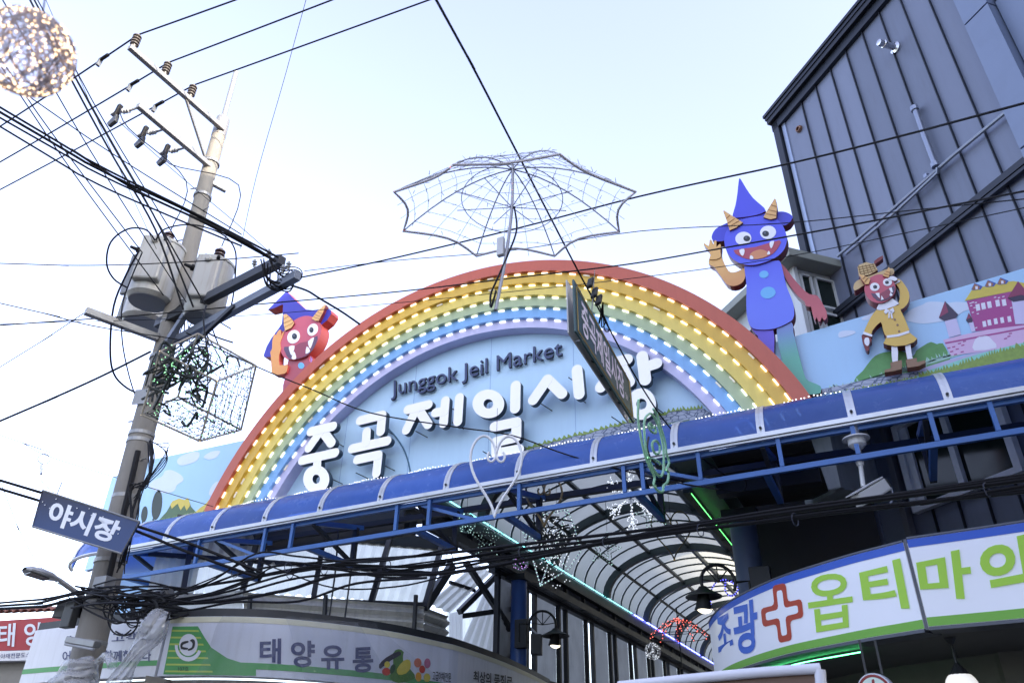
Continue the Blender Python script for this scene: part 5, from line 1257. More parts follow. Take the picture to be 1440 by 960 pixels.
def insul(p, parent, ax=(0, 0, 1), s=1.0, m_=porc, name='insulator', n=4, r=0.062):
    pr = [(0.02, 0)]
    for k in range(n):
        h = (0.05 + k * 0.055) * s; pr += [(0.032 * s, h), (r * s, h + 0.012 * s), (r * s, h + 0.026 * s), (0.034 * s, h + 0.04 * s)]
    pr += [(0.03 * s, (0.06 + n * 0.055) * s), (0.0, (0.085 + n * 0.055) * s)]
    return obj(name, MB().lathe(pr, p, ax, 14), m_, parent, smooth=True)
ins_t = [0.03, 0.36, 0.65]; tops_i = []
for t in ins_t:
    p = e1.lerp(c1, t) + Vector((0, 0, 0.042)); insul(p, xa1, s=1.05); tops_i.append(p + Vector((0, 0, 0.30)))
for t, p_ in zip((0.08, 0.5, 0.85), range(3)):
    c = e1.lerp(c1, t); obj('arm_bolt', MB().lathe([(0.015, 0), (0.015, 0.03)], c + Vector((0, -0.045, 0)), (0, -1, 0), 6), galv, xa1)
# three high voltage lines over the insulators
hv = mat('line_insulated', (0.008, 0.009, 0.02), 0.6, 0, 0.1, spec=0.2)
def sag(a, b, s=0.1, n=10):
    a, b = Vector(a), Vector(b); return [a.lerp(b, k / n) - Vector((0, 0, 4 * s * (k / n) * (1 - k / n))) for k in range(n + 1)]
HV = [((0, 178), (340, -4), 'uppermost high voltage line over the outermost insulator of the top crossarm'), ((0, 228), (470, -2), 'middle high voltage line over the second insulator of the top crossarm'), ((-10, 272), (612, -4), 'lowest high voltage line over the innermost insulator of the top crossarm')]
for tp, (pa, pb, lab) in zip(tops_i, HV):
    A0 = atz(pa[0], pa[1], tp.z); B0 = atz(pb[0], pb[1], tp.z)
    w = thing('power_line', lab, 'cable', tp, 'high voltage lines')
    obj('wire', MB().tube([A0 + (A0 - tp) * 3.0] + sag(A0, tp, 0.02, 8) + sag(tp, B0 + (B0 - tp) * 1.5, 0.02, 8)[1:], 0.014, 6), hv, w, smooth=True)
    dl = (A0 - tp).normalized()
    obj('line_clamp', MB().tube([tp + dl * 0.75, tp + dl * 0.95], 0.03, 8), blackc, w); q = tp + dl * 0.95
    obj('stirrup', MB().obox(q + Vector((0, 0, -0.06)), (0.02, 0, 0), (0, 0.03, 0), (0.01, 0, 0.07)), mat('clamp_grey', (0.12, 0.13, 0.15), 0.5, 0.3), w)
# fuse cut-outs below the second arm
cut_lab = ['outermost of three fuse cut-outs hanging from the second crossarm', 'middle one of three fuse cut-outs hanging from the second crossarm', 'innermost of three fuse cut-outs hanging from the second crossarm']
cutpt = []
for (t, lab) in zip((0.04, 0.40, 0.72), cut_lab):
    a = e2.lerp(c2, t); side = Vector((-0.83, -0.2, -0.05)).normalized()
    f = thing('fuse_cutout', lab, 'fuse', a, 'fuse cut-outs on the pole')
    obj('bracket', MB().tube([a + Vector((0, 0, 0.03)), a + side * 0.12, a + side * 0.18], 0.018, 6), galv, f)
    insul(a + side * 0.15, f, side, 0.8, porcg, 'insulator', 3, 0.055)
    b = a + side * 0.40
    obj('body', MB().obox(b + Vector((0, 0, 0.03)), (0.03, 0, 0), (0, 0.035, 0), (0.015, 0, 0.12)), blackc, f, bevel=0.01)
    obj('hood', MB().obox(b + Vector((-0.05, 0, 0.02)), (0.075, 0, 0.02), (0, 0.03, 0), (-0.006, 0, 0.02)), porcg, f, bevel=0.008)
    obj('fuse_tube', MB().prism([b + Vector(q) for q in ((0.05, -0.03, -0.07), (0.07, -0.03, -0.22), (-0.06, -0.03, -0.28), (-0.12, -0.03, -0.2), (-0.02, -0.03, -0.1))], (0, 0.06, 0)), mat('fuse_black', (0.03, 0.033, 0.04), 0.4), f, bevel=0.01)
    cutpt.append(b + Vector((0, 0, 0.16)))
# transformers
tank = mat('transformer_grey', (0.33, 0.33, 0.315), 0.42, 0.05, 0.06, 3, dirt=0.5, dirtcol=(0.16, 0.11, 0.07), streak=True); tankd = mat('transformer_fin', (0.16, 0.165, 0.17), 0.5, 0.1, 0.1, 4)
def transformer(label, top_px, bot_px, Y, rpx, fins=True, box=True):
    a, b = at(*bot_px, Y), at(*top_px, Y); c = Vector(((a.x + b.x) / 2, Y, a.z)); h = b.z - a.z
    r = rpx / FPX * (c - EYE).length
    t = thing('transformer', label, 'transformer', c, 'pole transformers')
    obj('tank', MB().lathe([(r * 0.86, 0.0), (r, 0.05), (r, h * 0.93), (r * 1.04, h * 0.93), (r * 1.04, h * 0.97), (r * 0.8, h), (0.05, h * 1.03)], c, n=28), tank, t, smooth=True)
    obj('base_plate', MB().lathe([(r * 0.84, -0.012), (r * 0.84, -0.003)], c, n=28), tankd, t)
    if box:
        o_ = c + Vector((r * 0.55, -r * 0.85, h * 0.55)); u = Vector((0.86, 0.5, 0)); n_ = Vector((0.5, -0.86, 0))
        obj('terminal_cover', MB().obox(o_, u * r * 0.62, n_ * 0.07, (0, 0, h * 0.38)), tank, t, bevel=0.03)
        obj('cover_boss', MB().lathe([(0.05, 0), (0.05, 0.03), (0.03, 0.045)], o_ + n_ * 0.07 + Vector((0, 0, h * 0.28)), n_, 12), tank, t)
    if fins:
        for k in range(4):
            o_ = c + Vector((-r * 0.98 - 0.05, -0.16 + 0.11 * k, h * 0.5)); obj('cooling_fin', MB().obox(o_, (0.085, 0, 0), (0, 0.03, 0), (0, 0, h * 0.36)), tankd, t, bevel=0.025)
    bt = c + Vector((0.02, 0, h * 1.02)); insul(bt, t, s=1.1, m_=mat('bushing_maroon', (0.07, 0.04, 0.04), 0.3), name='bushing', n=3, r=0.07)
    for k, dx in enumerate((-0.6, 0.75)):
        s0 = c + Vector((r * dx, -r * (0.75 if dx < 0 else 0.6), h * 0.82)); dn = Vector((dx, -0.5, 0.25)).normalized()
        obj('low_voltage_bushing', MB().lathe([(0.035, 0), (0.05, 0.02), (0.05, 0.05), (0.03, 0.06), (0.022, 0.16)], s0, dn, 10), blackc, t, smooth=True)
    obj('lifting_lug', MB().obox(c + Vector((r * 0.3, -r * 0.98, h * 0.9)), (0.03, 0, 0), (0, 0.03, 0), (0, 0, 0.05)), galv, t)
    return bt + Vector((0, 0, 0.3)), c, h, r
tA = transformer('grey pole transformer with cooling fins and a terminal cover left of the pole', (229, 348), (211, 424), 6.0, 27)
tB = transformer('grey pole transformer with a dark bushing right of the pole', (301, 372), (287, 447), 6.25, 25, fins=False)
tC = transformer('third grey pole transformer low behind the one with cooling fins', (216, 402), (204, 455), 6.9, 27, fins=True, box=False)
# faint red markings
mk = mat('paint_red', hexc('a86a66'), 0.6); c, h, r = tA[1], tA[2], tA[3]
def ontank(a, z): return c + Vector((math.sin(a) * (r + 0.004), -math.cos(a) * (r + 0.004), z))
mb = MB().tube([ontank(-0.55 + 0.09 * math.cos(q), h * 0.62 + 0.04 * math.sin(q)) for q in [k * 0.5236 for k in range(12)]], 0.004, 4, closed=True); 
for k in range(5): mb.tube([ontank(-0.75 + 0.16 * k, h * 0.42), ontank(-0.69 + 0.16 * k, h * 0.44)], 0.005, 4)
o = bpy.data.objects.get('tank'); mk_o = obj('red_marking', mb, mk); mk_o.parent = [x for x in bpy.data.objects if x.name.startswith('transformer') and x.type == 'EMPTY'][0]; mk_o.location = -wbase(mk_o.parent)
# platform beams and lower arms
zb_m = onpole(452).z
obj('platform_beam', MB().bar(atz(222, 456, zb_m), atz(397, 366, zb_m), 0.11, 0.14), mat('beam_black', (0.02, 0.022, 0.028), 0.45, 0.2, 0.15), pole, bevel=0.008)
zb_n = onpole(478).z
obj('platform_beam', MB().bar(atz(250, 478, zb_n), atz(419, 387, zb_n), 0.10, 0.12), mat('beam_grey', (0.16, 0.18, 0.22), 0.45, 0.3, 0.15), pole, bevel=0.006)
obj('lower_arm', MB().bar(atz(120, 437, onpole(482).z), onpole(482) + Vector((0, -0.15, 0)), 0.09, 0.1), galv, pole, bevel=0.006)
obj('diagonal_brace', MB().bar(onpole(510) + Vector((0.05, -0.12, 0)), atz(278, 415, onpole(440).z), 0.07, 0.08), MATS['beam_grey'], pole); obj('diagonal_brace', MB().bar(onpole(540) + Vector((0.1, -0.1, 0)), atz(330, 430, zb_n), 0.05, 0.06), MATS['beam_black'], pole)
for (x, y, z) in ((380, 372, zb_m), (360, 386, zb_m), (258, 438, zb_m), (274, 434, zb_m), (286, 430, zb_m), (400, 395, zb_n), (408, 390, zb_n)):
    p = atz(x, y, z); insul(p + Vector((0, -0.06, 0.08)), pole, (0.2, -0.3, 1), 0.6, porcg, 'spool_insulator', 2, 0.06)
obj('nameplate', MB().obox(onpole(565) + Vector((0.02, -0.17, 0)), (0.11, 0.03, 0), (0, 0.006, 0), (0, 0, 0.11)), galv, pole)
obj('meter_box', MB().obox(onpole(830) + Vector((0.25, -0.2, 0.0)), (0.10, 0, 0), (0, 0.07, 0), (0, 0, 0.09)), galv, pole, bevel=0.01)
obj('cable_guard', MB().tube([onpole(640) + Vector((0.14, -0.1, 0)), onpole(760) + Vector((0.17, -0.1, 0)), onpole(850) + Vector((0.18, -0.1, 0))], 0.035, 8), MATS['cable_black'], pole)
obj('terminal_box', MB().obox(onpole(862) + Vector((-0.33, -0.12, 0.05)), (0.16, 0.03, 0), (0, 0.06, 0), (0.02, 0, 0.10)), mat('box_black', (0.03, 0.032, 0.035), 0.5), pole, bevel=0.01); obj('terminal_box', MB().obox(onpole(880) + Vector((-0.2, -0.2, 0.12)), (0.08, 0, 0), (0, 0.05, 0), (0, 0, 0.16)), MATS['box_black'], pole, bevel=0.01)
# ------------------------------------------------------------------ street light on the pole
sl_ = thing('street_light', 'grey LED street light head on a short arm at the lower left of the pole', 'street light', onpole(845))
q0, q1 = onpole(845) + Vector((-0.1, -0.1, 0)), at(84, 816, 5.9); hd = at(34, 800, 5.5)
obj('arm', MB().tube([q0, q1], 0.03, 8), galv, sl_)
hv_ = (hd - q1); u_ = hv_.normalized(); s_ = Vector((-u_.y, u_.x, 0)).normalized()
mb = MB(); rows = []
for t, w, h_ in ((0, 0.04, 0.03), (0.12, 0.05, 0.04), (0.3, 0.10, 0.06), (0.6, 0.135, 0.065), (0.9, 0.12, 0.05), (1.0, 0.06, 0.025)):
    c_ = q1 + hv_ * t; rows.append([c_ + s_ * (w * math.cos(a)) + Vector((0, 0, h_ * max(math.sin(a), -0.35))) for a in [2 * math.pi * k / 14 for k in range(15)]])
mb.sheet(rows); obj('head', mb, mat('lamp_head', (0.42, 0.43, 0.45), 0.4, 0.3), sl_, smooth=True)
obj('lens', MB().prism([q1 + hv_ * t + s_ * w + Vector((0, 0, -0.026)) for t, w in ((0.35, -0.08), (0.9, -0.09), (0.9, 0.09), (0.35, 0.08))], (0, 0, -0.012)), mat('lamp_lens', (0.06, 0.06, 0.07), 0.25), sl_)
# lower left terminal antenna box
ab = thing('fluorescent_fixture', 'weathered grey light fixture strapped across the pole near its foot', 'lamp', onpole(902))
a_, b_ = at(97, 899, 5.95), at(137, 906, 5.95); obj('housing', MB().bar(a_, b_, 0.10, 0.07), MATS['galvanised'], ab, bevel=0.01); obj('tube', MB().tube([a_ + Vector((0, -0.03, -0.05)), b_ + Vector((0, -0.03, -0.05))], 0.014, 8), porcg, ab); obj('strap', MB().bar(b_ + Vector((-0.05, 0, 0)), onpole(903), 0.04, 0.02), galv, ab)

# ------------------------------------------------------------------ night market sign hung from the cables
ns = thing('night_market_sign', 'dark blue hanging sign with white night market lettering in front of the pole', 'sign', at(120, 740, 5.5))
# plane through four photo corners at about 5.5 m
q = [at(45.5, 740, 5.35), at(171, 778, 5.75), None, at(60, 689, 5.35)]
nv = (q[1] - q[0]).cross(q[3] - q[0]).normalized(); q[2] = atpl(196, 733, q[0], nv)
if nv.y > 0: nv = -nv
obj('board', MB().prism(q, -nv * 0.03), fm_('night_blue', '183466', '0a1130', 2, q[0].z - 0.1, q[3].z), ns)
QF = quadfn(*[p + nv * 0.004 for p in q])
text('lettering', '야시장', lambda u, v: QF(0.13 + u * 0.74, 0.18 + v * 0.66), mat('sign_pure_white', hexc('d6dae4'), 0.45), ns, bold=0.035)
rs = random.Random(9)
for k in range(14):
    p = QF(rs.uniform(0.03, 0.97), rs.uniform(0.45, 0.95)); obj('star_dot', MB().obox(p + nv * 0.003, (0.006, 0, 0), (0, 0.002, 0), (0, 0, 0.006)), MATS['sign_pure_white'], ns)
obj('frame', MB().tube(q, 0.012, 6, closed=True), galv, ns)
for t in (0.15, 0.85): p = q[3].lerp(q[2], t); obj('hanger', MB().tube([p, p + Vector((0.02, 0, 0.16))], 0.006, 5), blackc, ns)

# ------------------------------------------------------------------ cables
def runon(px, P, L=9.0):
    """let a cable that leaves the frame run on past it"""
    out = lambda q: q[0] <= -5 or q[0] >= 1450 or q[1] <= -2
    P = list(P)
    if out(px[0]): P = [P[0] + (P[0] - P[1]).normalized() * L] + P
    if out(px[-1]): P = P + [P[-1] + (P[-1] - P[-2]).normalized() * L]
    return P
def cable(label, pts, r=0.012, n=6, group=None, m_=None, name='cable', sub=5):
    """pts: (px, py, distance) in photo pixels and metres from the eye"""
    P = runon(pts, [atd(*p) for p in pts]); P = catmull(P, sub, False) if len(P) > 2 else P
    o = obj(name, MB().tube(P, r, n), m_ or blackc, smooth=True); tag(o, label, 'cable', group); return o
def bundle(label, strands, r=0.012, ties=(), group=None, name='cable_bundle', Y=None, cat='cable'):
    t = thing(name, label, cat, atd(*strands[0][0]) if Y is None else at(*strands[0][0][:2], Y), group)
    for st in strands:
        P = [atd(*p) if Y is None else at(p[0], p[1], Y + (p[2] if len(p) > 2 else 0)) for p in st]
        P = runon(st, P); P = catmull(P, 6, False) if len(P) > 2 else P
        obj('strand', MB().tube(P, r * random.uniform(0.75, 1.3), 6), blackc, t, smooth=True)
    for (x, y, d) in ties:
        p = atd(x, y, d) if Y is None else at(x, y, Y + d)
        obj('cable_tie', MB().tube([p + Vector((0.022 * math.cos(q_), 0.03 * math.cos(q_), 0.055 * math.sin(q_))) for q_ in [0.7854 * i for i in range(8)]], 0.005, 4, closed=True), mat('tie_blue', (0.02, 0.025, 0.05), 0.5), t)
    return t
dB = (atz(390, 365, zb_m) - EYE).length
bundle('thick black cable bundle from the upper left down to the end of the platform beam', [[(-10, 145, dB + 1), (130, 228, dB + 0.6), (270, 298, dB + 0.3), (392, 362, dB)], [(-10, 160, dB + 1), (140, 245, dB + 0.6), (280, 310, dB + 0.3), (395, 372, dB)], [(-10, 152, dB + 1), (135, 236, dB + 0.6), (276, 303, dB + 0.3), (388, 368, dB)], [(-10, 172, dB + 1), (120, 250, dB + 0.6), (230, 300, dB + 0.3), (340, 346, dB)], [(100, 210, dB + 0.7), (200, 272, dB + 0.5), (330, 332, dB + 0.1), (404, 378, dB)]], 0.0145)
bundle('black cable bundle falling steeply from the upper left to the transformers', [[(46, -4, dB + 2.2), (100, 98, dB + 1.5), (160, 205, dB + 1), (225, 320, dB + 0.3), (272, 432, dB)], [(46, -4, dB + 2.2), (106, 110, dB + 1.5), (165, 216, dB + 1), (232, 330, dB + 0.3), (288, 428, dB)], [(40, -4, dB + 2.2), (98, 108, dB + 1.5), (156, 215, dB + 1), (218, 322, dB + 0.3), (258, 436, dB)]], 0.012)
for k, (a, b, lb_) in enumerate([((-40, 32), (230, 415), 'thin wire running steeply behind the left transformer'), ((0, -6), (262, 425), 'thin wire running steeply to the platform beam between the transformers'), ((-52, 6), (200, 355), 'thin wire slanting past the light ball to the left transformer'), ((50, -5), (250, 340), 'thin wire slanting from the light ball to the pole behind the bundle'), ((-40, 80), (340, 330), 'thin wire crossing behind the thick bundle at the upper left')]):
    cable(lb_, [(a[0], a[1], dB + 1.2), ((a[0] + b[0]) / 2 - 3, (a[1] + b[1]) / 2 + 4, dB + 0.6), (b[0], b[1], dB + 0.1)], 0.007)
# drop leads from cut-outs to transformers, loops
tops3 = [tA[0], tB[0], tC[0]]
def wire3(label, P, r=0.008, m_=None, sub=5):
    o = obj('cable', MB().tube(catmull(P, sub, False), r, 6), m_ or hv, smooth=True); return tag(o, label, 'cable')
wire3('thin lead from the outermost fuse down to the left transformer', [cutpt[0], cutpt[0] + Vector((0.25, 0.1, -0.5)), tA[0] + Vector((0.0, 0, 1.0)), tA[0]]); wire3('thin lead from the innermost fuse down to the right transformer', [cutpt[2], cutpt[2] + Vector((0.2, 0, -0.5)), tB[0] + Vector((0.02, 0, 1.2)), tB[0]])
dT = (tA[1] - EYE).length - 0.5
cable('wide round cable loop to the left of the transformer with fins', [(218, 338, dT), (205, 323, dT), (180, 322, dT), (156, 340, dT), (150, 370, dT), (160, 392, dT), (180, 405, dT)], 0.012, m_=hv)
cable('wide cable loop arching over the right transformer', [(219, 338, dT), (232, 322, dT), (270, 316, dT), (310, 328, dT), (330, 350, dT), (331, 385, dT), (325, 430, dT), (310, 450, dT)], 0.011)
cable('pair-thick cable dropping from the left transformer down beside the cube frame', [(196, 352, dT), (178, 385, dT), (160, 430, dT), (155, 490, dT), (160, 525, dT), (178, 545, dT), (200, 555, dT)], 0.014, m_=hv)
cable('slack cable dropping beside the first one left of the pole', [(200, 355, dT), (185, 390, dT), (172, 430, dT), (172, 480, dT), (182, 530, dT), (195, 570, dT)], 0.009, m_=hv)
R_ = random.Random(21)
tg = thing('cable_tangle', 'tangle of short black cables around the end of the platform beams', 'cable', atz(400, 385, zb_n))
def strand(P, r): obj('strand', MB().tube(catmull(P, 6, False), r, 5), blackc, tg, smooth=True)
for k in range(13):
    x0, y0 = R_.uniform(366, 392), R_.uniform(362, 384); x1, y1 = R_.uniform(392, 420), R_.uniform(384, 404); s_ = R_.uniform(6, 26)
    strand([atd(x0, y0, dB - 0.1), atd(x0 + (x1 - x0) * 0.3 - s_ * 0.3, y0 + (y1 - y0) * 0.3 + s_, dB - 0.15), atd(x0 + (x1 - x0) * 0.7, y0 + (y1 - y0) * 0.7 + s_ * 0.9, dB - 0.2), atd(x1, y1, dB - 0.12)], R_.uniform(0.006, 0.012))
for k in range(6):
    x0, y0 = R_.uniform(395, 412), R_.uniform(378, 395); r0 = R_.uniform(7, 14)
    strand([atd(x0 + r0 * math.cos(q), y0 + 0.7 * r0 * math.sin(q), dB - 0.2) for q in [k + 0.9 * j for j in range(6)]], 0.007)
tg = thing('cable_tangle', 'tangle of black cables between the transformers and the wire cube', 'cable', onpole(470))
for k in range(20):
    x0, y0 = R_.uniform(252, 300), R_.uniform(424, 446); x1, y1 = R_.uniform(230, 330), R_.uniform(455, 530); s_ = R_.uniform(-18, 18)
    strand([atd(x0, y0, dT + 0.3), atd(x0 + (x1 - x0) * 0.35 + s_, y0 + (y1 - y0) * 0.35, dT + 0.25), atd(x0 + (x1 - x0) * 0.7 + s_, y0 + (y1 - y0) * 0.75, dT + 0.35), atd(x1, y1, dT + 0.4)], R_.uniform(0.006, 0.013))
tg = thing('cable_tangle', 'tangle of black cables and ties around the pole below the canopy', 'cable', onpole(830))
for k in range(22):
    x0, y0 = R_.uniform(95, 165), R_.uniform(820, 858); x1, y1 = R_.uniform(190, 280), R_.uniform(826, 866); s_ = R_.uniform(-14, 22)
    strand([at(x0, y0, 6.0), at(x0 + (x1 - x0) * 0.3, (y0 * 0.7 + y1 * 0.3) + s_, 5.93 + R_.uniform(-0.08, 0.08)), at(x0 + (x1 - x0) * 0.7, (y0 * 0.3 + y1 * 0.7) + s_ * 0.8, 5.95), at(x1, y1, 6.1)], R_.uniform(0.006, 0.014))
for k in range(9):
    x0, y0 = R_.uniform(165, 215), R_.uniform(850, 872); rx, ry = R_.uniform(10, 26), R_.uniform(10, 24)
    strand([at(x0 + rx * math.cos(q), y0 + ry * math.sin(q), 5.95) for q in [k + 0.7 * j for j in range(9)]], R_.uniform(0.006, 0.011))
tg = thing('cable_tangle', 'slack thin cables looping down the right side of the pole above the canopy', 'cable', onpole(680))
for k in range(9):
    s0 = (212 + R_.uniform(-4, 4), 618 + R_.uniform(0, 8)); P = [at(*s0, 6.1), at(216 - k, 650 + 4 * k, 6.05), at(200 - 2 * k + R_.uniform(-6, 6), 690 + R_.uniform(-8, 8), 6.05), at(184 + R_.uniform(-10, 8), 740 + R_.uniform(-8, 12), 6.05), at(170 + R_.uniform(-8, 8), 790 + R_.uniform(-8, 18), 6.05)]
    obj('strand', MB().tube(catmull(P, 5, False), R_.uniform(0.005, 0.011), 5), blackc, tg, smooth=True)
for k in range(5):
    P = [at(213, 620, 6.1), at(222 + 3 * k, 624 + 3 * k, 6.1), at(238 - 2 * k, 626 + 8 * k, 6.1), at(212 - 3 * k, 668 + 5 * k, 6.1), at(188, 700 + 4 * k, 6.1)]
    obj('strand', MB().tube(catmull(P, 5, False), 0.006, 5), blackc, tg, smooth=True)
# main bundle across the front, below the canopy
bundle('long black cable bundle sagging across the gate below the canopy to the right', [
    [(170, 842), (260, 832), (360, 800), (480, 788), (600, 780), (720, 766), (900, 745), (1080, 720), (1260, 694), (1460, 664)],
    [(170, 848), (280, 838), (380, 806), (500, 790), (640, 776), (760, 762), (960, 738), (1100, 716), (1300, 690), (1460, 668)],
    [(170, 852), (300, 842), (420, 812), (520, 806), (640, 792), (740, 778), (900, 756), (1080, 732), (1260, 712), (1460, 686)],
    [(170, 855), (300, 836), (440, 800), (560, 812), (680, 790), (800, 772), (960, 748), (1120, 728), (1300, 706), (1460, 690)],
    [(180, 838), (320, 818), (460, 795), (580, 796), (700, 776), (820, 762), (1000, 742), (1180, 718), (1340, 700), (1460, 680)],
    [(180, 850), (300, 846), (400, 830), (480, 808), (620, 806), (760, 782), (900, 752), (1080, 724), (1460, 672)]], 0.0155, [(408, 806, -0.02), (456, 800, -0.02), (545, 795, -0.02), (632, 785, -0.02), (734, 776, -0.02), (852, 762, -0.02), (985, 745, -0.02), (1118, 730, -0.02), (1388, 688, -0.02)], Y=6.5)
bundle('loose thin cables swinging above the curved white sign', [[(205, 850), (300, 812), (352, 788), (392, 800), (470, 826), (560, 824), (640, 806), (720, 790)], [(210, 858), (330, 825), (400, 792), (500, 800), (600, 790), (720, 772)], [(200, 846), (290, 820), (360, 778), (420, 782), (520, 790), (640, 770)], [(190, 856), (260, 858), (330, 846), (420, 845), (500, 820), (600, 812)]], 0.010, [(330, 805, -0.02), (405, 797, -0.02)], Y=6.45)
for k, (pts, lb_) in enumerate([([(-10, 672), (70, 696), (180, 735), (262, 762), (345, 795), (372, 806)], 'upper of two black cables crossing in front of the night market sign'), ([(-10, 684), (70, 708), (180, 742), (262, 775), (330, 800), (368, 812)], 'lower of two black cables crossing in front of the night market sign')]):
    o = obj('cable', MB().tube(catmull(runon(pts, [at(x, y, 5.2 + 0.0035 * x) for x, y in pts]), 6, False), 0.018, 6), blackc, smooth=True); tag(o, lb_, 'cable')
bundle('black cable run from the far left to the pole above the red sign', [[(-10, 852), (50, 848), (100, 836), (140, 832)], [(-10, 848), (60, 842), (110, 832), (140, 826)], [(-10, 856), (60, 852), (100, 842), (140, 838)]], 0.014, Y=6.0)
# far crossing wires
def dd(px): return 12.3 - 0.0035 * px
long = [
    ('dark wire rising from the pole across the umbrella to the metal building', [(408, 393), (540, 366), (720, 323), (900, 276), (1110, 230), (1280, 188), (1460, 140)], 0.014),
    ('dark wire passing just above the top of the arch to the right', [(-10, 472 - 14), (200, 443), (360, 428), (560, 410), (720, 391), (880, 372), (1010, 350), (1220, 312), (1460, 265)], 0.012),
    ('faint wire crossing behind the umbrella rim to the right', [(428, 381), (560, 366), (720, 352), (900, 325), (1100, 314), (1280, 296), (1460, 278)], 0.007),
    ('faint wire crossing the upper arch below the dark one', [(-10, 456), (300, 446), (480, 433), (720, 410), (900, 390), (1100, 362), (1300, 322), (1460, 288)], 0.006),
    ('twisted wire running level from the left edge to the transformers', [(-10, 370), (90, 373), (180, 372), (300, 366), (420, 356)], 0.010),
    ('black cable from the left edge rising to the pole below the wire cube', [(-10, 596), (60, 566), (140, 530), (212, 494)], 0.020),
    ('black cable from the left edge falling to the lower crossarm', [(-10, 424), (60, 440), (130, 458), (230, 474), (300, 486)], 0.010),
    ('thin wire from the left edge up to the tip of the lower crossarm', [(-10, 522), (58, 480), (118, 440)], 0.008),
    ('thick black cable from the beam end down behind the red goblin to the arch', [(398, 398), (430, 408), (450, 420), (480, 438), (506, 456)], 0.020),
    ('black cable crossing the left of the arch down to the lettering', [(262, 468), (360, 515), (440, 548), (520, 580), (640, 600), (720, 612), (800, 640), (920, 672), (1010, 688)], 0.012),
    ('thin vertical wire right of the pole rising to the top edge', [(432, -6), (400, 110), (360, 250), (338, 350)], 0.005),
    ('faint guy wire behind the light ball at the upper left', [(62, -6), (105, 95), (160, 220), (220, 350)], 0.005),
    ('thin wire slanting from the top crossarm down to the platform beam end', [(168, 172), (250, 245), (330, 312), (392, 366)], 0.006),
    ('thin sagging wire at the left edge with a hanging loop', [(-10, 608), (30, 622), (65, 640), (140, 664), (300, 712)], 0.006),
    ('thin wire crossing the lower left sky behind the night market sign', [(-10, 650), (25, 740), (60, 800), (120, 850)], 0.006)]
for lb_, pts, r in long: cable(lb_, [(x, y, dd(x)) for x, y in pts], r * 0.78, 5)
ir = thing('hanging_fuse', 'little white inline fuse hanging on a wire loop at the left', 'fuse', at(58, 660, 6.5))
obj('loop', MB().tube([at(62 + 9 * math.cos(q), 645 + 7 * math.sin(q), 6.5) for q in [k * 0.45 for k in range(14)]], 0.006, 5), blackc, ir); obj('body', MB().tube([at(58, 653, 6.5), at(58, 666, 6.5)], 0.02, 8), mat('sign_pure_white', hexc('d6dae4'), 0.45), ir); obj('lead', MB().tube(catmull([at(58, 666, 6.5), at(58, 675, 6.5), at(66, 684, 6.5), at(76, 692, 6.5)], 4, False), 0.005, 5), blackc, ir)
# cylinder splice closure and wrapped plastic bag beside the pole
sc = thing('splice_closure', 'black ribbed cable splice closure hanging right of the pole', 'splice closure', at(222, 845, 6.2))
a_, b_ = at(204, 863, 6.2), at(240, 830, 6.2); dx_ = (b_ - a_)
prf = []
for k in range(13): prf += [(0.085 if k not in (0, 12) else 0.05, dx_.length * k / 12), (0.078 if k not in (0, 12) else 0.05, dx_.length * (k + 0.5) / 12)]
obj('body', MB().lathe(prf[:-1], a_, dx_, 16), mat('box_black', (0.03, 0.032, 0.035), 0.5), sc, smooth=False)
# ------------------------------------------------------------------ light sculptures
def led(name, col, e): return mat(name, tuple(0.4 + 0.5 * c for c in col), 0.35, var=0, emit=col, estr=e)
Lw, Lwarm, Lgold, Lgreen, Lred, Lblue, Lcool = led('bulb_cool_white', (0.85, 0.92, 1.0), 0.2), led('bulb_warm', (1.0, 0.72, 0.42), 0.5), led('bulb_gold', (1.0, 0.62, 0.16), 0.5), led('bulb_green', (0.35, 1.0, 0.45), 0.3), led('bulb_red', (1.0, 0.16, 0.12), 0.35), led('bulb_blue', (0.12, 0.12, 1.0), 0.7), led('bulb_ice', (0.6, 1.0, 0.9), 0.25)
wirew = mat('wire_white', (0.55, 0.55, 0.58), 0.4, 0.2, 0.1); wired = mat('wire_dark', (0.02, 0.025, 0.022), 0.5); ropew = mat('rope_light_tube', (0.72, 0.74, 0.78), 0.25, 0, 0.05)
def resample(P, step):
    out = [P[0]]; acc = 0.0
    for a, b in zip(P, P[1:]):
        L = (b - a).length; d = step - acc
        while d <= L: out.append(a.lerp(b, d / L)); d += step
        acc = (acc + L) % step if L > 0 else acc
    return out
def bulbs(parent, pts, r, m_, name='bulbs', n=None):
    mb = MB()
    for p in pts: mb.octa(p, r)
    o = obj(name, mb, m_, parent); o['kind'] = 'stuff'; return o
def rope(parent, P, r, m_, bm_=None, step=0.05, br=None, closed=False, name='outline'):
    obj(name, MB().tube(P, r, 7, closed=closed), m_, parent, smooth=True)
    if bm_: bulbs(parent, resample(P + ([P[0]] if closed else []), step), br or r * 1.25, bm_)
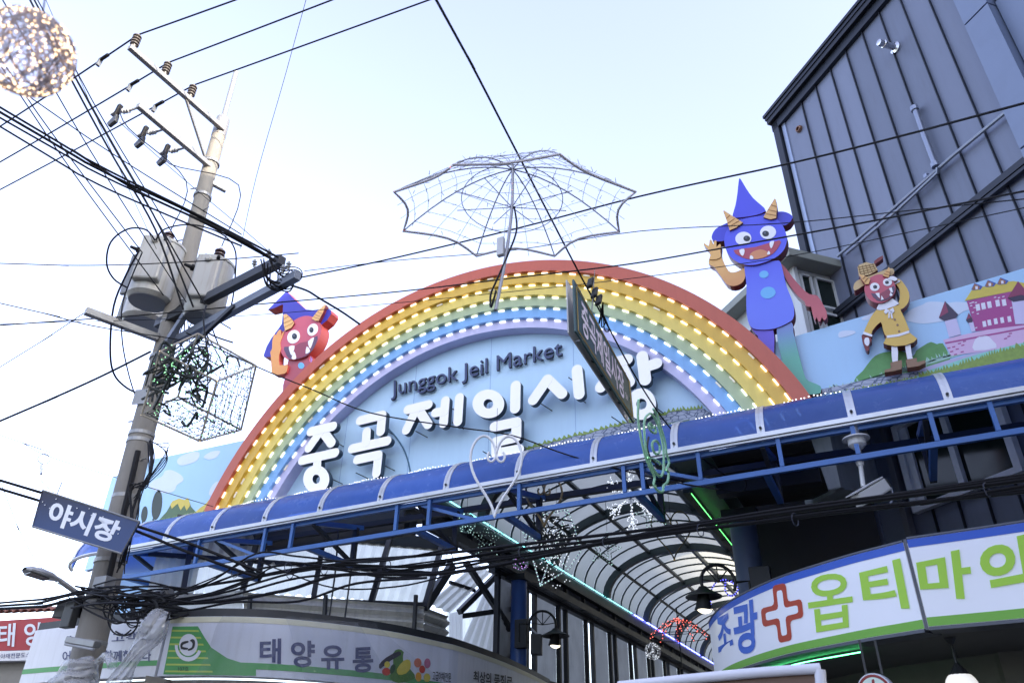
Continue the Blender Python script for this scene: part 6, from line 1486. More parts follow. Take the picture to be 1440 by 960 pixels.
# --- wire ball at the top left
bc = atd(38, 74, 2.4); br_ = 66 / FPX * 2.4 * 0.74
ball = thing('light_ball', 'white wire ball full of warm fairy lights at the top left corner', 'light decoration', bc)
Rb = random.Random(4); Rv = lambda: Vector((Rb.gauss(0, 1), Rb.gauss(0, 1), Rb.gauss(0, 1))).normalized()
bp_ = []
for k in range(60):
    n_ = Rv(); u = n_.cross(Rv()).normalized(); v = n_.cross(u); h = Rb.uniform(-0.75, 0.75); rr = math.sqrt(1 - h * h); w1, w2 = Rb.uniform(0, 6), Rb.uniform(0.0, 0.05)
    P = [bc + (n_ * (h + w2 * math.sin(3 * q + w1)) + (u * math.cos(q) + v * math.sin(q)) * rr).normalized() * br_ * Rb.uniform(0.975, 1.0) for q in [2 * math.pi * j / 36 for j in range(36)]]
    obj('wire_ring', MB().tube(P, 0.0014, 4, closed=True), mat('wire_mauve', (0.56, 0.50, 0.50), 0.4, 0, 0.1), ball)
for k in range(420): bp_.append(bc + Rv() * br_ * Rb.uniform(0.97, 1.01))
bulbs(ball, bp_, 0.0030, led('bulb_ball', (1.0, 0.66, 0.36), 1.1))
obj('hanging_wire', MB().tube([bc + Vector((0, 0, br_)), bc + Vector((-0.3, -0.5, 3.0))], 0.002, 5), blackc, ball)
# --- wire umbrella
zU = 5.6
um = thing('light_umbrella', 'open umbrella of white wire and fairy lights hanging above the arch', 'light decoration', atz(722, 290, zU))
rim = [atz(x, y, zU) for x, y in ((637, 232), (787, 217), (894, 270), (871, 326), (780, 360), (670, 360), (567, 325), (554, 270))]
cU = sum(rim, Vector()) / 8; rU = sum((p - cU).length for p in rim) / 8
apex = atz(721, 203, zU + 0.36); apex = Vector((cU.x, cU.y, zU + 0.46))
def ribpt(p, t):   # dome profile from apex (t=0) to rim (t=1)
    q = apex.lerp(p, t); q.z = zU + 0.46 * (1 - t ** 1.9); return q
obj_r = []
for p in rim:
    obj('rib', MB().tube([ribpt(p, t / 8) for t in range(9)], 0.006, 6), mat('wire_grey', (0.34, 0.34, 0.37), 0.4, 0.3), um)
sc_ = []
for a, b in zip(rim, rim[1:] + rim[:1]):
    seg = [a.lerp(b, t / 6) + (cU - a.lerp(b, t / 6)).normalized() * 0.07 * math.sin(math.pi * t / 6) + Vector((0, 0, 0.03 * math.sin(math.pi * t / 6))) for t in range(6)]
    sc_ += seg
rope(um, sc_, 0.0105, mat('rope_grey', (0.62, 0.58, 0.60), 0.35), Lred, 0.055, 0.010, True, 'rim')
bp_ = []
for ring_t in (0.22, 0.38, 0.52, 0.66, 0.78, 0.9):
    P = []
    for a, b in zip(rim, rim[1:] + rim[:1]):
        pa, pb = ribpt(a, ring_t), ribpt(b, ring_t)
        for j in range(4):
            q = pa.lerp(pb, j / 4); P.append(q + (apex - q) * (0.03 * math.sin(math.pi * j / 4)) + Vector((0, 0, Rb.uniform(-0.01, 0.01))))
    obj('net_ring', MB().tube(P, 0.0024, 4, closed=True), wirew, um)
    for q in resample(P, 0.12): bp_.append(q + Vector((Rb.uniform(-0.02, 0.02), Rb.uniform(-0.02, 0.02), Rb.uniform(-0.02, 0.02))))
for a, b in zip(rim, rim[1:] + rim[:1]):
    for f in (0.33, 0.67):
        obj('net_strand', MB().tube([ribpt(a.lerp(b, f), t / 6) for t in range(1, 7)], 0.0024, 4), wirew, um)
spk = MB()
for q in bp_:
    d_ = Rv() * 0.038; spk.tube([q, q + d_], [0.0035, 0.002], 4)
o = obj('light_stubs', spk, wirew, um); o['kind'] = 'stuff'
ringw = [cU + Vector((math.cos(q) * rU * 0.5, math.sin(q) * rU * 0.5, 0.12)) for q in [2 * math.pi * k / 40 for k in range(40)]]
obj('stretcher_ring', MB().tube(ringw, 0.004, 5, closed=True), MATS['wire_grey'], um)
hubp = cU + Vector((0, 0, 0.05))
for k in range(8): obj('stretcher', MB().tube([hubp, cU + (rim[k] - cU) * 0.5 + Vector((0, 0, 0.12))], 0.004, 5), MATS['wire_grey'], um)
hb = atz(697, 436, zU - 1.05); hk = [apex + Vector((0, 0, 0.05)), hubp, hubp.lerp(hb, 0.5) + Vector((0.015, 0, 0)), hb]
obj('shaft', MB().tube(catmull(hk, 5, False), 0.013, 8), mat('shaft_grey', (0.35, 0.35, 0.37), 0.35, 0.4), um, smooth=True)
bulbs(um, resample(hk, 0.07), 0.009, Lred)
pb_ = (hubp + hb) / 2; obj('adapter_box', MB().obox(hubp.lerp(hb, 0.42) + Vector((-0.03, -0.02, 0)), (0.028, 0, 0), (0, 0.02, 0), (0, 0, 0.085)), mat('adapter_white', (0.6, 0.6, 0.62), 0.4), um, bevel=0.006)
obj('lead', MB().tube(catmull([hubp + Vector((0.02, 0, 0)), hubp + Vector((0.05, -0.01, -0.25)), hubp.lerp(hb, 0.5) + Vector((0.03, 0, 0)), hubp.lerp(hb, 0.74) + Vector((-0.02, -0.02, 0)), hubp.lerp(hb, 0.86) + Vector((-0.05, -0.02, 0)), hubp.lerp(hb, 0.98) + Vector((-0.03, -0.02, 0)), hubp.lerp(hb, 0.84) + Vector((-0.01, -0.02, 0))], 5, False), 0.008, 5), blackc, um)
# --- the cable the umbrella hangs on
dU = (apex - EYE).length
cb_ = [(610, -6, dU - 1.6), (660, 85, dU - 1.0), (721, 203, dU - 0.05), (770, 298, dU + 0.5), (815, 385, dU + 1.0), (845, 440, dU + 1.4), (900, 540, dU + 2.2), (950, 610, dU + 2.9), (1020, 668, 9.6), (1046, 672, 9.6), (1045, 690, 9.6), (1012, 688, 9.6), (940, 672, 9.6)]
o = cable('black cable from the top edge past the umbrella down to the canopy', cb_, 0.009, 6); P = [atd(*p) for p in cb_]
hubx = thing('cable_plug', 'black plug connectors bundled on the cable beside the hanging green sign', 'plug', atd(836, 415, dU + 1.2))
for k, (x, y) in enumerate(((830, 398), (836, 412), (842, 422))): obj('plug', MB().obox(atd(x, y, dU + 1.15), (0.03, 0, 0.01), (0, 0.025, 0), (0.012, 0, 0.05)), mat('box_black', (0.03, 0.032, 0.035), 0.5), hubx, bevel=0.01)
for k in range(3): obj('lead', MB().tube(catmull([atd(838, 420, dU + 1.15), atd(846 + 5 * k, 440 + 10 * k, dU + 1.2), atd(842 + 4 * k, 455 + 4 * k, dU + 1.2), atd(848, 425, dU + 1.15)], 5, False), 0.006, 5), blackc, hubx)
# --- double-sided hanging sign
hs_ = thing('hanging_sign', 'dark green double sided hanging sign with white brush lettering before the arch', 'sign', at(845, 590, 6.2))
cH = lambda p: crop(p, 760, 380, 4)
f4 = cH([(200, 340), (528, 858), (505, 625), (188, 50)])
nearY, farY = 5.6, 6.9
fa, fd = at(*f4[0], nearY), at(*f4[3], nearY); fb = at(*f4[1], farY)
nH = (fb - fa).cross(fd - fa).normalized()
if nH.dot(EYE - fa) < 0: nH = -nH
fc = atpl(*f4[2], fa, nH); quadH = [fa, fb, fc, fd]
dgreen = mat('sign_dark_green', hexc('3f5a5a'), 0.35, var=0.06, vscale=2, dirt=0.1); gold = mat('sign_gold', hexc('b89a5a'), 0.4); pinkw = mat('brush_white', hexc('eae2f0'), 0.5, var=0.06, vscale=20); sback = mat('sign_back_grey', hexc('c4c0be'), 0.55, var=0.08, vscale=3, dirt=0.2); edge = mat('sign_edge', hexc('39424f'), 0.4)
obj('front_panel', MB().prism(quadH, -nH * 0.02), [dgreen, edge], hs_)
QH = quadfn(*[p + nH * 0.003 for p in quadH])
bd = [QH(u, v) for u, v in ((0.035, 0.07), (0.965, 0.07), (0.965, 0.93), (0.035, 0.93))]
obj('gold_border', MB().tube(bd, 0.006, 4, closed=True), gold, hs_)
text('lettering', '중곡제일시장', lambda u, v: QH(0.10 + 0.74 * u, 0.16 + 0.68 * v) + nH * 0.002, pinkw, hs_, bold=0.02)
text('small_lettering', '앞', lambda u, v: QH(0.85 + 0.05 * u, 0.3 + 0.14 * v) + nH * 0.002, pinkw, hs_)
b4 = cH([(152, 352), (490, 860), (470, 640), (142, 55)])
ba, bd_ = at(*b4[0], nearY + 0.12), at(*b4[3], nearY + 0.12); bb = at(*b4[1], farY + 0.12); nB = (bb - ba).cross(bd_ - ba).normalized()
quadB = [ba, bb, atpl(*b4[2], ba, nB), bd_]
if nB.dot(EYE - ba) < 0: nB = -nB
obj('rear_panel', MB().prism(quadB, nB * 0.015), sback, hs_)
QB = quadfn(*[p + nB * 0.02 for p in quadB])
for k in range(4):
    c_ = QB(0.36 + 0.15 * k, 0.2); 
    for j in range(4): obj('cable_coil', MB().tube([c_ + nB * 0.03 + Vector((0.05 * math.cos(q) * (1 + 0.2 * j), 0.02 * j, 0.06 * math.sin(q) * (1 - 0.12 * j))) for q in [0.6 * i for i in range(11)]], 0.005, 4), blackc, hs_)
for u in (0.1, 0.9):
    p, q = QH(u, 0.98), QB(u, 0.98); obj('spacer', MB().tube([p, q], 0.008, 5), galv, hs_); p, q = QH(u, 0.02), QB(u, 0.02); obj('spacer', MB().tube([p, q], 0.008, 5), galv, hs_)
t0 = QH(0.3, 0.99); obj('hanger_wire', MB().tube([t0, t0 + Vector((0.05, 0, 0.5))], 0.003, 4), galv, hs_); obj('hanger_wire', MB().tube([t0 + Vector((-0.05, 0.1, 0)), t0 + Vector((0.05, 0, 0.5))], 0.003, 4), galv, hs_)
# --- wire cube with green lights beside the pole
dC = 9.6
cube = thing('light_cube', 'wire frame cube strung with green fairy lights beside the utility pole', 'light decoration', atd(280, 540, dC))
V0 = dict(zip('abcdefgh', [atd(225, 494, dC - 0.35), atd(278, 469, dC + 0.35), atd(360, 514, dC + 0.15), atd(305, 536, dC - 0.5), atd(199, 583, dC - 0.35), atd(250, 558, dC + 0.35), atd(339, 604, dC + 0.15), atd(281, 620, dC - 0.5)]))
for e_ in ('ab', 'bc', 'cd', 'da', 'ef', 'fg', 'gh', 'he', 'ae', 'bf', 'cg', 'dh'):
    P = [V0[e_[0]].lerp(V0[e_[1]], t / 12) for t in range(13)]
    obj('frame_bar', MB().tube(P, 0.012, 6), mat('frame_cream', (0.30, 0.27, 0.22), 0.5), cube); bulbs(cube, resample(P, 0.045), 0.011, Lwarm)
gp_ = []; 
def cubept(u, v, w): 
    lo = V0['e'].lerp(V0['f'], u).lerp(V0['h'].lerp(V0['g'], u), v); hi = V0['a'].lerp(V0['b'], u).lerp(V0['d'].lerp(V0['c'], u), v); return lo.lerp(hi, w)
for face in range(5):
    for k in range(11):
        t = (k + 0.5) / 11 + Rb.uniform(-0.04, 0.04)
        if face == 0: A_, B_2 = cubept(t, 0, 0), cubept(t, 1, 0)
        elif face == 1: A_, B_2 = cubept(0, t, 0), cubept(1, t, 0)
        elif face == 2: A_, B_2 = cubept(1, t, 0), cubept(1, t, 1)
        elif face == 3: A_, B_2 = cubept(1, 0, t), cubept(1, 1, t)
        else: A_, B_2 = cubept(t, 1, 0), cubept(t, 1, 1)
        P = [A_.lerp(B_2, j / 8) + Rv() * 0.022 for j in range(9)]
        obj('net_strand', MB().tube(P, 0.0035, 4), wired, cube)
        gp_ += resample(P, 0.075)
stub = MB()
for q in gp_:
    if Rb.random() < 0.6: stub.tube([q, q + Rv() * 0.03], [0.007, 0.003], 4)
o = obj('light_stubs', stub, wired, cube); o['kind'] = 'stuff'
bulbs(cube, [q for q in gp_ if Rb.random() < 0.35] , 0.008, Lgreen)
mb = MB(); gp2 = []
for k in range(60):
    q = cubept(min(0.95, abs(Rb.gauss(0.3, 0.3))), min(0.9, abs(Rb.gauss(0.25, 0.25))), 1 - abs(Rb.gauss(0, 0.35))); P = [q, q + Rv() * 0.1, q + Rv() * 0.14, q + Rv() * 0.18 - Vector((0, 0, 0.1))]; mb.tube(catmull(P, 3, False), Rb.uniform(0.006, 0.016), 4); gp2 += [q + Rv() * 0.08 for _ in range(3)]
o = obj('light_string_heap', mb, wired, cube); o['kind'] = 'stuff'; bulbs(cube, gp2, 0.008, Lgreen)
obj('hanging_cable', MB().tube(catmull([cubept(0.5, 0.5, 1.0), atd(286, 450, dC + 0.2), atd(290, 430, dC + 0.6)], 4, False), 0.01, 5), blackc, cube)
# --- hearts, stars, snowflake
def heart2(n=48, top=0.0):
    out = []
    for k in range(n):
        t = 2 * math.pi * k / n; x = 16 * math.sin(t) ** 3; y = 13 * math.cos(t) - 5 * math.cos(2 * t) - 2 * math.cos(3 * t) - math.cos(4 * t)
        out.append((x / 16, (y + 2.5) / 14.5))
    return out
def flatdeco(px, py, Y, wpx, hpx, yaw=0.0, roll=0.0):
    """local frame for a flat hanging decoration: centre and in-plane axes sized from the photo"""
    c = at(px, py, Y); d = (c - EYE).length; ux = Vector((math.cos(yaw), math.sin(yaw), 0)); fore = abs(ux.cross((c - EYE).normalized()).length); uz = Vector((0, 0, 1))
    sx_ = wpx / 2 / FPX * d / max(0.2, fore); sz_ = hpx / 2 / FPX * d / 0.88
    ca, sa_ = math.cos(roll), math.sin(roll)
    return lambda u, v: c + ux * sx_ * (u * ca - v * sa_) + uz * sz_ * (u * sa_ + v * ca)
CAMYAW = math.radians(25.8)
def heart(label, px, py, Y, w, h, m_, tube_m, r=0.012, yaw=CAMYAW, curls=True, step=0.035):
    t = thing('light_heart', label, 'light decoration', at(px, py, Y), 'hanging light hearts'); F = flatdeco(px, py, Y, w, h, yaw)
    rope(t, [F(u, v) for u, v in heart2()], r, tube_m, m_, step, r * 0.95, True)
    if curls:
        for s_ in (-1, 1):
            cur = [F(s_ * (0.0 + 0.28 * (1 - math.cos(q)) * 0.6), 0.55 - 0.17 * math.sin(q) - 0.08 * q / 3) for q in [0.45 * k for k in range(10)]]
            rope(t, cur, r * 0.9, tube_m, m_, step, r * 0.9, False, 'curl')
    top = F(0, 0.66); obj('hanging_wire', MB().tube([top, top + Vector((0, 0, 0.55))], 0.003, 4), blackc, t); return t
heart('white rope light heart hanging in front of the canopy below the lettering', 697, 668, 7.7, 72, 104, Lw, ropew, 0.017, step=0.05)
heart('gold light heart hanging under the canopy right of the white heart', 765, 706, 9.2, 50, 60, Lgold, mat('wire_gold', (0.4, 0.28, 0.1), 0.4), 0.016)
heart('dim gold light heart hanging deeper inside the arcade mouth', 945, 752, 10.5, 52, 58, Lgold, mat('wire_gold_dim', (0.12, 0.09, 0.04), 0.5), 0.010, step=0.06)
def star2(n=5, k=0.42, ph=math.pi / 2): return [((1 if i % 2 == 0 else k) * math.cos(ph + math.pi * i / n), (1 if i % 2 == 0 else k) * math.sin(ph + math.pi * i / n)) for i in range(2 * n)]
def star(label, px, py, Y, w, h, m_, roll=0.0, double=True):
    t = thing('light_star', label, 'light decoration', at(px, py, Y), 'hanging light stars'); F = flatdeco(px, py, Y, w, h, CAMYAW, roll)
    for s_ in ((1.0, 0.5) if double else (1.0,)):
        rope(t, [F(u * s_, v * s_) for u, v in star2()], 0.008, wired, m_, 0.045, 0.009, True)
    top = F(0, 1); obj('hanging_wire', MB().tube([top, top + Vector((0, 0, 0.5))], 0.003, 4), blackc, t)
star('mint light star hanging left of the gold heart', 685, 757, 9.3, 48, 46, Lice if False else Lcool)
star('mint light star tilted to the right of the snowflake', 916, 722, 10.2, 44, 40, Lcool, 0.3)
star('mint light star hanging in the middle of the arcade mouth', 850, 772, 10.8, 46, 42, Lcool, -0.2)
sf_ = thing('light_snowflake', 'white fairy light snowflake hanging in the arcade mouth', 'light decoration', at(887, 700, 9.6)); F = flatdeco(887, 700, 9.6, 66, 78, CAMYAW); pts = []
for k in range(6):
    a = math.pi / 6 + math.pi * k / 3; c_, s_ = math.cos(a), math.sin(a); obj('arm', MB().tube([F(0, 0), F(c_, s_)], 0.006, 5), wirew, sf_)
    for j in range(14): 
        t = 0.2 + 0.8 * j / 13; pts += [F(c_ * t + Rb.uniform(-0.05, 0.05), s_ * t + Rb.uniform(-0.05, 0.05)) for _ in range(3)]
    for t in (0.5, 0.75):
        for dA in (0.7, -0.7):
            e = (c_ * t + 0.3 * math.cos(a + dA), s_ * t + 0.3 * math.sin(a + dA)); obj('barb', MB().tube([F(c_ * t, s_ * t), F(*e)], 0.005, 5), wirew, sf_)
            pts += [F(c_ * t + (e[0] - c_ * t) * j / 4 + Rb.uniform(-0.03, 0.03), s_ * t + (e[1] - s_ * t) * j / 4 + Rb.uniform(-0.03, 0.03)) for j in range(5) for _ in range(2)]
bulbs(sf_, pts, 0.010, Lw); top = F(0, 0.9); obj('hanging_wire', MB().tube([top, top + Vector((0, 0, 0.4))], 0.003, 4), blackc, sf_)
# lantern-like cluster
lc = thing('light_lantern', 'white star shaped fairy light lantern hanging left in the arcade mouth', 'light decoration', at(773, 770, 9.5)); F = flatdeco(775, 768, 9.5, 84, 96, CAMYAW)
out = [(-0.9, 0.35), (-0.55, 0.75), (0.55, 0.95), (0.75, 0.55), (0.95, -0.1), (0.55, -0.55), (-0.35, -0.95), (-0.6, -0.3)]
rope(lc, [F(u, v) for u, v in out], 0.008, wirew, Lcool, 0.05, 0.012, True)
for a, b in (((-0.35, -0.95), (0.05, -0.15)), ((0.05, -0.15), (0.55, -0.55)), ((-0.9, 0.35), (0.05, -0.15)), ((0.05, -0.15), (0.55, 0.95))): rope(lc, [F(*a), F((a[0] + b[0]) / 2, (a[1] + b[1]) / 2), F(*b)], 0.007, wirew, Lcool, 0.05, 0.011, False, 'strut')
pts = [F(Rb.gauss(0.05, 0.35), Rb.gauss(0.1, 0.38)) + Vector((0, Rb.uniform(-0.15, 0.15), 0)) for _ in range(260)]; bulbs(lc, pts, 0.009, Lw)
mb = MB()
for k in range(30): q = F(Rb.gauss(0, 0.3), Rb.gauss(0.2, 0.3)); mb.tube(catmull([q, q + Rv() * 0.15, q + Rv() * 0.2], 3, False), 0.012, 4)
o = obj('wire_heap', mb, wired, lc); o['kind'] = 'stuff'; obj('hanging_wire', MB().tube([F(0.2, 0.9), F(0.2, 1.6)], 0.003, 4), blackc, lc)
# small balls
def lball(label, px, py, Y, rpx, m_, wm, n=60, seed=1):
    t = thing('light_globe', label, 'light decoration', at(px, py, Y), 'small hanging light globes'); R = random.Random(seed); c = at(px, py, Y); r = rpx / FPX * (c - EYE).length; rv = lambda: Vector((R.gauss(0, 1), R.gauss(0, 1), R.gauss(0, 1))).normalized()
    for k in range(9):
        nn = rv(); u = nn.cross(rv()).normalized(); v = nn.cross(u); obj('hoop', MB().tube([c + (u * math.cos(q) + v * math.sin(q)) * r for q in [2 * math.pi * j / 20 for j in range(20)]], 0.005, 4, closed=True), wm, t)
    bulbs(t, [c + rv() * r for _ in range(n)], r * 0.07, m_); obj('hanging_wire', MB().tube([c + Vector((0, 0, r)), c + Vector((0, 0, r + 0.5))], 0.003, 4), blackc, t)
lball('green glass light globe hanging at the left of the arcade mouth', 656, 735, 9.4, 13, Lcool, mat('wire_mint', (0.2, 0.32, 0.26), 0.3), 50, 1)
lball('green and purple light globe beside the star shaped lantern', 732, 790, 9.6, 11, led('bulb_violet', (0.7, 0.3, 1.0), 0.3), MATS['wire_mint'], 40, 2)
lball('small bright white light globe deep inside the arcade', 918, 915, 14.0, 10, Lw, wirew, 90, 3)
# green rope-light figure seen almost edge on
gf = thing('light_figure', 'green rope light figure seen almost edge on below the hanging sign', 'light decoration', at(922, 625, 7.6))
gO = at(920, 620, 7.6); gv = (gO - EYE); gv.z = 0; gv.normalize(); gside = Vector((gv.y, -gv.x, 0)); ga = math.radians(24); gdir = gv * math.cos(ga) + gside * math.sin(ga); gN = Vector((gdir.y, -gdir.x, 0))
c2_ = lambda p: crop(p, 860, 560, 4.8)
def gp3(p): return [atpl(x, y, gO, gN) for x, y in c2_(p)]
gtube = mat('rope_green', (0.25, 0.5, 0.32), 0.3)
for pts, cl_ in (([(182, 10), (178, 130), (195, 250), (225, 380), (260, 470), (290, 530), (285, 580), (310, 620), (345, 628), (350, 590), (378, 560), (385, 500), (370, 480), (388, 430), (370, 370), (360, 290), (330, 190), (310, 120), (280, 70)], False), ([(245, 110), (222, 150), (222, 250), (240, 380), (290, 490), (330, 525), (350, 480), (350, 350), (330, 240), (300, 150), (270, 105)], True), ([(250, 180), (262, 165), (275, 200), (290, 190), (300, 230), (280, 230), (262, 215)], True), ([(275, 300), (300, 285), (325, 320), (322, 365), (300, 375), (280, 345)], True), ([(240, 400), (280, 410), (320, 430), (330, 445)], False)):
    P = gp3(pts); P = catmull(P, 4, cl_); rope(gf, P, 0.014, gtube, Lgreen, 0.045, 0.015, cl_)
rope(gf, catmull(gp3([(250, 260), (240, 330), (262, 400), (300, 440), (320, 460)]), 4, False), 0.012, wired, None, name='dark_hoop')
# red light umbrella and blue figure inside the arcade
ru = thing('light_umbrella', 'small red fairy light umbrella hanging inside the arcade', 'light decoration', at(955, 890, 14.0)); cR2 = at(955, 895, 14.0); Rr2 = 0.52; pts = []
for k in range(10):
    a = 2 * math.pi * k / 10; e = cR2 + Vector((math.cos(a) * Rr2, math.sin(a) * Rr2, 0)); P = [cR2 + Vector((math.cos(a) * Rr2 * t, math.sin(a) * Rr2 * t, 0.30 * (1 - t ** 1.6))) for t in (0, 0.25, 0.5, 0.75, 1)]
    obj('rib', MB().tube(P, 0.007, 5), wired, ru); pts += [q + Rv() * 0.02 for q in resample(P, 0.06)]
for t in (0.45, 0.75, 1.0): P = [cR2 + Vector((math.cos(2 * math.pi * k / 24) * Rr2 * t, math.sin(2 * math.pi * k / 24) * Rr2 * t, 0.30 * (1 - t ** 1.6))) for k in range(24)]; obj('ring', MB().tube(P, 0.006, 4, closed=True), wired, ru)
bulbs(ru, pts, 0.013, Lred); obj('shaft', MB().tube([cR2 + Vector((0, 0, 0.5)), cR2 - Vector((0, 0, 0.5))], 0.01, 6), wired, ru)
bf = thing('light_bow', 'deep blue fairy light figure behind the right wheel lamp', 'light decoration', at(1020, 828, 10.6)); F = flatdeco(1020, 830, 10.6, 46, 40, CAMYAW)
for pts in ([(-0.9, -0.9), (-0.8, -0.1), (-0.4, 0.5), (0.1, 0.6), (0.5, 0.4)], [(0.1, 0.6), (0.0, 0.0), (0.3, -0.3), (0.7, 0.1), (0.4, 0.6)]): rope(bf, catmull([F(*p) for p in pts], 5, False), 0.008, wired, Lblue, 0.035, 0.013, False)
# --- wheel bracket lamps
def wheel_lamp(label, px, py, Y, s, side=1):
    """iron wheel bracket with a shade and a lit bulb; px,py = wheel centre"""
    t = thing('wheel_lamp', label, 'lamp', at(px, py, Y), 'wheel bracket lamps'); c = at(px, py, Y); u = Vector((math.cos(CAMYAW), math.sin(CAMYAW), 0)) ; r = s
    iron = mat('cast_iron', (0.02, 0.022, 0.02), 0.5, 0.4, 0.2)
    obj('wheel_rim', MB().tube([c + u * r * math.cos(q) + Vector((0, 0, r * math.sin(q))) for q in [math.pi * (1.15 - 1.3 * k / 20) for k in range(21)]], 0.022, 8), iron, t, smooth=True)
    for k in range(5): q = math.pi * (0.05 + 0.9 * k / 4); obj('spoke', MB().tube([c, c + u * r * math.cos(q) + Vector((0, 0, r * math.sin(q)))], 0.008, 5), iron, t)
    lp_ = c + u * r * 0.95 * side + Vector((0, 0, -0.12)); obj('drop', MB().tube([c + u * r * 0.98 * side, lp_], 0.016, 6), iron, t)
    obj('shade', MB().lathe([(0.05, 0.06), (0.07, 0.03), (r * 1.05, -0.06), (r * 1.05, -0.075), (0.10, -0.02)], lp_, n=24), iron, t, smooth=True)
    obj('lamp_can', MB().lathe([(0.07, 0), (0.10, -0.16), (0.115, -0.2), (0.10, -0.2)], lp_ + Vector((0, 0, -0.03)), (0.1, 0, 1), 16), iron, t, smooth=True)
    obj('bulb', MB().lathe([(0.095, 0), (0.06, -0.03), (0.01, -0.045)], lp_ + Vector((0, 0, -0.228)), n=14), led('lamp_glow', (1.0, 0.92, 0.7), 0.7), t, smooth=True)
    obj('wall_arm', MB().tube([c - u * r * side, c - u * (r + 0.18) * side + Vector((0, 0, 0.02)), c - u * (r + 0.18) * side + Vector((0, 0, -0.3))], 0.018, 6), iron, t)
    return c, u, r
c_, u_, r_ = wheel_lamp('black wheel bracket lamp on the blue column at the left of the arcade', 763, 878, 13.2, 0.24)
spk = thing('loudspeaker', 'black box loudspeaker hanging under the left wheel bracket lamp', 'loudspeaker', c_); obj('cabinet', MB().obox(c_ + Vector((-0.12, 0, -0.33)), (0.09, 0.04, 0), (-0.03, 0.09, 0), (0, 0, 0.17)), mat('box_black', (0.03, 0.032, 0.035), 0.5), spk, bevel=0.01); obj('bracket', MB().bar(c_ + Vector((-0.12, 0.05, -0.15)), c_ + Vector((-0.28, 0.1, -0.02)), 0.02, 0.03), galv, spk)
wheel_lamp('black wheel bracket lamp above the curved end of the pharmacy sign', 1010, 818, 10.2, 0.22, -1)
# --- security camera under the canopy
cv = thing('security_camera', 'white bullet security camera on a dome bracket under the canopy at the right', 'camera', at(1205, 628, 8.3)); wc = mat('camera_white', (0.55, 0.56, 0.58), 0.35, 0, 0.05)
bt, bm2, bl2 = at(1200, 592, 8.3), at(1205, 622, 8.3), at(1214, 684, 8.3)
obj('conduit', MB().tube([bt, bm2 + Vector((0, 0, 0.02))], 0.05, 12), mat('conduit_grey', hexc('8c94a6'), 0.35, 0.5, 0.1), cv, smooth=True)
obj('dome', MB().lathe([(0.055, 0.07), (0.135, 0.05), (0.14, 0.035), (0.09, 0.03), (0.09, -0.03), (0.05, -0.07), (0.03, -0.075)], bm2, n=24), wc, cv, smooth=True)
obj('stem', MB().tube([bm2 + Vector((0, 0, -0.07)), bl2], 0.024, 10), wc, cv, smooth=True); obj('stem_joint', MB().lathe([(0.034, -0.04), (0.04, 0), (0.034, 0.04)], bm2.lerp(bl2, 0.45), (0, 0, 1), 12), wc, cv)
f0, f1 = at(1206, 704, 8.1), at(1243, 682, 8.35); cd_ = (f1 - f0).normalized(); cs_ = cd_.cross(Vector((0, 0, 1))).normalized(); cu_ = cs_.cross(cd_)
obj('body', MB().obox((f0 + f1) / 2, cd_ * (f1 - f0).length / 2, cs_ * 0.07, cu_ * 0.068), wc, cv, bevel=0.02); obj('sunshield', MB().obox((f0 + f1) / 2 + cu_ * 0.08 - cd_ * 0.03, cd_ * (f1 - f0).length / 2, cs_ * 0.08, cu_ * 0.006), wc, cv); obj('rear_cap', MB().obox(f1 + cd_ * 0.02, cd_ * 0.02, cs_ * 0.05, cu_ * 0.048), mat('box_black', (0.03, 0.032, 0.035), 0.5), cv, bevel=0.006)
obj('lead', MB().tube(catmull([f1 + cd_ * 0.03, f1 + cd_ * 0.09 + Vector((0, 0, -0.05)), f1 + cd_ * 0.08 + Vector((0, 0, -0.16)), f1 + Vector((0, 0, -0.22))], 4, False), 0.012, 6), MATS['conduit_grey'], cv, smooth=True)
# ------------------------------------------------------------------ clear plastic over the left shop sign
def film(name, a=0.72):
    m_ = bpy.data.materials.new(name); m_.use_nodes = True; t = m_.node_tree; o = t.nodes['Material Output']; b = t.nodes['Principled BSDF']; b.inputs['Base Color'].default_value = (0.45, 0.46, 0.48, 1); b.inputs['Roughness'].default_value = 0.1; b.inputs['Specular IOR Level'].default_value = 1.0
    tp_ = t.nodes.new('ShaderNodeBsdfTransparent'); tp_.inputs['Color'].default_value = (0.94, 0.95, 0.97, 1); mx = t.nodes.new('ShaderNodeMixShader'); mx.inputs[0].default_value = a
    t.links.new(b.outputs[0], mx.inputs[1]); t.links.new(tp_.outputs[0], mx.inputs[2]); t.links.new(mx.outputs[0], o.inputs['Surface']); return m_
flm = film('clear_film', 0.9); flg = film('cloudy_film', 0.55)
from mathutils import noise as mnoise
def sheet_film(name, tl, tr, bl_, br2, path, base, amp, m_, parent, nu=60, nv=24, seed=0.0, fold=9):
    rows = []
    for j in range(nv + 1):
        row = []
        for i in range(nu + 1):
            u, v = i / nu, j / nv; x = (tl[0] * (1 - u) + tr[0] * u) * (1 - v) + (bl_[0] * (1 - u) + br2[0] * u) * v; y = (tl[1] * (1 - u) + tr[1] * u) * (1 - v) + (bl_[1] * (1 - u) + br2[1] * u) * v
            w = mnoise.noise(Vector((u * fold + v * 2.5, v * 1.2 + seed, seed))) + 0.5 * mnoise.noise(Vector((u * fold * 3 + v * 5, v * 3, seed + 4)))
            row.append(onpath(x, y, path, base + amp * (0.6 + w)) or Vector((0, 0, -5)))
        rows.append(row)
    return obj(name, MB().sheet(rows), m_, parent, smooth=True)
pf = thing('plastic_sheet', 'crumpled clear plastic sheet draped over the white curved shop sign', 'plastic sheet', at(420, 880, 7.2))
sheet_film('film', (318, 866), (498, 876), (270, 972), (560, 985), LP_, 0.06, 0.07, flm, pf, 90, 30, 0.0, 14)
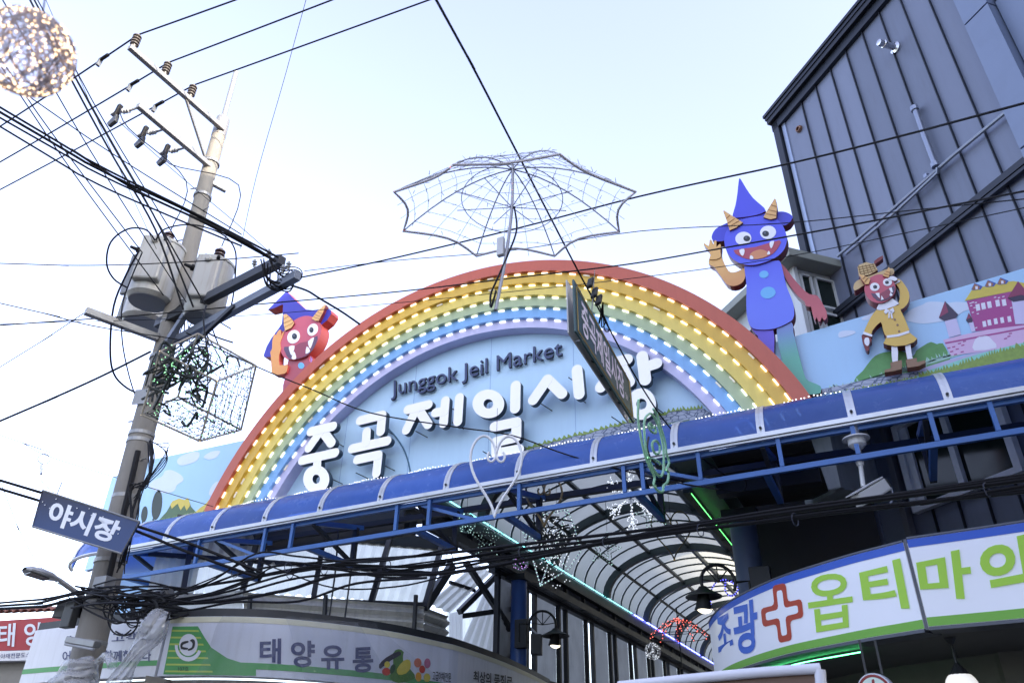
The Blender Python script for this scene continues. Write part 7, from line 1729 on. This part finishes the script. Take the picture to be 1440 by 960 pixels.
sheet_film('film', (400, 868), (520, 878), (430, 975), (640, 985), LP_, 0.09, 0.07, flm, pf, 90, 30, 7.0, 16)
tw = thing('twisted_plastic', 'twisted grey plastic sheet bundle tied up beside the pole foot', 'plastic sheet', at(190, 930, 6.0))
def bag(cl, rr, seed, parent, nm):
    P = catmull([at(x, y, Y) for x, y, Y in cl], 8, False); mb = MB(); rows = []; n = 48
    for i, p in enumerate(P):
        t = i / (len(P) - 1); r = rr(t); d = (P[min(i + 1, len(P) - 1)] - P[max(i - 1, 0)]).normalized(); s_ = d.cross(Vector((0, 1, 0.2))).normalized(); u = s_.cross(d)
        rows.append([p + (s_ * math.cos(q) + u * math.sin(q)) * r * (1 + 0.34 * mnoise.noise(Vector((3.6 * math.cos(q + 3 * t), 3.6 * math.sin(q + 3 * t), t * 1.2 + seed))) + 0.10 * mnoise.noise(Vector((8 * math.cos(q + 3 * t), 8 * math.sin(q + 3 * t), t * 2 + seed)))) for q in [2 * math.pi * k / n for k in range(n + 1)]])
    mb.sheet(rows); return obj(nm, mb, flg, parent, smooth=True)
bag([(226, 862, 6.0), (218, 880, 5.95), (207, 898, 5.95), (190, 920, 5.9), (176, 945, 5.9), (160, 975, 5.9)], lambda t: 0.09 + 0.04 * math.sin(t * 7) + 0.03 * t, 1.0, tw, 'bundle')
tw2 = thing('plastic_wrap', 'clear plastic wrap knotted around the foot of the pole', 'plastic sheet', at(115, 950, 5.9))
bag([(135, 928, 5.95), (125, 936, 5.92), (112, 950, 5.9), (100, 975, 5.9)], lambda t: 0.05 + 0.24 * t, 3.0, tw2, 'wrap'); bag([(137, 930, 5.9), (150, 922, 5.88), (158, 935, 5.86)], lambda t: 0.03 + 0.02 * t, 5.0, tw2, 'knot')
# ------------------------------------------------------------------ the street's right-hand side, unseen: blocks added to shade the gate from the low sun
def shade_block(label, x0, y0, x1, y1, h, col):
    t = thing('shade_building', label, 'building', ((x0 + x1) / 2, (y0 + y1) / 2, 0), 'unseen buildings added for shade')
    w = mat('render_' + label.split()[0], col, 0.8, 0, 0.12, 1.5, 0.1, 30, 0.25, streak=True)
    obj('wall', MB().box((x0, y0, 0), (x1, y1, h)), w, t); obj('parapet', MB().box((x0 - 0.1, y0 - 0.1, h), (x1 + 0.1, y1 + 0.1, h + 0.25)), w, t)
    n = int((y1 - y0) / 2.4)
    for k in range(n):
        for f in range(int(h / 3)):
            yy = y0 + 0.7 + k * (y1 - y0) / n; z = 0.9 + f * 3.0
            fr = obj('window', MB().box((x0 - 0.05, yy, z), (x0 - 0.002, yy + 1.3, z + 1.4)), wf, t); obj('pane', MB().box((x0 - 0.06, yy + 0.08, z + 0.08), (x0 - 0.052, yy + 1.22, z + 1.32)), glass, fr)
shade_block('beige four storey building out of view at right, added to shade the gate', 5.2, -7.5, 14, 5.6, 15.7, (0.42, 0.38, 0.32))
shade_block('grey four storey building further back out of view at right, added to shade the gate', 5.4, -21, 14, -7.8, 12.0, (0.34, 0.34, 0.35))
